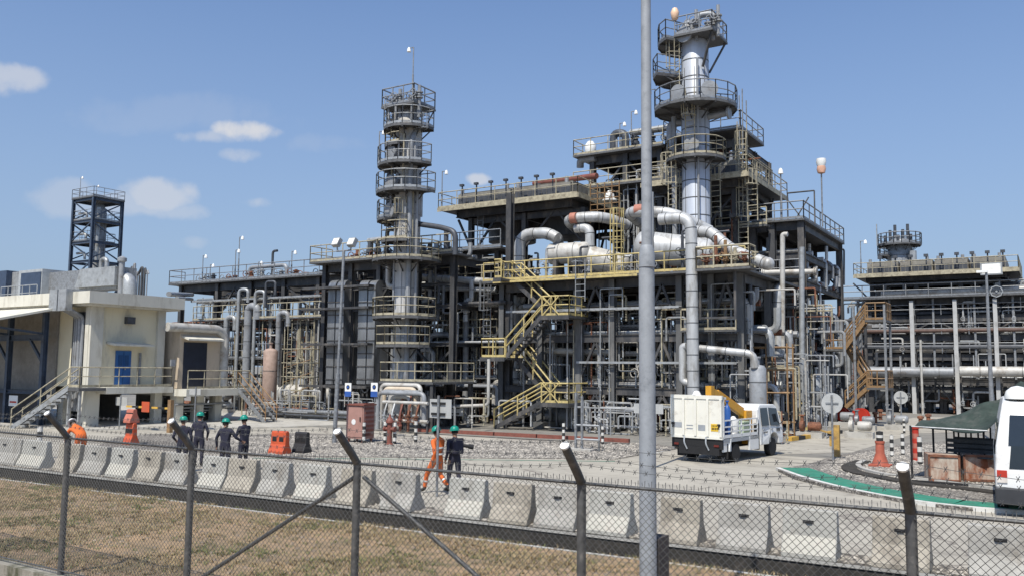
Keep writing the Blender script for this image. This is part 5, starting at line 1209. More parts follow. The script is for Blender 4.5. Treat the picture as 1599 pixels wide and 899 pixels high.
for px in (842, 858, 874): u, y, z = P3(px, 287, 51.5); mb = MB(); mb.tube([(u, y, z-1.2), (u, y, z)], .13, 7); mb.lathe([(.2, z-.9), (.2, z-.75)], (u, y, 0), 8); single('valve', 'stub valve carrying the brown-red pipe behind the first cooler', 'valve', mb, [DARKP], 'stub valves under the brown-red pipe')
for px in (1160, 1172): u = P3(px, 500, nq+3)[0]; pipe('thin dark riser right of the main frame corner', [(u, nq+3, 0), (u, nq+3, zm[2]-.5)], .11, DARKP, group='thin dark risers by the main frame corner')
# deck furniture: yellow caged ladder, small cage, valves
cg = thing('caged_ladder', 'yellow caged ladder standing on the deck left of the lamp pole', 'ladder', P3(966, 425, nm+.5))
q = P3(966, 425, nm+.5); mb = MB(); ladder_mb(mb, q[0], q[1], q[2]-2.2, ZN(966, 352, nm+.5), w=.6, r=.035); part('cage', mb, YEL, cg)
cg = thing('caged_ladder', 'grey caged ladder hanging below the yellow-railed deck edge', 'ladder', P3(905, 465, nm-1.3))
q = P3(906, 465, nm-1.3); mb = MB(); ladder_mb(mb, q[0], q[1], q[2]-.2, q[2]+1.2, w=.6, r=.028); part('cage', mb, GALV, cg)
for i, (px, y0) in enumerate([(940, 446), (962, 446), (978, 440), (1043, 446)]):
    pass
for i in range(26):
    px = 800+i*13.3; u, y, z = P3(px, 425, nm+.6+(i % 4)*1.4); h = rnd.uniform(.8, 2.4); mb = MB(); mb.tube([(u, y, zm[2]), (u, y, zm[2]+h)], .09, 7); mb.tube(fil([(u, y, zm[2]+h), (u, y, zm[2]+h+.3), (u+rnd.uniform(-.9, .9), y, zm[2]+h+.3)], .15), .07, 6); valve_mb(mb, (u, y, zm[2]+h*.6), .12, Zv)
    single('valve', 'valve and stub pipe standing on the yellow-railed deck', 'valve', mb, [rnd.choice([GREYP, DARKP, RUST, GALV, ALU])], 'valves on the yellow-railed deck')
# orange-brown platforms at right end of the main deck
yb = thing('valve_platform', 'cluttered yellow-railed platform right of the tall banded pipe', 'platform', P3(1100, 440, nm-1))
a, b = UN(1098, nm-1, 9), UN(1152, nm-1, 9); 
for i, z in enumerate((zm[2]+.05,)):
    deck(yb, a, b+1.0, nm-2.2, nm-1.15, z-.1, GRATE, YELD, 'FLR', r=.045, sp=.8)
    for k in range(6): mb = MB(); u = a+.4+k*.5; mb.tube([(u, nm-1.6, z), (u, nm-1.6, z+rnd.uniform(.6, 1.8))], .09, 7); valve_mb(mb, (u, nm-1.6, z+.6), .11, Zv); part('valve', mb, rnd.choice([ORNG, RUST, GREYP, YELD]), yb)
mb = MB(); mb.bar((a, nm-1.5, zm[2]-2.5), (a, nm-1.5, zm[2]), .12); mb.bar((b, nm-1.5, zm[2]-2.5), (b, nm-1.5, zm[2]), .12); mb.bar((a, nm-1.5, zm[2]-2.4), (b, nm-1.5, zm[2]-2.4), .1); part('hanger', mb, STEEL, yb)

# ================= FIRST AIR COOLER =================
nf = 47.6; zf = ZN(890, 311, nf); ua, ub = UN(712, nf, zf), UN(893, nf, zf)
ff = finfan('long air cooler on high legs with beige boxes and dark fan rings, plant centre', ua, ub, nf, nf+7.5, zf, 2, fanr=1.8, rail=YELD, hbox=1.5)
lus = [UN(x, nf, 12) for x in (728, 785, 812, 905)]
cf = frame('high leg frame carrying the centre air cooler', [lus[0], lus[2], lus[3]], [nf+.6, nf+7], [zm[2]+.4, zf-.5], .36, .4,
   brace=[((lus[0], nf+.6, zf-2.6), (ua-.2, nf+.6, zf-.5)), ((lus[0], nf+.6, zf-3.2), (lus[0]+2.1, nf+.6, zf-.5)), ((lus[2], nf+.6, zf-2.8), (lus[2]+2.2, nf+.6, zf-.5)), ((lus[2], nf+.6, zf-2.8), (lus[2]-2.2, nf+.6, zf-.5)), ((lus[3], nf+.6, zf-2.8), (lus[3]-2.0, nf+.6, zf-.5))], z0=0)
mb = MB(); ladder_mb(mb, lus[0]+.8, nf+.5, zm[2]+.6, zf-.3, cage=False, r=.03); part('ladder', mb, GALVD, cf)
for i in range(7):
    u = ua+1+(ub-ua-2)*i/6; mb = MB(); mb.tube([(u, nf-.7, zf+.1), (u, nf-.7, zf+1.5)], .05, 5); mb.box((u, nf-.75, zf+1.55), (.28, .2, .14)); single('junction_box', 'tiny dark box on the rail of the centre air cooler', 'box', mb, DARKP, 'tiny boxes on the centre air cooler rail')
mast('light mast at the left corner of the centre air cooler', (ua-.7, nf-.7, zf+.1), 2.6)
a_ = thing('end_grille', 'orange-brown grille platform at the right end of the centre air cooler', 'platform', (ub+1, nf, zf-1.5))
mb = MB(); 
for i in range(7): mb.bar((ub+.9, nf+.8, zf-1.4+i*.35), (ub+2.9, nf+.8, zf-1.4+i*.35), .05)
for i in range(5): mb.bar((ub+.9+i*.5, nf+.8, zf-1.5), (ub+.9+i*.5, nf+.8, zf+1.0), .05)
part('grille', mb, ORNG, a_)
# ================= TOP BLOCK =================
nt2 = 54.0; zt2 = [zm[2]+.5, ZN(1000, 320, nt2), ZN(1000, 284, nt2), ZN(1000, 237, nt2)]
ut = [UN(x, nt2, 15) for x in (926, 978, 1032, 1110, 1150)]
tb = frame('highest dark steel block behind the second column', ut, [nt2, nt2+4, nt2+7.5], [zm[2]+.5]+zt2[1:], .42, [.4, .4, .5, .55],
   brace=vbr(ut[0:2], nt2, zt2[1], zt2[3], '/')+vbr(ut[1:3], nt2, zt2[1], zt2[3], '\\')+vbr(ut[3:5], nt2, zt2[0], zt2[1], '\\')+vbr(ut[2:4], nt2, zt2[0], zt2[1], '\\')+vbr(ut[0:2], nt2, zt2[0], zt2[1], 'A')+vbr(ut[2:4], nt2, zt2[1], zt2[2], 'V'), z0=0)
deck(tb, ut[0]-1.2, ut[2]+.5, nt2-.8, nt2+7.8, zt2[3]+.02, GRATE, YELD, 'FLB', r=.035, sp=1.4)
deck(tb, ut[2]+.5, ut[4]+.6, nt2-.8, nt2+4.4, zt2[3]+.42, GRATE, GALVD, 'FRBL', r=.035, sp=1.2)
deck(tb, ut[0]-1.0, ut[4]+1.0, nt2-1.2, nt2+5, zt2[2]-.3, GRATE, YELD, 'FR', r=.035, sp=1.4)
bundle('pipe on the very top deck left of the second column', 'pipes on the very top deck', ut[0], ut[3], (nt2+.4, nt2+8), zt2[3]+.1, seed=91, rr=(.12, .28), mats=[GREYP, DARKP, REDP, GALVD, CREAMB])
bundle('pipe on the second-highest deck behind the second column', 'pipes on the second-highest deck', ut[0]-1, ut[4], (nt2+.4, nt2+8), zt2[2]-.1, seed=92, rr=(.12, .28))
for i in range(3):
    w_ = (ut[4]-ut[0])/3; a = ut[0]+w_*i; mb = MB(); rr = w_*.4; mb.lathe([(rr*1.1, zt2[2]-.6), (rr, zt2[2]-1.1), (rr*.92, zt2[2]-1.6), (rr*.92, zt2[2]-2.6)], (a+w_/2, nt2+4, 0), 24); mb.bb(a+.1, a+w_-.1, nt2+.3, nt2+8, zt2[2]-.62, zt2[2]-.35)
    part('fan_ring', mb, STEEL, tb)
a = P3(980, 222, nt2+1)
pipe('dark thick pipe arch on the very top deck', [P3(958, 240, nt2+1), P3(958, 208, nt2+1), P3(977, 208, nt2+1), P3(977, 240, nt2+1)], .28, DARKP, R=.9, n=12)
pipe('lone grey pipe rising above the top deck left of the lamp pole', [P3(906, 262, nt2), P3(906, 250, nt2-.2), P3(930, 247, nt2-.2)], .26, GREYP, R=.7)
pipe('long pale pipe along the top deck into the second column', [P3(985, 208, nt2-.3), P3(1055, 198, nt2-.3)], .24, GALV, n=12, bands=1.4)
for px in (992, 1018, 1045): u, y, z = P3(px, 225, nt2-.3); mb = MB(); mb.tube([(u, y, zt2[3]+.1), (u, y, ZN(px, 205, nt2-.3))], .15, 8); mb.lathe([(.3, z-.1), (.3, z+.1)], (u, y, 0), 10); valve_mb(mb, (u, y, z+.3), .17, Zv); single('relief_valve', 'relief valve under the long pale top-deck pipe', 'valve', mb, [DARKP], 'relief valves on the top deck')
mb = MB(); q = P3(922, 232, nt2+.5); mb.lathe([(.25, -.9), (.4, -.2), (.42, .2), (.2, .5), (.02, .55)], q, 12); single('vent_hood', 'white domed vent hood at the left end of the top deck', 'vent', mb, LAMPG)
for px, h in ((963, 1.4), (969, 1.1)): pipe('thin stub pipe beside the dark pipe arch', [P3(px, 236, nt2+.2), P3(px, 218, nt2+.2)], .08, GREYP, group='stubs beside the dark arch')
mast('light mast on the top deck left of the lamp pole', (UN(986, nt2-.6, 18), nt2-.6, zt2[3]+.1), 2.6)
mast('lamp between the top deck pipes and the dark arch', (UN(968, nt2-.6, 18), nt2-.6, zt2[3]+.1), 1.9)
# antenna like rods on the right corner of the top block
for i, (px, h) in enumerate(((1155, 2.6), (1160, 3.0), (1166, 2.2))): u = UN(px, nt2-.7, 18); mb = MB(); mb.tube([(u, nt2-.7, zt2[3]-3.2), (u, nt2-.7, zt2[3]+h)], .04, 5); single('rod', 'thin rod on the top block right corner', 'rod', mb, GALVD, 'thin rods at the top block corner')
lad = thing('caged_ladder', 'tall pale caged ladder on the right corner of the top block', 'ladder', (UN(1158, nt2-1.1, 14), nt2-1.1, zt2[2]-5))
mb = MB(); ladder_mb(mb, UN(1160, nt2-1.1, 14), nt2-1.1, zt2[2]-5.5, zt2[3]-.2, w=.6, r=.035); part('cage', mb, YELD, lad)
lad = thing('caged_ladder', 'second pale caged ladder below the right corner of the top block', 'ladder', (UN(1172, nt2-1.1, 14), nt2-1.1, zt2[2]-5))
mb = MB(); ladder_mb(mb, UN(1175, nt2-2.0, 14), nt2-2.0, ZN(1175, 345, nt2-2), ZN(1175, 280, nt2-2), w=.6, r=.035); part('cage', mb, YELD, lad)
risers('vertical pipe inside the highest block', 'vertical pipes inside the highest block', (ut[0], ut[4], nt2+.5, nt2+8, zm[2], zt2[3]-.5), 44, 93, (.07, .2), mats=[GREYP, DARKP, STEEL, GALVD, DARKP, REDP])
for i in range(3): bundle('pipe crossing inside the highest block', 'pipes crossing inside the highest block', ut[0]-.5, ut[4], (nt2+.5, nt2+8), zt2[0]+.3+i*1.7, seed=95+i, rr=(.1, .22), mats=[GREYP, DARKP, STEEL, GALVD, DARKP])
mb = MB(); q = P3(952, 312, nt2-2.2); mb.lathe([(.12, .6), (.3, .35), (.33, .1), (.5, -.02), (.5, -.1), (.02, -.12)], q, 14); single('alarm_lamp', 'white bell-shaped lamp hanging left of the lamp pole', 'lamp', mb, LAMPG)
# ================= SECOND COLUMN =================
n2c = 49.0; c2 = (UN(1087, n2c, 14), n2c); z2c = lambda y: ZN(1087, y, n2c); R2 = .82
col2 = thing('distillation_column', 'tallest silver column with blue-white banded cladding and round platforms, right of the lamp pole', 'column', (c2[0], c2[1], 0))
ACOL = M('column_aluminium', (.45, .48, .53), .5, .2, .16, 1.2, (.34, .34, .34), .4, .7, streak=.2)
tower_body(col2, c2, [(1.1, 0), (1.0, 2), (R2, 3), (R2, z2c(70)), (R2*.8, z2c(62)), (.35, z2c(55))], ACOL, 1.05, 30)
ring_platform(col2, c2, R2, 1.75, -4.25, .25, z2c(250)-.1, rmat=YELD, rr=.034)
mb = MB()
ring_platform(col2, c2, R2+.02, 2.45, -3.7, .75, z2c(174), rmat=GALVD, rr=.034)
ring_platform(col2, c2, R2+.02, 2.5, -3.9, -2.3, z2c(121), rmat=GALVD, rr=.034)
ztt = z2c(72)
ring_platform(col2, c2, R2*.6, 2.2, -4.0, -2.1, ztt+.05, rmat=GALVD, rr=.036)
mb = MB(); mb.bb(c2[0]-.8, c2[0]+1.6, c2[1]-1.4, c2[1]+1.4, ztt+.25, ztt+.37); tp = part('platform', mb, GRATE, col2)
mb = MB(); rail_mb(mb, [(c2[0]-.75, c2[1]-1.35, ztt+.37), (c2[0]+1.55, c2[1]-1.35, ztt+.37), (c2[0]+1.55, c2[1]+1.35, ztt+.37), (c2[0]-.75, c2[1]+1.35, ztt+.37)], r=.038, sp=.7); part('handrail', mb, GALVD, tp)
mb = MB()
for sx, sy in ((.7, -.6), (.7, .6)): mb.bar((c2[0]+sx, c2[1]+sy, ztt-1.6), (c2[0]+1.5, c2[1]+sy*2, ztt+.25), .12)
part('bracket', mb, STEEL, tp)
mb = MB()
for i in range(6): u = c2[0]-.5+i*.45; mb.tube([(u, c2[1]-.4*(i % 3), ztt), (u, c2[1]-.4*(i % 3), ztt+1.1+.4*(i % 3))], .11, 7); valve_mb(mb, (u, c2[1]-.4*(i % 3), ztt+1.1), .14, Zv)
mb.lathe([(.4, ztt), (.48, ztt+.6), (.48, ztt+1.1), (.2, ztt+1.5)], (c2[0]-.3, c2[1]-.3, 0), 14); mb.tube(fil([(c2[0]+.2, c2[1], ztt+1.2), (c2[0]+.2, c2[1], ztt+1.9), (c2[0]+1.2, c2[1]+.3, ztt+1.9), (c2[0]+1.2, c2[1]+.3, ztt+.5)], .4), .2, 10)
part('relief_piping', mb, GREYP, col2)
mb = MB(); q = V((c2[0]-.75, c2[1]-1.3, ztt+1.7)); mb.lathe([(.1, -.4), (.2, -.3), (.26, .1), (.15, .35), (.02, .4)], q, 10); single('beacon_lamp', 'pale orange round lamp on top of the tallest column', 'lamp', mb, M('lamp_orange_white', (.75, .5, .33), .4))
mb = MB(); dl = (-.15, -1)
ladder_mb(mb, c2[0]-1.2, c2[1]-.8, z2c(345), z2c(250), d=(-.5, -.9), w=.7, r=.036); part('ladder', mb, YELD, col2); mb = MB(); ladder_mb(mb, c2[0]+.05, c2[1]-R2-.25, z2c(245), z2c(170), d=dl, w=.6, r=.036); part('ladder', mb, YELD, col2); mb = MB()
ladder_mb(mb, c2[0]-.8, c2[1]-R2*.8-.2, z2c(165), ztt, d=(-.6, -.8), w=.5, r=.03); part('ladder', mb, YELD, col2)
mb = MB(); mb.tube([(c2[0]+.5, c2[1]-R2-.15, z2c(380)), (c2[0]+.5, c2[1]-R2-.15, z2c(100))], .07, 6); mb.tube([(c2[0]-1.25, c2[1]-.3, z2c(380)), (c2[0]-1.25, c2[1]-.3, z2c(180))], .16, 8); part('riser_pipe', mb, GREYP, col2)
mb = MB(); z = z2c(207)
mb.tube(fil([(c2[0]-1.5, c2[1]-.3, z-1.0), (c2[0]-1.5, c2[1]-.3, z+.7), (c2[0]-.8, c2[1], z+.7)], .4), .22, 9); mb.tube([(c2[0]+R2*.9, c2[1], z2c(186)), (c2[0]+2.0, c2[1], z2c(184))], .2, 9); mb.lathe([(.4, 0), (.4, .12)], (c2[0]+2.0, c2[1], z2c(184)), 12, ax=Xv); part('nozzle', mb, GREYP, col2)
for k, (dx, y) in enumerate(((-.6, 150), (1.1, 152), (.1, 235), (-.2, 62))):
    mb = MB(); q = V((c2[0]+dx, c2[1]-R2*.95, z2c(y))); mb.lathe([(.4, 0), (.4, .3), (.5, .31), (.5, .42), (.001, .43)], q, 14, ax=V((dx*.5, -1, 0))); part('manhole', mb, GREYP, col2)
mast('round lamp on the left of the tallest column, below the round platform', (c2[0]-2.3, c2[1]-.7, z2c(165)), 1.2, side=-1)
# ================= SECOND AIR COOLER (end view) =================
ng = 52.0; zg = ZN(1168, 272, ng-.9); ug = UN(1168, ng-.9, zg)-4.1
fg = finfan('right-hand air cooler seen end-on with yellow stairs beside the highest block', ug-2.0, ug+3.2, ng, ng+7.5, zg, 1, rail=YELD, hbox=1.6, nrow=1, fanr=1.5)
fgf = frame('leg frame under the right-hand air cooler', [ug-.6, ug+2.8], [ng+.6, ng+5.5], [zg-.4], .36, .4, z0=ZN(1255, 346, 55.0)+.15, brace=vbr((ug-.6, ug+2.8), ng+.6, ZN(1166, 345, ng), zg-.4, 'V')+[((ug+2.8, ng+.6, zg-2.5), (ug+3.9, ng+.6, zg-.4)), ((ug+2.8, ng+5.5, zg-2.5), (ug+3.9, ng+5.5, zg-.4))])
mb = MB(); ladder_mb(mb, ug+.2, ng-1.3, ZN(1180, 345, ng), zg+.3, w=.6, r=.035); part('ladder', mb, YELD, fgf); mb = MB(); ladder_mb(mb, ug+2.2, ng-1.3, ZN(1180, 340, ng), zg+.2, w=.6, r=.035); part('ladder', mb, YELD, fgf)
# ================= RIGHT FRAME =================
gc = G(1258, 669); nr_ = gc.y; uc_ = gc.x; zr4 = ZN(1255, 346, nr_)
zr = [ZN(1255, 612, nr_), ZN(1255, 556, nr_), ZN(1255, 483, nr_), ZN(1255, 436, nr_), ZN(1255, 393, nr_), zr4]
ur = [UN(1150, nr_, 8), UN(1178, nr_, 8), UN(1208, nr_, 8), uc_]
nr2 = PU(1311, 420, uc_).y
rf = frame('tall open dark frame at the right with a railed roof deck', ur, [nr_, nr2], zr, .46, [.3, .5, .5, .4, .45, .5], brace=vbr(ur[2:4], nr2, zr[1], zr[2], 'X')+vbr(ur[0:2], nr_, zr[2], zr[3], '\\')+vbr(ur[1:3], nr2, zr[4], zr[5], '/')+vbr(ur[2:4], nr2, zr[3], zr[4], 'A')+vbr(ur[0:2], nr2, zr[0], zr[1], 'X'), bw=.22)
deck(rf, ur[0]-1, uc_+.3, nr_-.5, nr2+.5, zr4+.02, GRATE, GALVD, 'FRB', r=.04, sp=1.6)
deck(rf, ur[0]-1, ur[2], nr_-1.2, nr_-.52, zr4-.3, GRATE, YELD, 'F', r=.04, sp=1.2)
mb = MB(); rail_mb(mb, [(UN(1230, nr_+2, 14), nr_+2, zr4+.1), (UN(1272, nr_+2, 14), nr_+2, zr4+.1)], h=2.2, r=.05, sp=1.6, toe=False, mid=False); mb.bar((uc_-1.5, nr_+3, zr4), (uc_-.2, nr_+3, zr4+2.1), .07); mb.bar((uc_-1.6, nr_+3, zr4+2.1), (uc_-.2, nr_+3, zr4), .07); part('roof_cage', mb, STEEL, rf)
for i, z in enumerate(zr[:5]):
    bundle('pipe inside the %s level of the right open frame' % LV[i], 'pipes in level %d of the right open frame' % (i+1), ur[0]-1, uc_, (nr_+.6, nr2-.5), z+.05, seed=140+i, rr=(.08, .2))
risers('vertical pipe inside the right open frame', 'vertical pipes inside the right open frame', (ur[0], uc_-.3, nr_+.3, nr2, .2, zr[2]), 50, 145, (.06, .18))
risers('vertical pipe high inside the right open frame', 'high vertical pipes inside the right open frame', (ur[0]-1, ur[2], nr_+.3, nr2, zr[2], zr[5]-.4), 12, 146, (.06, .18))
risers('vertical pipe between the right open frame and its rear leg', 'vertical pipes at the right open frame rear', (uc_-.5, uc_+.8, nr_+.8, nr2-.5, .2, zr[2]), 10, 149, (.05, .12))
for i in range(6): pump('pump on a plinth at the foot of the right open frame', ur[0]+1+i*1.6, nr_+1+(i % 2)*1.8, 'pumps at the foot of the right open frame', s=rnd.uniform(.7, 1.0), mat=rnd.choice([GREYP, RUST, DARKP, GALVD]))
for i, px in enumerate((1195, 1240, 1275, 1290)): vessel_v('upright vessel in the lower right open frame', UN(px, nr_+3, 1), nr_+3, 0.05, rnd.uniform(1.8, 3.4), rnd.uniform(.3, .5), rnd.choice([GREYP, GALV, DARKP]), 'upright vessels in the right open frame')
yy = thing('yellow_gantry', 'yellow and white guard frame at the foot of the right open frame corner', 'guard frame', (uc_, nr_-1, 0))
mb = MB()
for u in (uc_-2.6, uc_-1.2, uc_+.3): mb.bar((u, nr_-1.0, 0), (u, nr_-1.0, 2.2), .12)
mb.bar((uc_-2.6, nr_-1, .95), (uc_+.3, nr_-1, .95), .12, .2); mb.bar((uc_-2.6, nr_-1, 1.6), (uc_+.3, nr_-1, 1.6), .07, .07); part('guard_rail', mb, YEL, yy)
mb = MB()
for u in (UN(1200, nr_-2, 1), UN(1215, nr_-2, 1)): mb.tube(fil([(u, nr_-2, 0), (u, nr_-2, 1.8), (u-1.0, nr_-2, 2.3)], .5), .09, 8)
part('pipe_hoop', mb, WHITE, yy)
sb = thing('scaffold', 'orange-brown scaffold box left of the fat silver riser', 'scaffold', P3(1200, 600, 47))
q = P3(1202, 612, 47)
for i in range(3): mb = MB(); [mb.tube([(q[0]-1.1+i*1.1, 47+s, 0), (q[0]-1.1+i*1.1, 47+s, q[2]+2.6)], .05, 5) for s in (-.6, .6)]; part('standard', mb, ORNG, sb)
for z in (.8, q[2], q[2]+1.2, q[2]+2.4): mb = MB(); [mb.tube([(q[0]-1.2, 47+s, z), (q[0]+1.2, 47+s, z)], .045, 5) for s in (-.6, .6)]; part('ledger', mb, ORNG, sb)
mast('lamp mast on the far right corner of the right-hand air cooler, round grey head', (UN(1220, nr_, 14), nr_, zr4+.1), ZN(1220, 268, nr_)-zr4, size=1.3, side=0)
# windsock style white-orange lamp on tall pole
wp = (UN(1284, nr_+3.2, 14), nr_+3.2); zt_ = ZN(1284, 262, nr_+3.2)
wl = thing('windsock', 'white and orange windsock hanging limp on the tallest thin pole of the right frame', 'windsock', (wp[0], wp[1], zr4+.1))
mb = MB(); mb.tube([(wp[0], wp[1], zr4+.1), (wp[0], wp[1], zt_+.2)], .05, 6); part('pole', mb, GALVD, wl)
mb = MB(); mb.lathe([(.3, .7), (.33, .45), (.26, .2)], (wp[0], wp[1], zt_-.1), 12); mb.mi = 1; mb.lathe([(.26, .2), (.3, .0), (.24, -.25), (.1, -.3)], (wp[0], wp[1], zt_-.1), 12); part('sock', mb, [LAMPG, M('sock_orange', (.62, .36, .25), .7)], wl)
pipe('thin bent vent pole right of the right open frame', [P3(1318, 445, nr2+1), P3(1318, 390, nr2+1), P3(1312, 388, nr2+1)], .07, DARKP)
# orange stair tower at the far right of the frame
no = 60.0
ot = thing('stair_tower', 'orange-brown stair tower between the right open frame and the far right rack', 'stairs', P3(1322, 640, no))
ozs = [ZN(1340, y, no) for y in (636, 605, 545, 500)]; oa, ob = UN(1318, no, 5), UN(1352, no, 5)
for i in range(len(ozs)-1):
    a, b = (oa, ob) if i % 2 == 0 else (ob, oa)
    stair(ot, (a, no+(i % 2)*1.0, ozs[i]), (b, no+(i % 2)*1.0, ozs[i+1]), w=.9, rmat=ORNG, r=.045, smat=ORNG, tmat=GRATE)
    deck(ot, b if i % 2 == 0 else b-1.3, b+1.3 if i % 2 == 0 else b, no-.1, no+2, ozs[i+1]-.1, GRATE, ORNG, 'FR' if i % 2 == 0 else 'FL', r=.045, sp=.7)
for u in (oa-1.2, ob+1.2, (oa+ob)/2):
    for n_ in (no-.1, no+2): mb = MB(); mb.bar((u, n_, 0), (u, n_, ozs[3]+1), .14); part('column', mb, GALVD, ot)

TH = [GALV, ALU, WHITEP, YELD, GREYP, GALV, RUST]
for (bx_, cnt, sd) in (((us[0]-2 if False else UN(790, 44.2, 4), UN(1150, 44.2, 4), 44.2, 47.5, .1, zm[2]-.4), 130, 201), ((UN(665, 45.6, 4), UN(776, 45.6, 4), 45.6, 48, .1, 9.5), 60, 202), ((UN(505, 43.4, 4), UN(660, 43.4, 4), 43.8, 46, .1, 9.5), 60, 203),
    ((UN(1150, 54, 4), UN(1255, 54, 4), 54.2, 57, .1, 9), 90, 204), ((UN(300, 45.4, 4), UN(545, 45.4, 4), 45.2, 47, .1, 9), 90, 205), ((UN(930, 54, 12), UN(1150, 54, 12), 53.2, 55, 9.2, 17), 60, 206), ((UN(1160, 48, 4), UN(1290, 48, 4), 47, 50, .1, 4.5), 40, 207), ((UN(900, 43, 1), UN(1230, 43, 1), 42.6, 44, .05, 1.8), 50, 208), ((UN(400, 43, 1), UN(760, 41, 1), 40.5, 43, .05, 2.0), 60, 209)):
    risers('thin bright line', 'thin bright lines through the plant', bx_, cnt, sd, (.03, .06), mats=TH, n=5)
# cable trays
for i, (n_, z, pa, pb) in enumerate(((nm-.6, 6.9, 790, 1060), (nm-.5, 3.9, 900, 1150), (45.4, 6.3, 505, 700), (45.2, 8.6, 300, 500), (53.6, 8.2, 1150, 1250))):
    a, b = UN(pa, n_, z), UN(pb, n_, z); tr = MB(); tr.bar((a, n_, z), (b, n_, z), .03, .12); tr.bar((a, n_+.5, z), (b, n_+.5, z), .03, .12)
    for k in range(int((b-a)/.4)): tr.bar((a+.2+k*.4, n_, z-.03), (a+.2+k*.4, n_+.5, z-.03), .04, .03)
    for k in range(4): tr.tube([(a, n_+.08+k*.1, z+.02), (b, n_+.08+k*.1, z+.02)], .03, 5)
    single('cable_tray', ['galvanised cable tray high on the front of the main frame', 'galvanised cable tray low on the front of the main frame', 'galvanised cable tray behind the tall grey ducts', 'galvanised cable tray along the left pipe rack', 'galvanised cable tray in the right open frame'][i], 'cable tray', tr, GALV)

# slim handrailed walkways on the levels, as everywhere in the plant
for (root_, pa, pb, n__, z_, m__) in ((rk, 300, 540, nk-.9, zk[1]+.1, YELD), (rk, 300, 420, nk-.9, zk[0]+.1, GALVD), (f4, 672, 776, n4-.9, z4[0], GALVD), (f4, 672, 776, n4-.9, z4[1], YELD), (rf, 1155, 1250, nr_-.9, zr[1], YELD), (rf, 1155, 1250, nr_-.9, zr[3], GALVD), (mf, 1062, 1150, nm-.9, zm[1]+.05, YELD), (rf, 1180, 1250, nr_-.9, zr[2], GALVD)):
    deck(root_, UN(pa, n__, z_), UN(pb, n__, z_), n__, n__+.6, z_, GRATE, m__, 'F', r=.032, sp=1.2, th=.07)
# more gear on the first column
mb = MB()
for (y0, y1, a_) in ((330, 240, -2.2), (400, 300, -.6), (250, 180, -2.0), (300, 215, -1.2)):
    x_, y_ = cc[0]+1.05*math.cos(a_), cc[1]+1.05*math.sin(a_); mb.tube(fil([(x_*.6+cc[0]*.4, y_*.6+cc[1]*.4, zc(y0)), (x_, y_, zc(y0)), (x_, y_, zc(y1)), (x_*.6+cc[0]*.4, y_*.6+cc[1]*.4, zc(y1))], .25), .06, 6)
part('side_pipe', mb, YELD, col)
mb = MB()
for k_ in range(16): a_ = -3.2+k_*.2; z_ = zc((205, 262, 304, 346)[k_ % 4])+.15; mb.tube([(cc[0]+1.3*math.cos(a_), cc[1]+1.3*math.sin(a_), z_), (cc[0]+1.3*math.cos(a_), cc[1]+1.3*math.sin(a_), z_+rnd.uniform(.5, 1.5))], .07, 6)
part('stub_pipe', mb, GREYP, col)
# ================= FAR RIGHT RACK AND COOLER =================
nx = G(1425, 645).y
zx = [ZN(1425, y, nx) for y in (588, 525, 470, 447)]
upx = [1356, 1425, 1493, 1556, 1615, 1680]
ux = [UN(x, nx, 8) for x in upx]
zx = [ZN(1425, 590, nx), ZN(1425, 552, nx), ZN(1425, 522, nx), ZN(1425, 492, nx), ZN(1425, 466, nx)]
rx = frame('far right five-level dark steel rack', ux, [nx+.6, nx+6, nx+12], zx, .5, .55, brace=vbr(ux[0:2], nx+.6, 0, zx[0], 'A')+vbr(ux[1:3], nx+.6, 0, zx[0], 'A')+sum([vbr(ux[i:i+2], nx+.6, zx[j], zx[j+1], 'A') for i in (0, 1, 2, 3) for j in (2, 3)], []))
for i, px in enumerate(upx[1:5]):
    u = UN(px, nx-.1, 6); mb = MB(); mb.ib((u, nx-.1, 0), (u, nx-.1, zx[4]-.2), .32, .3, up=Yv); single('fireproofed_post', ['pale fireproofed post, leftmost in front of the far right rack', 'pale fireproofed post, second in front of the far right rack', 'pale fireproofed post, third in front of the far right rack', 'pale fireproofed post at the right edge before the far right rack'][i], 'post', mb, M('pale_post', (.42, .42, .41), .8, 0, .12, 1.5, (.25, .24, .22), .3, 1), 'pale posts of the far right rack')
for i, z in enumerate(zx):
    bundle('pipe on the %s level of the far right rack' % LV[i], 'pipes on level %d of the far right rack' % (i+1), ux[0]-1, ux[-1], (nx+.8, nx+11), z+.02, seed=160+i, rr=(.12, .3), mats=[GREYP, DARKP, DARKP, STEEL, GALVD, REDP, WHITEP])
    bundle('pipe slung below the %s level of the far right rack' % LV[i], 'pipes slung below level %d of the far right rack' % (i+1), ux[0]-1, ux[-1], (nx+.8, nx+10), z-1.0, seed=170+i, rr=(.08, .2), mats=[GREYP, DARKP, DARKP, STEEL, GALVD])
pipe('fat dark grey pipe along the front of the far right rack, left half', [(UN(1322, nx-.5, 3), nx-.6, ZN(1425, 580, nx-.6)), (UN(1490, nx-.5, 3), nx-.6, ZN(1425, 580, nx-.6))], .42, GREYP, n=16, bands=3)
pipe('fat bright pipe along the front of the far right rack, right half', [(UN(1500, nx-.5, 3), nx-.75, ZN(1500, 579, nx-.6)), (UN(1700, nx-.5, 3), nx-.75, ZN(1500, 579, nx-.6))], .42, WHITEP, n=16, bands=3)
pipe('bright pipe along the roof line of the far right rack', [(UN(1375, nx+.2, 12), nx+.3, zx[4]+.5), (UN(1700, nx+.2, 12), nx+.3, zx[4]+.5)], .3, WHITEP, n=12)
pipe('brownish long pipe on the middle of the far right rack', [(UN(1345, nx, 8), nx+.25, zx[2]+.35), (UN(1700, nx, 8), nx+.25, zx[2]+.35)], .2, M('brown_pipe', (.12, .075, .06), .6, 0, .3, 2), n=12)
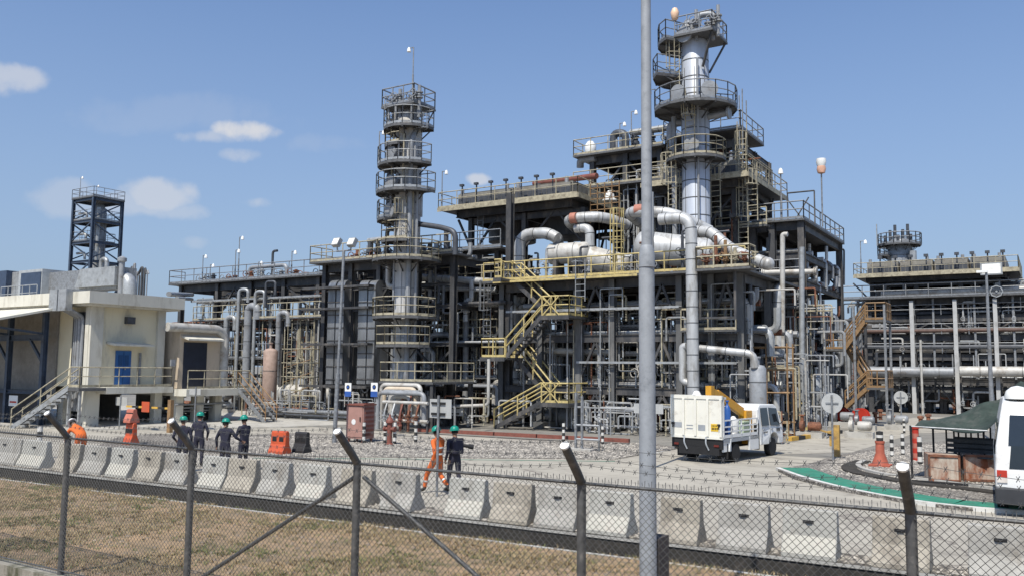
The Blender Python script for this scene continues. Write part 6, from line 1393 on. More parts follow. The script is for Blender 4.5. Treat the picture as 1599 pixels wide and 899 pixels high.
pipe('second brownish pipe just below the middle of the far right rack', [(UN(1345, nx, 8), nx+.25, zx[1]+.6), (UN(1700, nx, 8), nx+.25, zx[1]+.6)], .2, DARKP, n=12)
deck(rx, ux[0]-2.2, ux[-1]+2, nx-.5, nx+.5, zx[4]+.02, GRATE, GALVD, 'FL', r=.045, sp=1.8)
zfx = ZN(1425, 430, nx)
finfan('long far air cooler on top of the far right rack', UN(1352, nx, zfx), UN(1572, nx, zfx), nx, nx+8, zfx, 4, rail=YELD, hbox=1.6)
xl = [UN(x, nx, zfx-2) for x in (1360, 1430, 1500, 1560)]
frame('leg frame under the far air cooler', xl, [nx+.8, nx+7], [zfx-.5], .4, .4, z0=zx[4], brace=[((xl[0], nx+.8, zfx-2.2), (xl[0]-1.6, nx+.8, zfx-.4)), ((xl[3], nx+.8, zfx-2.2), (xl[3]+1.6, nx+.8, zfx-.4))])
risers('pipe rising under the far air cooler', 'pipes rising under the far air cooler', (xl[0], xl[3]+3, nx+.3, nx+5, zx[4], zfx-.6), 40, 181, (.1, .25), mats=[GREYP, WHITEP, GALV, DARKP])
risers('vertical pipe in the far right rack', 'vertical pipes in the far right rack', (ux[0], ux[-1], nx+.9, nx+9, .2, zx[4]), 60, 182, (.08, .2), mats=[GREYP, DARKP, DARKP, STEEL, GALVD])
risers('vertical pipe left of the far right rack', 'vertical pipes left of the far right rack', (UN(1316, nx, 5), ux[0], nx-4, nx+4, .2, zx[3]), 26, 183, (.08, .2), mats=[GREYP, DARKP, GALV, STEEL, RUST])
for i in range(10):
    px = 1360+i*25; u = UN(px, nx+2, 2); drum_h('low dark drum under the far right rack', (u, nx+2.5, 1.8), (u+2.6, nx+2.5, 1.8), 1.0, rnd.choice([DARKP, STEEL, GREYP]), group='low dark drums under the far right rack', zb=0)
for i in range(9):
    px = 1375+i*24; u = UN(px, nx-.6, zfx); mb = MB(); mb.tube([(u, nx-.6, zfx), (u, nx-.6, zfx+1.6)], .06, 5); mb.box((u, nx-.7, zfx+1.6), (.34, .3, .22)); single('junction_box', 'tiny box on the far air cooler rail', 'box', mb, DARKP, 'tiny boxes on the far air cooler rail')
mb = MB(); q = P3(1548, 420, nx-1); mb.box(q, (1.6, .3, 1.0)); mb.mi = 1; mb.box((q[0], q[1]-.16, q[2]), (1.35, .02, .8)); single('floodlight', 'bright rectangular floodlight at the right end of the far air cooler', 'floodlight', mb, [GALV, M('lit_panel', (.85, .84, .78), .3)])
mast('thin mast at the left corner of the far air cooler', (UN(1345, nx-.6, zfx), nx-.6, zfx), 3.2, size=1.2)
# lamp post in front, px 1550
g = G(1551, 690); lp = thing('lamp_post', 'tall grey lamp post in front of the far right rack', 'lamp post', tuple(g))
mb = MB(); mb.tube([(g.x, g.y, 0), (g.x, g.y, ZN(1551, 425, g.y))], .09, 8, radii=[.13, .06]); part('pole', mb, GALVD, lp)
q = V((g.x, g.y, ZN(1551, 425, g.y))); mb = MB(); mb.box(q+V((-.2, 0, .05)), (.5, .3, .12)); part('lamp_head', mb, LAMPG, lp)
for i, (px, y0, y1) in enumerate(((1438, 530, 645),)):
    pipe('thin white standpipe before the far right rack', [(UN(px, nx-1.5, 5), nx-1.5, 0), (UN(px, nx-1.5, 5), nx-1.5, ZN(px, y0, nx-1.5))], .1, WHITEP)
# far column behind the cooler
n3c = nx+14; c3 = (UN(1405, n3c, 16), n3c); z3 = lambda y: ZN(1405, y, n3c)
c3o = thing('distillation_column', 'small far column with two platforms above the far air cooler', 'column', (c3[0], c3[1], 0))
tower_body(c3o, c3, [(1.2, 0), (1.2, z3(385)), (1.0, z3(376)), (.4, z3(372))], GALVD, 1.4, 20)
ring_platform(c3o, c3, 1.15, 2.05, -4.6, 1.2, z3(384), rmat=GALVD, rr=.05); ring_platform(c3o, c3, 1.15, 2.1, -3.9, -2.2, z3(400), rmat=GALVD, rr=.05)
mb = MB()
for i in range(7): mb.tube([(c3[0]-1.2+i*.4, c3[1]-1+(i % 3)*.5, z3(384)), (c3[0]-1.2+i*.4, c3[1]-1+(i % 3)*.5, z3(384)+1+(i % 3)*.6)], .16, 6)
part('relief_piping', mb, DARKP, c3o)
mb = MB(); mb.tube([(c3[0]+1.35, c3[1]-1, z3(415)), (c3[0]+1.35, c3[1]-1, z3(395))], .35, 8); mb.tube([(c3[0]-2.0, c3[1]-1, z3(384)), (c3[0]-2.0, c3[1]-1, z3(350))], .06, 5); part('riser_pipe', mb, GALV, c3o)
# masts right edge of the plant, distant trees
for px, y in ((1440, 660),):
    pass
fol = M('foliage', (.055, .075, .035), .9, 0, .4, 2)
bark = M('bark', (.10, .08, .06), .95)
def tree(px, n_, h, cr, seed, label):
    u = UN(px, n_, 6); r = np.random.RandomState(seed); root = thing('tree', label, 'tree', (u, n_, 0), 'far trees beyond the plant')
    mb = MB(); mb.tube([(u, n_, 0), (u+.1, n_, h*.5), (u, n_, h*.8)], .2, 7, radii=[.3, .2, .06])
    for i in range(5): a = i*1.3; mb.tube([(u, n_, h*(.4+.07*i)), (u+cr*.6*math.cos(a), n_+cr*.6*math.sin(a), h*(.6+.06*i))], .08, 5, radii=[.1, .03])
    part('trunk', mb, bark, root)
    vs = []; fs = []
    for c in range(16):
        a, b = r.rand()*6.28, r.rand(); cc_ = np.array([u+cr*.75*math.cos(a)*r.rand()**.5, n_+cr*.75*math.sin(a)*r.rand()**.5, h*(.5+.45*b)])
        for k in range(130):
            p = cc_+r.randn(3)*cr*.2; s = .14+.12*r.rand(); d1 = r.randn(3); d1 /= np.linalg.norm(d1); d2 = np.cross(d1, r.randn(3)); d2 /= np.linalg.norm(d2)
            o = len(vs); vs += [p-d1*s, p+d2*s*.5, p+d1*s, p-d2*s*.5]; fs.append((o, o+1, o+2, o+3))
    mb = MB(); mb.add(vs, fs); part('crown', mb, fol, root)
for i, (px, n_, h) in enumerate([(262, 120, 9), (300, 130, 8), (345, 140, 8), (1330, 150, 10), (1350, 150, 9), (1590, 140, 9), (1575, 150, 9.5)]):
    tree(px, n_, h, 3.2, 60+i, 'distant green tree glimpsed through or beyond the plant')
mb = MB()
for i in range(60):
    a = -200+i*10; mb.bb(a, a+10, 300, 302, 0, 6+3*mnoise.noise(V((i*.7, 0, 0))))
struct('distant_hills', mb, M('far_hill', (.08, .10, .09), .95, 0, .3, .05))

# ================= YARD THINGS =================
def bollard_mb():
    mb = MB(); 
    for i in range(6): mb.mi = i % 2; mb.lathe([(.075, i*.16), (.075, (i+1)*.16)], (0, 0, 0), 12)
    mb.mi = 0; mb.lathe([(.075, .96), (.001, .99)], (0, 0, 0), 12); return mb
BW = [BK, M('bollard_white', (.62, .60, .55), .6)]
def bollards(lst):
    me = mesh('bollard', bollard_mb(), BW, (0, 0, 0))
    for (px, py, lab, s) in lst:
        g = G(px, py); o = bpy.data.objects.new('bollard', me); C.objects.link(o); o.location = g; o.scale = (s, s, s); o['label'] = lab; o['category'] = 'bollard'; o['group'] = 'black and white striped bollards'
bollards([(601, 692, 'striped bollard just left of the red hydrant', 1.05), (616, 694, 'striped bollard just right of the red hydrant', 1.05), (649, 691, 'striped bollard standing alone right of the hydrant', 1.05), (568, 692, 'striped bollard against the side of the reddish cabinet', 1.0),
  (941, 694, 'striped bollard right of the twin post pipe support', .9), (880, 690, 'striped bollard left of the twin post pipe support', .95), (522, 690, 'striped bollard at the foot of the floodlight pole', 1.0),
  (1393, 716, 'striped bollard right of the red cone, left of the pair', 1.0), (1410, 713, 'striped bollard right of the red cone, right of the pair', 1.0), (1437, 728, 'striped bollard in front of the canopy left corner', 1.15), (60, 716, 'striped bollard between the barriers at far left', 1.25), (1412, 676, 'small far striped bollard behind the cone', .9), (1022, 678, 'small striped bollard right of the big lamp pole foot', .8)])
def hydrant(px, py, lab, s=1.0, tall=False):
    g = G(px, py); root = thing('fire_hydrant', lab, 'hydrant', tuple(g)); x, y = g.x, g.y
    mb = MB(); mb.lathe([(.2*s, 0), (.2*s, .05*s), (.10*s, .07*s), (.10*s, .85*s), (.16*s, .87*s), (.16*s, .93*s), (.12*s, 1.0*s), (.04*s, 1.12*s), (.04*s, 1.2*s)], (x, y, 0), 14); part('barrel', mb, REDP, root)
    for s_ in (-1, 1):
        mb = MB(); mb.lathe([(.07*s, 0), (.07*s, .2*s), (.1*s, .2*s), (.1*s, .28*s)], (x, y, .62*s), 10, ax=Xv*s_); part('outlet', mb, REDP, root)
hydrant(608, 694, 'red-brown fire hydrant between two striped bollards', 1.15)
# reddish cabinet
g0, g1 = G(540, 690), G(566, 692)
cb = thing('steel_cabinet', 'faded reddish steel cabinet on short legs on the gravel', 'cabinet', tuple(G(553, 691)))
zt = ZN(553, 632, g0.y); wd = g1.x-g0.x
mb = MB(); mb.bb(g0.x, g0.x+wd, g0.y, g0.y+.75, .2, zt); part('body', mb, M('cabinet_red', (.36, .20, .165), .7, 0, .12, 2, (.25, .15, .12), .4), cb)
mb = MB(); mb.bb(g0.x-.06, g0.x+wd+.06, g0.y-.08, g0.y+.82, zt, zt+.06); part('roof', mb, REDP, cb)
mb = MB(); mb.bb(g0.x+.06, g0.x+wd-.06, g0.y-.025, g0.y-.003, .28, zt-.08); dd = part('door', mb, MATS['cabinet_red'], cb)
mb = MB(); mb.lathe([(.13, 0), (.13, .008)], (g0.x+wd*.45, g0.y-.027, (zt+.2)*.5), 16, ax=-Yv); part('round_sticker', mb, WHITE, dd)
mb = MB(); mb.bb(g0.x+wd-.2, g0.x+wd-.15, g0.y-.06, g0.y-.028, 1.0, 1.2); part('handle', mb, BLACK, dd)
for dx in (.1, wd-.1):
    for dy in (.08, .66): mb = MB(); mb.bb(g0.x+dx-.04, g0.x+dx+.04, g0.y+dy-.04, g0.y+dy+.04, 0, .2); part('leg', mb, REDP, cb)
mb = MB()
for i in range(8): mb.bb(g0.x+wd+.001, g0.x+wd+.03, g0.y+.08, g0.y+.68, .35+i*.2, .45+i*.2)
part('louvre', mb, REDP, cb)
# sign backs
def signback(px, py, px0, px1, y0, y1, lab, nm='sign_back'):
    g = G(px, py); root = thing(nm, lab, 'sign', tuple(g)); a, b = PN(px0, y0, g.y), PN(px1, y1, g.y)
    mb = MB(); mb.tube([(g.x, g.y, 0), (g.x, g.y, a.z+.1)], .035, 8); part('post', mb, GALVD, root)
    mb = MB(); mb.bb(a.x, b.x, g.y+.04, g.y+.06, b.z, a.z); mb.mi = 1; h = a.z-b.z
    if h > .5:
        for t in (.22, .78): mb.bb(g.x-(b.x-a.x)*.34, g.x+(b.x-a.x)*.3, g.y+.0, g.y+.038, b.z+h*t-.03, b.z+h*t+.03)
    part('panel', mb, [M('sign_metal', (.48, .48, .46), .5, .3, .1), BLACK], root)
    return root
signback(682, 775, 670, 703, 622, 653, 'larger grey sign seen from behind on a post beside the orange walker')
signback(711, 668, 704, 722, 633, 649, 'smaller pale sign to the right of the larger grey sign')
signback(727, 660, 722, 734, 633, 644, 'tiny white notice on a stake in the yard')
g = G(682, 775)
signback(1011, 705, 989, 1035, 629, 646, 'white board fixed behind the big lamp pole')
for (px, py, cy, r_, lab) in ((1301, 722, 629, .40, 'round traffic sign seen from behind, nearest on the right road'), (1408, 671, 620, .40, 'small far round traffic sign right of the orange gate post')):
    g = G(px, py); z = ZN(px, cy, g.y); rr = r_*1.0; root = thing('round_sign', lab, 'sign', tuple(g))
    mb = MB(); mb.tube([(g.x, g.y, 0), (g.x, g.y, z+rr*.8)], .04, 8); part('post', mb, GALVD, root)
    mb = MB(); mb.lathe([(rr, 0), (rr, .02)], (g.x, g.y+.06, z), 24, ax=Yv, smooth=False); mb.mi = 1; mb.bb(g.x-rr*.6, g.x+rr*.6, g.y+.03, g.y+.058, z-.03, z+.03); part('disc', mb, [MATS['sign_metal'], GALVD], root)
    mb = MB(); mb.box((g.x, g.y, .05), (.4, .4, .1)); part('base', mb, BLACK, root)
g = G(188, 668); signback(186, 668, 180, 197, 619, 633, 'grey sign on a thin post before the dark bay under the cream building')
signback(303, 672, 295, 312, 606, 616, 'small dark sign on a post left of the beige room stairs')
# yellow gate post and hose reel
g = G(1308, 716); gp = thing('gate_post', 'weathered yellow gate post beside the round traffic sign', 'gate post', tuple(g))
mb = MB(); mb.bb(g.x-.13, g.x+.1, g.y-.1, g.y+.1, 0, ZN(1308, 663, g.y)); part('post', mb, M('gate_yellow', (.42, .26, .07), .7, 0, .25, 3, (.2, .13, .07), .5, 2.5), gp)
mb = MB(); mb.bar((g.x-.15, g.y, 1.0), (g.x-.7, g.y+.3, 1.1), .06); mb.box((g.x-.2, g.y, .7), (.16, .22, .4)); part('hinge_box', mb, MATS['gate_yellow'], gp)
for px, py, r_, lab in ((1342, 668, .55, 'red hose reel right of the right frame'), (1314, 660, .45, 'dark red hydrant cover by the round sign')):
    g = G(px, py); z = ZN(px, 655 if px == 1342 else 650, g.y); root = thing('hose_reel', lab, 'hose reel', tuple(g))
    mb = MB(); mb.lathe([(r_, 0), (r_, .07), (r_*.55, .08), (r_*.55, .35), (r_, .36), (r_, .42)], (g.x, g.y, max(z, r_+.15)), 20, ax=V((.3, 1, 0))); part('drum', mb, RED, root)
    mb = MB(); mb.bar((g.x-.3, g.y+.2, 0), (g.x, g.y+.2, max(z, .6)), .08); mb.bar((g.x+.3, g.y+.2, 0), (g.x, g.y+.2, max(z, .6)), .08); part('stand', mb, DARKP, root)
for i, (px, py) in enumerate(((1438, 668), (1450, 664), (1367, 660), (1375, 655), (1390, 658))):
    g = G(px, py); mb = MB(); mb.lathe([(.13, 0), (.13, .6), (.2, .62), (.2, .75), (.05, .8)], tuple(g), 9); mb.tube([(g.x, g.y, .4), (g.x+.4, g.y, .4)], .07, 6); single('standpipe', 'small standpipe on the far gravel right of the hose reel', 'standpipe', mb, [RUST], 'small standpipes on the far gravel')
mb = MB(); g = G(105, 0+668)
# red fire point near the truck
g = G(1030, 672); mb = MB(); mb.lathe([(.18, 0), (.18, 1.3), (.12, 1.45), (.03, 1.5)], tuple(g), 12); single('extinguisher', 'red fire extinguisher unit left of the white truck', 'extinguisher', mb, RED)
# red cone like marker
g = G(1375, 731); rc = thing('marker_cone', 'rusty red traffic cone with a grey striped top on the gravel island', 'cone', tuple(g))
mb = MB(); mb.box((g.x, g.y, .13), (.72, .72, .06)); mb.lathe([(.30, .16), (.16, .55), (.15, .9), (.17, .92), (.17, 1.0)], (g.x, g.y, 0), 16); part('cone', mb, M('cone_red', (.38, .10, .06), .7, 0, .2, 4), rc)
mb = MB(); mb.lathe([(.12, 1.0), (.12, 1.12)], (g.x, g.y, 0), 14); mb.mi = 1; mb.lathe([(.12, 1.12), (.12, 1.22)], (g.x, g.y, 0), 14); mb.mi = 0; mb.lathe([(.12, 1.22), (.12, 1.34), (.02, 1.36)], (g.x, g.y, 0), 14); part('striped_top', mb, BW, rc)
g = G(1431, 722); mb = MB()
for i in range(7): mb.mi = i % 2; mb.lathe([(.12, i*.19), (.12, (i+1)*.19)], tuple(g), 14)
mb.mi = 0; mb.lathe([(.15, 1.33), (.15, 1.4), (.02, 1.42)], tuple(g), 14); single('guard_post', 'tall red and faded red guard post left of the canopy', 'post', mb, [RED, M('faded_red', (.42, .14, .10), .6)])
# plastic barriers (red and black)
def plastic_barrier(px0, px1, py, mat, lab, h=.95, n2=0, z=0, depth=.5):
    a, b = G(px0, py), G(px1, py); root = thing('plastic_barrier', lab, 'plastic barrier', (a.x, a.y, z), 'water-filled plastic barriers')
    L_ = (b-a).length; prof = [(0, 0), (depth, 0), (depth, .12), (depth*.74, .4), (depth*.70, h*.95), (depth*.62, h), (depth*.38, h), (depth*.3, h*.95), (depth*.26, .4), (0, .12)]
    mb = MB(); mb.extrude([(a.x, a.y+p[0], z+p[1]) for p in prof], (L_-.03, 0, 0)); o = part('body', mb, mat, root); bevel_obj(o, .025)
    mb = MB()
    for t in (.25, .7): mb.bb(a.x+L_*t-.12, a.x+L_*t+.12, a.y+depth*.28-.012, a.y+depth*.28+.02, z+h*.55, z+h*.75)
    part('slot', mb, BLACK, root)
PR = M('plastic_red', (.50, .085, .03), .5, 0, .12, 3, (.35, .09, .05), .35)
PRF = M('plastic_red_faded', (.46, .15, .10), .6, 0, .12, 3)
plastic_barrier(190, 211, 694, PR, 'red plastic barrier, bottom of the small stack near the blue door', h=.95)
g = G(190, 694); plastic_barrier(190, 209, 694, PRF, 'faded red plastic barrier standing on the lower one near the blue door', h=.6, z=.96)
plastic_barrier(418, 452, 708, PR, 'red plastic barrier on the gravel left of the black one', h=.92)
plastic_barrier(455, 482, 707, M('plastic_black', (.03, .028, .028), .5), 'black plastic barrier on the gravel right of the red one', h=.86)
# striped boom with red square near the blue door
g = G(225, 672); bm_ = thing('boom_barrier', 'yellow and black boom with a red plate below the blue door', 'boom barrier', tuple(g)); z = 1.25
for i in range(7): mb = MB(); mb.bar((g.x-1.6+i*.55, g.y, z), (g.x-1.1+i*.55, g.y, z), .1); part('boom_section', mb, [YB, BK][i % 2], bm_)
mb = MB(); mb.bb(g.x-.2, g.x+.45, g.y-.08, g.y-.06, z-.25, z+.3); part('red_plate', mb, PR, bm_)
mb = MB(); mb.bb(g.x+2.0, g.x+2.25, g.y-.1, g.y+.1, 0, 1.7); part('post', mb, ORNG, bm_)
# bulkhead lamp arm in front of the lean-to
q = PN(72, 590, 30); g = V((PN(92, 600, 30).x, 30, 0)); ln_ = thing('street_lamp', 'bent neck lamp with a long white head before the lean-to shed', 'street lamp', tuple(g))
mb = MB(); mb.tube([(g.x, 30, 0), (g.x, 30, q.z-.2), (g.x-.15, 30, q.z)], .04, 8); part('pole', mb, GALVD, ln_)
mb = MB(); mb.bar((g.x-.1, 30, q.z-.05), (g.x-.9, 30, q.z+.22), .14, .1); part('lamp_head', mb, LAMPG, ln_)
# foreground pole
g = G(1013, 1000); pz = 9.6
Y_ = 9.45; t_ = PN(1012, 800, Y_)
pl = thing('lamp_pole', 'big galvanised lamp pole rising through the whole picture in the foreground', 'lamp pole', (t_.x, Y_, 0))
zj = PN(1008, 398, Y_).z
PG = M('pole_galvanised', (.31, .33, .35), .6, .1, .12, 14, (.20, .215, .23), .5, 7)
mb = MB(); mb.smooth = True; mb.tube([(t_.x, Y_, -.1), (t_.x-.005, Y_, zj-.12)], .12, 28, radii=[.102, .092]); part('lower_shaft', mb, PG, pl)
mb = MB(); mb.lathe([(.094, zj-.14), (.096, zj-.02), (.082, zj+.07), (.066, zj+.11)], (t_.x, Y_, 0), 28); mb.lathe([(.101, zj-.15), (.101, zj-.12)], (t_.x, Y_, 0), 28); part('collar', mb, PG, pl)
mb = MB(); mb.tube([(t_.x, Y_, zj), (t_.x, Y_, 11.5)], .09, 28, radii=[.064, .054]); part('upper_shaft', mb, PG, pl)
bx_ = PN(1036, 870, Y_+.4); mb = MB(); mb.bb(bx_.x-.11, bx_.x+.07, Y_+.1, Y_+.4, .1, PN(1030, 838, Y_+.2).z); mb.bar((t_.x, Y_+.1, .9), (bx_.x, Y_+.2, .9), .03); single('junction_post', 'dark stub post right behind the big lamp pole', 'post', mb, M('old_wood', (.07, .06, .055), .9))
g = G(1020, 730); mb = MB(); mb.tube([(g.x, g.y, 0), (g.x, g.y, ZN(1020, 300, g.y))], .07, 10); single('mast_pole', 'slim pale pole half hidden right behind the big lamp pole', 'pole', mb, GREYP)

for (z0_, z1_, cnt, sd) in ((.1, zx[0], 40, 301), (zx[0], zx[1], 50, 302), (zx[1], zx[2], 50, 303), (zx[2], zx[4], 60, 304)):
    risers('thin bright line in the far right rack', 'thin bright lines in the far right rack', (UN(1345, nx, 5), UN(1620, nx, 5), nx+.2, nx+3, z0_, z1_), cnt, sd, (.05, .11), mats=[GALV, WHITEP, GREYP, ALU, RUST, GALV], n=5)
for j, px in enumerate((1390, 1459, 1524, 1585)):
    mb = MB(); u = UN(px, nx, 5); mb.bar((u, nx+.3, zx[0]), (u, nx+.3, zx[4]), .16); part('slim_column', mb, GALVD, rx)
for z_ in zx[:4]:
    mb = MB(); rail_mb(mb, [(UN(1350, nx, 5), nx+.1, z_+.02), (UN(1700, nx, 5), nx+.1, z_+.02)], r=.035, sp=2.2, toe=False, mid=True, h=.9); part('handrail', mb, GALVD, rx)
# ================= WHITE CRANE TRUCK =================
def cg_(px, py): return G(px, py)
Pr = G(1128, 725); hx = (r0*.647+f0*.763).normalized(); rz_ = math.atan2(-hx.x, hx.y)
# local frame: x to the right of the truck, y forward, origin below the rear centre
TW = 2.14; org_ = Pr - V((hx.y, -hx.x, 0))*(TW/2)
tk = thing('truck', 'white crew cab flatbed truck with a folded orange crane on the road', 'truck', (0, 0, 0))
TWH = M('truck_white', (.72, .72, .70), .35, 0, .04, 1.5, (.45, .42, .38), .28, 2.0)
CRM = M('truck_cream', (.70, .68, .60), .5, 0, .05, 1.5, (.42, .38, .32), .3, 2.0)
TGR = M('truck_grey', (.33, .35, .37), .5, .2, .15, 3)
W2 = TW/2
mb = MB(); mb.bb(-W2, W2, .0, .07, .95, 2.52); mb.bb(-W2-.02, W2+.02, -.03, .1, 2.42, 2.56); mb.bb(-W2-.02, W2+.02, -.025, .09, .92, 1.02)
for x in (-W2+.03, -.53, -.02, .5, W2-.03): mb.bb(x-.045, x+.045, -.06, -.001, 1.02, 2.42)
tp = part('tail_panel', mb, CRM, tk)
mb = MB(); 
for x0, x1, z0, z1 in ((-.98, -.62, 1.30, 1.5), (-.42, -.14, 1.38, 1.42), (-.42, -.14, 1.26, 1.30), (.08, .38, 1.22, 1.44)): mb.bb(x0, x1, -.006, -.001, z0, z1)
mb.mi = 1; mb.bb(.62, .92, -.012, -.001, 1.22, 1.50); mb.mi = 2
for i in range(4): mb.bb(.66+i*.065, .70+i*.065, -.018, -.013, 1.27, 1.36); mb.bb(.66+i*.06, .69+i*.06, -.018, -.013, 1.40, 1.45)
part('panel_marks', mb, [TGR, M('plate_yellow', (.70, .45, .04), .5), BLACK], tp)
for x in (-.98, .98): mb = MB(); mb.bb(x-.06, x+.06, -.09, -.03, 1.42, 1.5); mb.bb(x-.02, x+.02, -.08, -.061, 1.3, 1.5); part('latch', mb, BLACK, tp)
mb = MB(); mb.bb(-W2, W2, .1, 3.2, .80, .93); part('deck', mb, TGR, tk)
mb = MB(); mb.bb(-W2, W2, .02, .12, .55, .9); mb.bb(-.75, .95, -.02, .35, .32, .6); mb.bb(-.35, -.25, .1, 5.2, .45, .75); mb.bb(.25, .35, .1, 5.2, .45, .75); part('underframe', mb, BLACK, tk)
for x in (-.5, .42): mb = MB(); mb.tube(fil([(x, -.02, 1.0), (x+.02, -.1, .75), (x+.12, -.04, .5)], .1), .03, 6); part('chain_strap', mb, TGR, tk)
for s in (-1, 1):
    mb = MB(); x = s*(W2-.03)
    for z in (1.02, 1.2, 1.38, 1.62): mb.bar((x, .05, z), (x, 3.15, z), .05, .05 if z > 1.1 else .12)
    for y in (.08, .85, 1.7, 2.5, 3.15): mb.bar((x, y, .9), (x, y, 1.62 if y < 3 else 1.95), .05)
    mb.bar((x, .1, 2.46), (x, .35, 2.46), .08); mb.bb(x-.04, x+.04, .1, .2, .95, 2.5)
    part('side_rail', mb, TWH, tk)
    mb = MB(); mb.bb(x-.03 if s > 0 else x-.01, x+.01 if s > 0 else x+.03, .1, .8, .45, .92); mb.bb(x-.03, x+.03, 2.35, 3.2, .4, .92); mb.bb(x-.02, x+.02, .8, 2.35, .82, .92); mb.bar((x, .75, .92), (x, .6, .45), .08); mb.bar((x, 2.35, .92), (x, 2.5, .45), .08); part('side_skirt', mb, TWH, tk)
def wheel(x, y, r=.38, w_=.24):
    mb = MB(); mb.lathe([(r*.62, -w_/2), (r*.95, -w_/2), (r, -w_*.3), (r, w_*.3), (r*.95, w_/2), (r*.62, w_/2)], (x, y, r), 26, ax=Xv); t = part('wheel', mb, BLACK, tk)
    mb = MB(); s = 1 if x > 0 else -1; mb.lathe([(r*.62, w_*.38*s), (r*.5, w_*.2*s), (r*.2, w_*.25*s), (r*.15, w_*.4*s), (.001, w_*.4*s)], (x, y, r), 18, ax=Xv); part('rim', mb, GALV, t)
for x in (-.86, .86):
    wheel(x, 1.25, .36, .34); wheel(x, 4.75)
    mb = MB(); mb.bb(x-.22, x+.22, .45, .48, .18, .75); part('mud_flap', mb, BLACK, tk)
# cab: outline in the y-z plane, extruded, with wheel arches
def cab_side(zt=2.12):
    return [(3.42, .52), (4.25, .52), (4.32, .75), (4.5, .92), (4.75, .98), (5.0, .92), (5.18, .75), (5.24, .50), (5.62, .50), (5.66, .75), (5.64, 1.15), (5.52, 1.32), (5.22, zt-.10), (5.02, zt), (3.62, zt+.02), (3.46, zt-.08), (3.42, 1.9)]
mb = MB(); ps = cab_side(); n_ = len(ps); inset = lambda z: .0 if z < 1.25 else (z-1.25)*.13
vs = [(-W2+.02+inset(z), y, z) for y, z in ps]+[(W2-.02-inset(z), y, z) for y, z in ps]
mb.add(vs, [tuple(range(n_)), tuple(range(2*n_-1, n_-1, -1))]+[(i, n_+i, n_+(i+1) % n_, (i+1) % n_) for i in range(n_)])
cb_ = part('cab', mb, TWH, tk); bevel_obj(cb_, .03, 3)
for s in (-1, 1):
    for k, (ya, yb) in enumerate(((3.62, 4.28), (4.42, 5.22))):
        top = 2.0; mb = MB(); f = lambda z: s*(W2-.02-inset(z)+.006)
        poly = [(ya, 1.28), (yb+.12 if k else yb, 1.28 if not k else 1.22), (yb-.02 if k else yb, top-.05 if k else top), (ya, top)]
        mb.add([(f(z), y, z) for y, z in poly]+[(f(z)-s*.02, y, z) for y, z in poly], [(0, 1, 2, 3), (7, 6, 5, 4), (0, 1, 5, 4), (1, 2, 6, 5), (2, 3, 7, 6), (3, 0, 4, 7)]); part('side_window', mb, DARKG, cb_)
        mb = MB(); mb.bar((s*(W2-.012), ya-.06, .6), (s*(W2-.012), ya-.06, 1.25), .012, .02); mb.bb(s*(W2-.01)-.02, s*(W2-.01)+.02, ya+.05, ya+.2, 1.12, 1.16); part('door_seam', mb, TGR, cb_)
    mb = MB(); mb.tube([(s*(W2-.02), 5.35, 1.3), (s*(W2+.2), 5.5, 1.55)], .02, 6); mb.box((s*(W2+.2), 5.5, 1.6), (.16, .06, .34)); part('mirror', mb, BLACK, cb_)
mb = MB(); mb.box((0, 3.41, 1.65), (1.4, .02, .45)); part('rear_window', mb, DARKG, cb_)
mb = MB(); mb.add([(-W2+.14, 5.545, 1.33), (W2-.14, 5.545, 1.33), (W2-.22, 5.25, 2.0), (-W2+.22, 5.25, 2.0), (-W2+.14, 5.52, 1.33), (W2-.14, 5.52, 1.33), (W2-.22, 5.22, 2.0), (-W2+.22, 5.22, 2.0)], [(0, 1, 2, 3), (7, 6, 5, 4), (0, 4, 5, 1), (1, 5, 6, 2), (2, 6, 7, 3), (3, 7, 4, 0)]); part('windscreen', mb, DARKG, cb_)
mb = MB()
for i, (y, w_) in enumerate(((3.75, .07), (3.86, .05), (3.93, .05), (4.0, .05), (4.07, .05))): mb.bb(W2-.019, W2-.014, y, y+w_*.75, .98, 1.05)
for i in range(3): mb.bb(W2-.019, W2-.014, 5.0+i*.13, 5.07+i*.13, 1.0+(.0), 1.14)
part('door_lettering', mb, BLACK, cb_)
mb = MB(); mb.bb(-W2+.1, W2-.1, 5.6, 5.7, .42, .68); part('bumper', mb, TGR, tk)
for s in (-1, 1): mb = MB(); mb.bb(s*.78-.14, s*.78+.14, 5.63, 5.67, .72, .9); part('headlight', mb, M('lens', (.7, .7, .66), .15), tk)
for s in (-1, 1): mb = MB(); mb.bb(s*.85-.10, s*.85+.10, -.04, -.021, .64, .72); part('tail_lamp', mb, M('tail_lamp_dark', (.12, .02, .015), .3), tk)
# crane
CRN = M('crane_orange', (.58, .29, .03), .45, 0, .12, 3, (.3, .15, .04), .3, 3)
cr = part('crane_column', MB().bb(.35, .72, 3.2-.02, 3.36, .55, 1.9), CRN, tk)
mb = MB(); mb.bar((.55, 2.95, 1.75), (.45, .35, 2.72), .20, .26); mb.bar((.52, 2.9, 1.95), (.43, .9, 2.70), .14, .12); mb.bb(.33, .57, .15, .42, 2.42, 2.92); part('crane_boom', mb, CRN, tk)
mb = MB(); mb.bar((.56, 3.1, 1.6), (.62, 3.25, 1.1), .16, .22); mb.bb(.40, .74, 2.8, 3.15, 1.55, 1.9); part('crane_knuckle', mb, CRN, tk)
mb = MB(); mb.tube([(.50, 2.2, 1.75), (.42, 1.0, 2.25)], .05, 8); mb.tube([(.3, .3, 2.4), (.3, .3, 2.15)], .03, 6); mb.lathe([(.05, 0), (.07, .1), (.03, .16)], (.3, .3, 1.98), 8); part('hydraulic_ram', mb, BLACK, tk)
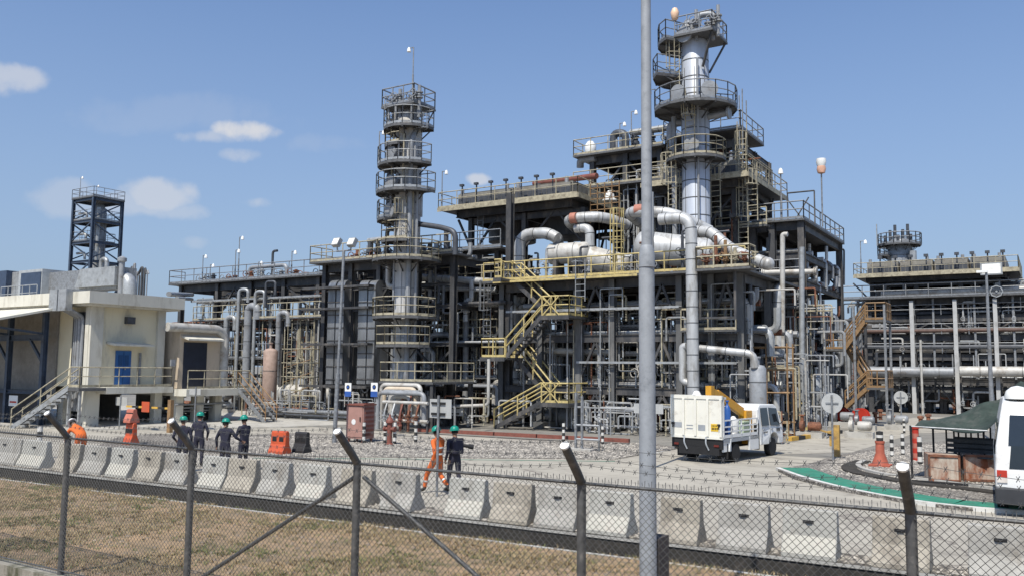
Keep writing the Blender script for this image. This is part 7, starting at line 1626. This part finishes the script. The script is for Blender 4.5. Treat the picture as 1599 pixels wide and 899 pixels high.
mb = MB(); mb.bb(.85, 1.02, 3.22, 3.38, .35, 1.4); mb.bb(-1.0, 1.0, 3.22, 3.36, .5, .8); part('outrigger', mb, BLACK, tk)
carg = []
def ontruck(name, label, cat, mb, mats):
    o = single(name, label, cat, mb, mats, loc=(0, 0, 0)); o.location = org_; o.rotation_euler = (0, 0, rz_); return o
ontruck('gas_cylinder', 'blue gas cylinder standing on the truck bed behind the side rail', 'gas cylinder', MB().lathe([(.12, 0), (.13, .03), (.13, 1.05), (.08, 1.2), (.04, 1.25), (.04, 1.35), (.07, 1.36), (.07, 1.42), (.01, 1.43)], (.80, 1.0, .94), 14), M('cylinder_blue', (.03, .10, .32), .4))
ontruck('gas_cylinder', 'dark red gas cylinder beside the blue one on the truck bed', 'gas cylinder', MB().lathe([(.12, 0), (.13, .03), (.13, 1.05), (.08, 1.2), (.04, 1.25), (.04, 1.35), (.01, 1.36)], (.70, .5, .94), 14), M('cylinder_maroon', (.16, .03, .03), .4))
ontruck('plastic_drum', 'white plastic drum on the truck bed right of the blue cylinder', 'drum', MB().lathe([(.2, 0), (.22, .05), (.22, .62), (.12, .7), (.06, .78), (.01, .79)], (.68, 1.75, .94), 16), WHITE)
ontruck('tool_crate', 'pale green crate on the truck bed next to the crane', 'crate', MB().box((.6, 2.55, 1.2), (.55, .6, .5)).box((.6, 2.55, 1.48), (.6, .65, .06)), M('crate_green', (.42, .50, .36), .6))
ontruck('sack', 'low white sack lying on the truck bed', 'sack', MB().ball((.75, 1.35, 1.02), .2, 12, (1, 1.2, .55)), WHITE)
for o in (tk,): o.location = org_; o.rotation_euler = (0, 0, rz_)
ontruck('work_hat', 'white hard hat left on top of the truck tail panel', 'hard hat', MB().lathe([(.20, 0), (.16, .02), (.15, .07), (.1, .14), (.01, .17)], (-.05, .15, 2.56), 14), LAMPG)

# ================= VAN AT THE RIGHT EDGE =================
gv = G(1557, 806); vn = thing('van', 'white high-roofed van cut off by the right edge of the photo, seen from behind', 'van', (0, 0, 0))
VW = 2.05
def vy(z): return -.02 if z < 1.0 else (z-1.0)*.10
ps = [(0, .42), (0, 1.05), (.06, 1.7), (.2, 2.45), (.42, 2.78), (1.2, 2.9), (3.6, 2.86), (4.2, 2.4), (4.7, 1.5), (5.3, 1.2), (5.4, .5), (4.9, .42), (4.75, .78), (4.45, .85), (4.15, .78), (4.0, .42), (1.55, .42), (1.4, .78), (1.1, .85), (.8, .78), (.65, .42)]
n_ = len(ps); ins = lambda z: 0 if z < 1.3 else (z-1.3)**1.5*.12
vs = [(-VW/2+ins(z), y, z) for y, z in ps]+[(VW/2-ins(z), y, z) for y, z in ps]
mb = MB(); mb.add(vs, [tuple(range(n_)), tuple(range(2*n_-1, n_-1, -1))]+[(i, n_+i, n_+(i+1) % n_, (i+1) % n_) for i in range(n_)]); bd = part('body', mb, TWH, vn); bevel_obj(bd, .06, 3)
mb = MB(); zz_ = [(.012, 1.16), (.062, 1.72), (.21, 2.47)]; q = []
for (ya, za), (yb, zb_) in zip(zz_[:-1], zz_[1:]): q.append([(-.72, ya-.012, za), (.72, ya-.012, za), (.66, yb-.012, zb_), (-.66, yb-.012, zb_)])
for pl_ in q: mb.add(pl_+[(p[0], p[1]+.03, p[2]) for p in pl_], [(0, 1, 2, 3), (7, 6, 5, 4), (0, 4, 5, 1), (1, 5, 6, 2), (2, 6, 7, 3), (3, 7, 4, 0)])
part('rear_window', mb, DARKG, bd)
for s in (-1, 1):
    mb = MB(); mb.bb(s*.88-.11, s*.88+.11, -.03, .02, .95, 1.12); mb.mi = 1; mb.bb(s*.88-.11, s*.88+.11, -.03, .02, .82, .945); part('tail_lamp', mb, [RED, M('lamp_clear', (.6, .55, .5), .2)], vn)
    for y in (1.1, 4.45):
        mb = MB(); mb.lathe([(.2, -.12), (.34, -.12), (.36, -.06), (.36, .06), (.34, .12), (.2, .12)], (s*.88, y, .36), 22, ax=Xv); t = part('wheel', mb, BLACK, vn)
        mb = MB(); mb.lathe([(.21, .08*s), (.1, .05*s), (.001, .09*s)], (s*.88, y, .36), 14, ax=Xv); part('rim', mb, GALV, t)
    mb = MB(); f = lambda z: s*(VW/2-ins(z)+.008)
    for ya, yb in ((.7, 2.0), (2.15, 3.5)):
        poly = [(ya, 1.45), (yb, 1.45), (yb, 2.25), (ya, 2.25)]; mb.add([(f(z), y, z) for y, z in poly]+[(f(z)-s*.03, y, z) for y, z in poly], [(0, 1, 2, 3), (7, 6, 5, 4), (0, 1, 5, 4), (1, 2, 6, 5), (2, 3, 7, 6), (3, 0, 4, 7)])
    part('side_window', mb, DARKG, bd)
mb = MB(); mb.bb(-VW/2-.02, VW/2+.02, -.12, .35, .30, .70); o = part('bumper', mb, M('bumper_dark', (.035, .037, .042), .6), vn); bevel_obj(o, .03)
mb = MB(); mb.lathe([(.30, 0), (.30, .08), (.26, .2), (.14, .3), (.01, .33)], (-.45, .75, 2.86), 20); part('roof_vent', mb, LAMPG, vn)
vyaw = ang-.50
vn.rotation_euler = (0, 0, vyaw); dvec = V((math.cos(vyaw), math.sin(vyaw), 0)); vn.location = gv + dvec*(VW/2)+V((-math.sin(vyaw), math.cos(vyaw), 0))*.12; vn.location.z = .004

# ================= CANOPY, BENCHES, RUSTY BINS =================
ga = G(1424, 752); gb = G(1566, 764)
e = (gb-ga).normalized(); bk = V((-e.y, e.x, 0)); Lc = (gb-ga).length+.6
zc0 = ZN(1424, 664, ga.y)
cn = thing('tarpaulin_canopy', 'drooping dark green tarpaulin over a thin post frame beside the white van', 'canopy', tuple(ga))
GT = M('tarpaulin', (.040, .055, .046), .75, 0, .3, 2.5, (.085, .09, .08), .45, 1.8, spec=.2)
NU, NV = 22, 12; vs = []
D3 = 2.8
for i in range(NU+1):
    s = i/NU
    for j in range(NV+1):
        t = j/NV; p = ga+e*(Lc*s)+bk*(D3*t)
        near = zc0 + (-.10*math.sin(PI*s/.68) if s < .68 else (s-.68)*3.4)
        far = zc0+.12+1.25*s**1.25+.25*math.exp(-((s-.86)/.08)**2)
        z = near*(1-t)**1.3+far*(1-(1-t)**1.3)
        z += -.38*math.sin(PI*t)*math.sin(PI*s**1.3)+.07*math.sin(s*17+t*6)*(.3+t)*s+.05*math.sin(s*7-t*9)+.04*mnoise.noise(V((s*6, t*4, 2)))
        if t < .04: z -= .12*abs(math.sin(s*9))*s
        vs.append(p+Zv*z)
mb = MB(); mb.smooth = True; top = vs; bot = [q-Zv*.012 for q in vs]; m_ = NV+1
fs = [(i*m_+j, (i+1)*m_+j, (i+1)*m_+j+1, i*m_+j+1) for i in range(NU) for j in range(NV)]
mb.add(top, fs); mb.add(bot, [f[::-1] for f in fs]); part('tarpaulin', mb, GT, cn)
for k, (s, t) in enumerate(((.005, 0), (.005, 1), (.97, 0), (.97, 1), (.5, 1))):
    p = ga+e*(Lc*s)+bk*(D3*t); idx = int(round(s*NU))*m_+int(round(t*NV)); mb = MB(); mb.tube([p, V((p.x, p.y, vs[idx].z))], .035, 8); part('post', mb, BLACK, cn)
mb = MB(); mb.tube([ga+Zv*(zc0-.02), ga+e*(Lc*.7)+Zv*(zc0-.05)], .025, 6); part('rail', mb, GALV, cn)
mb = MB(); hk = vs[NU*m_+NV]; mb.tube([hk, hk+e*.5+Zv*(-.6), hk+e*.35-bk*.8-Zv*1.0], .03, 6); part('strap', mb, GT, cn)
def rack_bench(off, lab):
    b0 = ga+e*.85+bk*off; bn = thing('slatted_rack', lab, 'rack', tuple(b0)); L_ = Lc-1.0
    for i in range(7): p = b0+e*(L_*i/6); mb = MB(); mb.bar(p+Zv*.1, p+Zv*(zc0-.05), .05); part('upright', mb, BLACK, bn)
    for z in (1.02, 1.18, 1.34): mb = MB(); mb.bar(b0+Zv*z-bk*.03, b0+e*L_+Zv*z-bk*.03, .03, .11); part('slat', mb, M('dark_slat', (.035, .04, .045), .7, 0, .3, 3), bn)
    mb = MB(); mb.bar(b0+Zv*.85, b0+e*L_+Zv*.85, .55, .05); part('seat', mb, MATS['dark_slat'], bn)
rack_bench(.95, 'near dark slatted rack under the green tarpaulin'); rack_bench(2.0, 'far dark slatted rack under the green tarpaulin')
RB = M('rusty_bin', (.50, .44, .36), .8, .05, .15, 2, (.22, .07, .03), .62, 1.3, streak=.4)
for k, (xa, xb, lab) in enumerate(((1452, 1499, 'rust-streaked pale steel bin under the canopy, left one'), (1507, 1558, 'rust-streaked pale steel bin under the canopy, right one beside the van'))):
    a, b = G(xa, 756), G(xb, 758); zt = ZN(xa, 709, a.y); rt = thing('steel_bin', lab, 'steel bin', tuple(a)); ee = (b-a); L_ = ee.length; ee.normalize(); bb_ = V((-ee.y, ee.x, 0)); R_ = (ee, bb_, Zv)
    mb = MB(); c_ = a+ee*L_/2+bb_*.45; mb.box(c_+Zv*(.12+(zt-.12)/2), (L_, .9, zt-.12), R_); o = part('box', mb, RB, rt)
    mb = MB(); mb.box(c_-bb_*.46+Zv*(zt-.03), (L_+.04, .05, .07), R_); mb.box(c_-bb_*.46+Zv*.15, (L_+.04, .05, .07), R_)
    for s in (-.5, .5): mb.box(c_-bb_*.46+ee*(L_*s)+Zv*(zt/2+.05), (.06, .05, zt-.1), R_)
    part('rim', mb, RUST, rt)
    mb = MB()
    for s in (-.4, .4): mb.box(c_+ee*(L_*s)+Zv*.06, (.12, .9, .12), R_)
    part('skid', mb, BLACK, rt)
a, b = G(1424, 757), G(1600, 770); mb = MB(); mb.bar(a+Zv*.13, b+Zv*.13, .12, .08); single('timber', 'long dark beam lying on the gravel along the canopy front', 'beam', mb, BLACK)

# ================= PEOPLE =================
NAVY = M('navy_coverall', (.022, .022, .038), .85, 0, .25, 6); ORC = M('orange_coverall', (.62, .13, .025), .8, 0, .15, 6); HGR = M('helmet_green', (.01, .22, .16), .35, 0, .05); HWH = M('helmet_white', (.75, .75, .72), .35, 0, .03); BOOT = M('boot', (.02, .018, .016), .6)
HAIR = M('hair', (.012, .010, .009), .8); REFL = M('reflective_tape', (.55, .55, .52), .35, .1)
REST = dict(pel=(0, 0, .95), waist=(0, 0, 1.10), chest=(0, 0, 1.32), nb=(0, -.01, 1.48), head=(0, .02, 1.66),
    sl=(-.19, 0, 1.43), el=(-.27, -.03, 1.14), wl=(-.28, .08, .90), sr=(.19, 0, 1.43), er=(.27, -.03, 1.14), wr=(.28, .08, .90),
    hl=(-.10, 0, .92), kl=(-.11, .02, .50), al=(-.11, -.03, .09), hr=(.10, 0, .92), kr=(.11, .02, .50), ar=(.11, -.03, .09))
def person(label, loc, yaw, suit, helm, pose=None, scale=1.0, pack=False, vest=False, hdir=None):
    J = {k: V(v) for k, v in {**REST, **(pose or {})}.items()}
    root = thing('person', label, 'person', (0, 0, 0))
    hd = (J['head']-J['nb']).normalized(); fw_ = V(hdir).normalized() if hdir else V((0, 1, 0)); fw_ = (fw_-hd*fw_.dot(hd)).normalized(); sd = fw_.cross(hd)
    def toe(k, a): 
        d = (J[a]-J[k]); f = V((0, 1, 0)) if abs(d.y) < .05 else V((0, 1, 0)); return J[a]+f*.17+V((0, 0, -.045 if J[a].z < .14 else -.10))
    verts = []; edges = []; rad = []; lab = []
    def v(p, r): verts.append(tuple(p)); rad.append(r); return len(verts)-1
    def e_(a, b): edges.append((a, b))
    pel = v(J['pel'], (.155, .12)); wa = v(J['waist'], (.145, .105)); ch = v(J['chest'], (.18, .125)); nb = v(J['nb'], (.085, .075))
    nk_ = v(J['nb']+hd*.07, (.055, .058)); h1 = v(J['head']-hd*.06+fw_*.015, (.072, .085)); h2 = v(J['head']+hd*.03, (.08, .098)); h3 = v(J['head']+hd*.10, (.06, .07))
    for a, b in ((pel, wa), (wa, ch), (ch, nb), (nb, nk_), (nk_, h1), (h1, h2), (h2, h3)): e_(a, b)
    for s in 'lr':
        S = v(J['s'+s], (.075, .075)); E = v(J['e'+s], (.05, .05)); Wr = v(J['w'+s], (.036, .036)); m1 = v(J['s'+s].lerp(J['e'+s], .5), (.06, .06)); e_(ch, S); e_(S, m1); e_(m1, E); e_(E, Wr)
        dh = (J['w'+s]-J['e'+s]).normalized(); Pm = v(J['w'+s]+dh*.07, (.042, .028)); e_(Wr, Pm)
        H = v(J['h'+s], (.105, .105)); K = v(J['k'+s], (.068, .068)); m2 = v(J['h'+s].lerp(J['k'+s], .5), (.09, .09)); m3 = v(J['k'+s].lerp(J['a'+s], .4), (.066, .066)); A_ = v(J['a'+s], (.052, .052)); T_ = v(toe('k'+s, 'a'+s), (.045, .035)); e_(pel, H); e_(H, m2); e_(m2, K); e_(K, m3); e_(m3, A_); e_(A_, T_)
    me = bpy.data.meshes.new('body_cage'); me.from_pydata(verts, edges, []); ob = bpy.data.objects.new('body_cage', me); C.objects.link(ob)
    md = ob.modifiers.new('skin', 'SKIN'); md.use_smooth_shade = True
    for i, r in enumerate(rad): me.skin_vertices[0].data[i].radius = r
    for i in range(len(verts)): me.skin_vertices[0].data[i].use_root = (i == 0)
    sb = ob.modifiers.new('sub', 'SUBSURF'); sb.levels = 2; sb.render_levels = 2
    dg = bpy.context.evaluated_depsgraph_get(); bm = bmesh.new(); ev = ob.evaluated_get(dg); m2_ = bpy.data.meshes.new_from_object(ev)
    mb = MB(); mb.smooth = True; mb.add([q.co for q in m2_.vertices], [tuple(p.vertices) for p in m2_.polygons])
    bpy.data.objects.remove(ob); 
    # materials by region: 0 suit, 1 skin, 2 boots
    hb = J['nb']+hd*.045
    for i, f in enumerate(mb.f):
        c = V((0, 0, 0))
        for k in f: c += V(mb.v[k])
        c /= len(f); mi = 0
        if (c-J['head']).length < .19 and (c-hb).dot(hd) > 0: mi = 1
        for s in 'lr':
            dh = (J['w'+s]-J['e'+s]).normalized()
            if (c-J['w'+s]).dot(dh) > -.005 and (c-J['w'+s]).length < .16: mi = 1
            if (c-J['a'+s]).length < .25 and c.z < J['a'+s].z+.06: mi = 2
        mb.m[i] = mi
    # fingers, thumb, nose, ears are part of the body
    mb.mi = 1
    for s, sg_ in (('l', -1), ('r', 1)):
        w_ = J['w'+s]; dh = (w_-J['e'+s]).normalized(); ac = dh.cross(V((1, 0, 0)) if abs(dh.x) < .8 else Zv).normalized(); nn_ = dh.cross(ac)
        for k in range(4):
            b_ = w_+dh*.085+ac*(.028*(k-1.5)/1.5); L_ = (.07, .08, .075, .058)[k]; mb.tube([b_, b_+dh*L_*.55-nn_*.008, b_+dh*L_*.85-nn_*.035], .0095, 6)
        mb.tube([w_+dh*.04+ac*.03, w_+dh*.075+ac*.058-nn_*.01, w_+dh*.105+ac*.060-nn_*.02], .011, 6)
    hc = J['head']
    mb.tube([hc+fw_*.095+hd*.02, hc+fw_*.118-hd*.015, hc+fw_*.095-hd*.03], .014, 6)
    for s in (-1, 1): mb.ball(hc+sd*(.078*s)-hd*.005, .024, 8, (.5, 1, 1.2))
    part('body', mb, [suit, SKIN, BOOT], root)
    mb = MB()
    for s in (-1, 1): mb.ball(hc+fw_*.086+sd*(.032*s)+hd*.022, .011, 8)
    mb.box(hc+fw_*.092-hd*.055, (.045, .012, .008), (sd, fw_, hd)); part('face_features', mb, HAIR, root)
    mb = MB(); mb.lathe([(.090, -.035), (.096, .02), (.09, .05)], hc-fw_*.012+hd*.0, 16, ax=hd); part('hair', mb, HAIR, root)
    mb = MB(); base = hc+hd*.045
    mb.lathe([(.150, -.012), (.150, 0), (.128, .008), (.126, .05), (.105, .095), (.06, .125), (.001, .135)], base, 20, ax=hd)
    mb.box(base+fw_*.15, (.17, .10, .012), (sd, fw_, hd)); mb.bar(base+hd*.128-fw_*.08, base+hd*.135+fw_*.06, .03, .02, up=hd); part('helmet', mb, helm, root)
    tb = []
    if vest:
        up_ = (J['chest']-J['pel']).normalized(); mb = MB()
        for t in (.35, .8): c_ = J['pel'].lerp(J['chest'], t); mb.lathe([(.175, -.02), (.175, .02)], c_, 16, ax=up_)
        part('reflective_band', mb, REFL, root)
    for s in 'lr':
        mb = MB(); c_ = J['k'+s].lerp(J['a'+s], .45); mb.lathe([(.078, -.02), (.078, .02)], c_, 12, ax=(J['a'+s]-J['k'+s]))
        if vest: part('reflective_band', mb, REFL, root)
    if pack:
        up_ = (J['nb']-J['waist']).normalized(); c_ = J['waist'].lerp(J['nb'], .45)-V((0, .2, 0)); mb = MB(); mb.box(c_, (.30, .16, .38), (Xv, Yv, Zv)); o = part('backpack', mb, NAVY, root); bevel_obj(o, .04, 3)
    root.location = (loc[0], loc[1], loc[2] if len(loc) > 2 else .01); root.rotation_euler = (0, 0, yaw); root.scale = (scale,)*3
    return root
def yawto(d): return math.atan2(-d.x, d.y)
LEFTD = -r0; AWAY = f0
g = G(124, 724); bend = dict(pel=(0, -.05, .90), waist=(0, .08, 1.03), chest=(0, .28, 1.13), nb=(0, .42, 1.22), head=(0, .58, 1.30), sl=(-.19, .38, 1.12), el=(-.24, .46, .88), wl=(-.2, .6, .70), sr=(.19, .38, 1.12), er=(.24, .46, .88), wr=(.2, .58, .70), kl=(-.12, .06, .48), kr=(.12, .03, .48), hl=(-.1, -.04, .88), hr=(.1, -.04, .88))
person('person in orange coverall and white helmet bending forward behind the barriers', g, yawto(LEFTD*.8+AWAY*.6), ORC, HWH, bend, hdir=(0, .5, -.6), scale=1.08)
person('person in navy coverall and green helmet, leftmost of the four by the second fence post', G(283, 737), yawto(LEFTD*.3+AWAY), NAVY, HGR, dict(el=(-.30, -.04, 1.16), wl=(-.24, .18, 1.05)), vest=False)
person('person in navy coverall and green helmet, back turned, second from left of the four', G(309, 728), yawto(AWAY), NAVY, HGR, dict(er=(.30, 0, 1.16), wr=(.22, .15, .98)), scale=1.03)
person('person in navy coverall and green helmet leaning slightly, third from left of the four', G(350, 744), yawto(AWAY*.9-LEFTD*.3), NAVY, HGR, dict(head=(-.05, .05, 1.63), nb=(-.03, .01, 1.47), el=(-.33, -.02, 1.18), wl=(-.36, .06, .92), er=(.32, .1, 1.2), wr=(.36, .3, 1.1)), scale=1.02)
person('slim person in navy coverall and green helmet, rightmost of the four', G(379, 736), yawto(AWAY*.6+LEFTD*.9), NAVY, HGR, dict(er=(.22, .12, 1.16), wr=(.16, .36, 1.18), el=(-.22, .12, 1.16), wl=(-.12, .36, 1.16)), scale=1.02)
g = G(682, 770)
person('person in orange coverall and green helmet striding left through the barrier gap', g, yawto(LEFTD*.75+AWAY*.65), ORC, HGR, dict(kl=(-.12, .28, .52), al=(-.13, .36, .10), kr=(.10, -.02, .50), ar=(.10, -.34, .20), el=(-.27, -.18, 1.16), wl=(-.26, -.10, .92), er=(.28, .12, 1.16), wr=(.22, .32, 1.02), head=(0, .05, 1.66)), vest=True, scale=1.02)
g = G(709, 769)
dk_ = person('person in dark coverall with a small backpack and green helmet, right of the orange walker', g, yawto(AWAY*.9+LEFTD*.5), NAVY, HGR, dict(er=(.30, .16, 1.22), wr=(.42, .38, 1.22), el=(-.26, -.12, 1.16), wl=(-.26, .02, .92), kl=(-.1, .14, .50), al=(-.1, .1, .09), kr=(.1, -.05, .5), ar=(.1, -.26, .14)), pack=True, scale=1.02)
a = PN(717, 694, g.y+.1); b = PN(737, 697, g.y+.35); mb = MB(); mb.tube([a, b], .05, 10); mb.tube([a+(b-a)*.75, b+(b-a)*.12], .07, 10); single('torch', 'short dark tube held out to the right by the dark-clad walker', 'torch', mb, BLACK)
# ================= tidy up: nearest pipes stay things, the rest is one mass =================
def proj(p):
    d = V(p)-EYE; k = d.dot(fwd)
    if k < .1: return None
    return (CX+F*d.dot(RT)/k, CY-F*d.dot(UP)/k)
bpy.context.view_layer.update()
dgx = bpy.context.evaluated_depsgraph_get()
rr_ = random.Random(3)
def score(o):
    me = o.data; mw = o.matrix_world; n_ = len(me.vertices); pts = [mw @ me.vertices[rr_.randrange(n_)].co for _ in range(4)]
    ps = [rr_.randrange(len(me.polygons)) for _ in range(8)]
    cor = [proj(mw @ V(c)) for c in o.bound_box]; cor = [c for c in cor if c]
    if not cor: return 0
    x0, x1 = max(0, min(c[0] for c in cor)), min(1599, max(c[0] for c in cor)); y0, y1 = max(0, min(c[1] for c in cor)), min(899, max(c[1] for c in cor))
    if x1 <= x0 or y1 <= y0: return 0
    hit = 0
    for pi in ps:
        c = mw @ me.polygons[pi].center; d = (c-EYE); L_ = d.length; d.normalize()
        ok, loc, nrm, idx, ob, _ = sc.ray_cast(dgx, EYE, d, distance=L_+.3)
        if ok and ob == o: hit += 1
    return hit/len(ps)*max(x1-x0, y1-y0)*min(8, max(1, min(x1-x0, y1-y0)))
pipes = [o for o in bpy.data.objects if o.type == 'MESH' and o.parent is None and o.get('category') in ('pipe',)]
free = [o for o in pipes if 'group' in o]; fixed = [o for o in pipes if 'group' not in o]
free.sort(key=lambda o: -score(o))
keep = free[:290-len(fixed)]; rest = free[290-len(fixed):]
vs = []; fs = []; mi = []; sm = []; mats = []
for o in rest:
    me = o.data; off = len(vs); mw = o.matrix_world; vs += [tuple(mw @ v_.co) for v_ in me.vertices]
    idx = []
    for m_ in me.materials:
        if m_ not in mats: mats.append(m_)
        idx.append(mats.index(m_))
    for p in me.polygons: fs.append(tuple(k+off for k in p.vertices)); mi.append(idx[p.material_index]); sm.append(p.use_smooth)
    bpy.data.objects.remove(o)
mb = MB(); mb.v = vs; mb.f = fs; mb.m = mi; mb.sm = sm
if vs: struct('small_pipework', mb, mats, 'stuff')
# ================= labels: every look-alike gets its own =================
ORD = ['first', 'second', 'third', 'fourth', 'fifth', 'sixth', 'seventh', 'eighth', 'ninth', 'tenth', 'eleventh', 'twelfth', 'thirteenth', 'fourteenth', 'fifteenth', 'sixteenth', 'seventeenth', 'eighteenth', 'nineteenth', 'twentieth']
def ordw(i):
    if i < 20: return ORD[i]
    t = (i+1)//10; u = (i+1) % 10; T = ['', '', 'twenty', 'thirty', 'forty', 'fifty', 'sixty', 'seventy', 'eighty', 'ninety'][t] if t < 10 else 'hundred'
    if u == 0: return {20: 'twentieth', 30: 'thirtieth', 40: 'fortieth', 50: 'fiftieth', 60: 'sixtieth'}.get(i+1, T+'th')
    return T+'-'+ORD[u-1]
CW = {'galvanised': 'pale', 'galvanised_weathered': 'weathered', 'aluminium_cladding': 'silver', 'white_cladding': 'white', 'grey_paint_pipe': 'grey', 'dark_pipe': 'dark', 'rusty_steel': 'rusty', 'red_oxide': 'maroon', 'beige_wall': 'beige', 'steel_dark': 'black', 'kerb_yellow': 'yellow', 'kerb_black': 'black'}
def colour(o):
    ms = [o] + [c for c in bpy.data.objects if c.parent == o and c.name.split('.')[0] in ('shell', 'motor', 'drum')]
    for q in ms[::-1]:
        if q.type == 'MESH' and q.data.materials: return CW.get(q.data.materials[0].name, '')
    return ''
bpy.context.view_layer.update()
tops = [o for o in bpy.data.objects if o.parent is None and 'label' in o]
by = {}
for o in tops: by.setdefault(o['label'], []).append(o)
def centre(o):
    if o.type == 'MESH':
        bbx = [o.matrix_world @ V(c) for c in o.bound_box]; return sum(bbx, V((0, 0, 0)))/8
    return o.matrix_world.translation
for lab, os_ in by.items():
    if len(os_) < 2: continue
    sub = {}
    for o in os_: sub.setdefault(colour(o), []).append(o)
    for c, lst in sub.items():
        horiz = all(o.type == 'MESH' and o.dimensions.x > 8 for o in lst)
        lst.sort(key=lambda o: (centre(o).y if horiz else (proj(centre(o)) or (0, 0))[0]))
        for i, o in enumerate(lst):
            side = 'from front' if horiz else 'from left'
            low = lab.lower(); c_ = '' if c in low else c+' '
            o['label'] = c_+lab if (len(lst) == 1 and c_) else '%s%s, %s %s' % (c_, lab, ordw(i), side)
# pieces that belong apart become parts of their own
for o in [o for o in bpy.data.objects if o.type == 'MESH' and o.name.split('.')[0] in ('stiffener', 'slot', 'panel_marks', 'ladder_pair')]:
    me = o.data; n_ = len(me.vertices); par = list(range(n_))
    def find(a):
        while par[a] != a: par[a] = par[par[a]]; a = par[a]
        return a
    for e_ in me.edges: par[find(e_.vertices[0])] = find(e_.vertices[1])
    comp = {}
    for p in me.polygons: comp.setdefault(find(p.vertices[0]), []).append(p)
    if len(comp) < 2: continue
    for k, ps in comp.items():
        ids = sorted({i for p in ps for i in p.vertices}); mp = {a: i for i, a in enumerate(ids)}
        m2 = bpy.data.meshes.new(me.name); m2.from_pydata([tuple(me.vertices[a].co) for a in ids], [], [tuple(mp[i] for i in p.vertices) for p in ps])
        for m_ in me.materials: m2.materials.append(m_)
        m2.polygons.foreach_set('material_index', [p.material_index for p in ps])
        q = bpy.data.objects.new(o.name.split('.')[0], m2); C.objects.link(q); q.parent = o.parent; q['_o'] = o['_o']
    bpy.data.objects.remove(o)
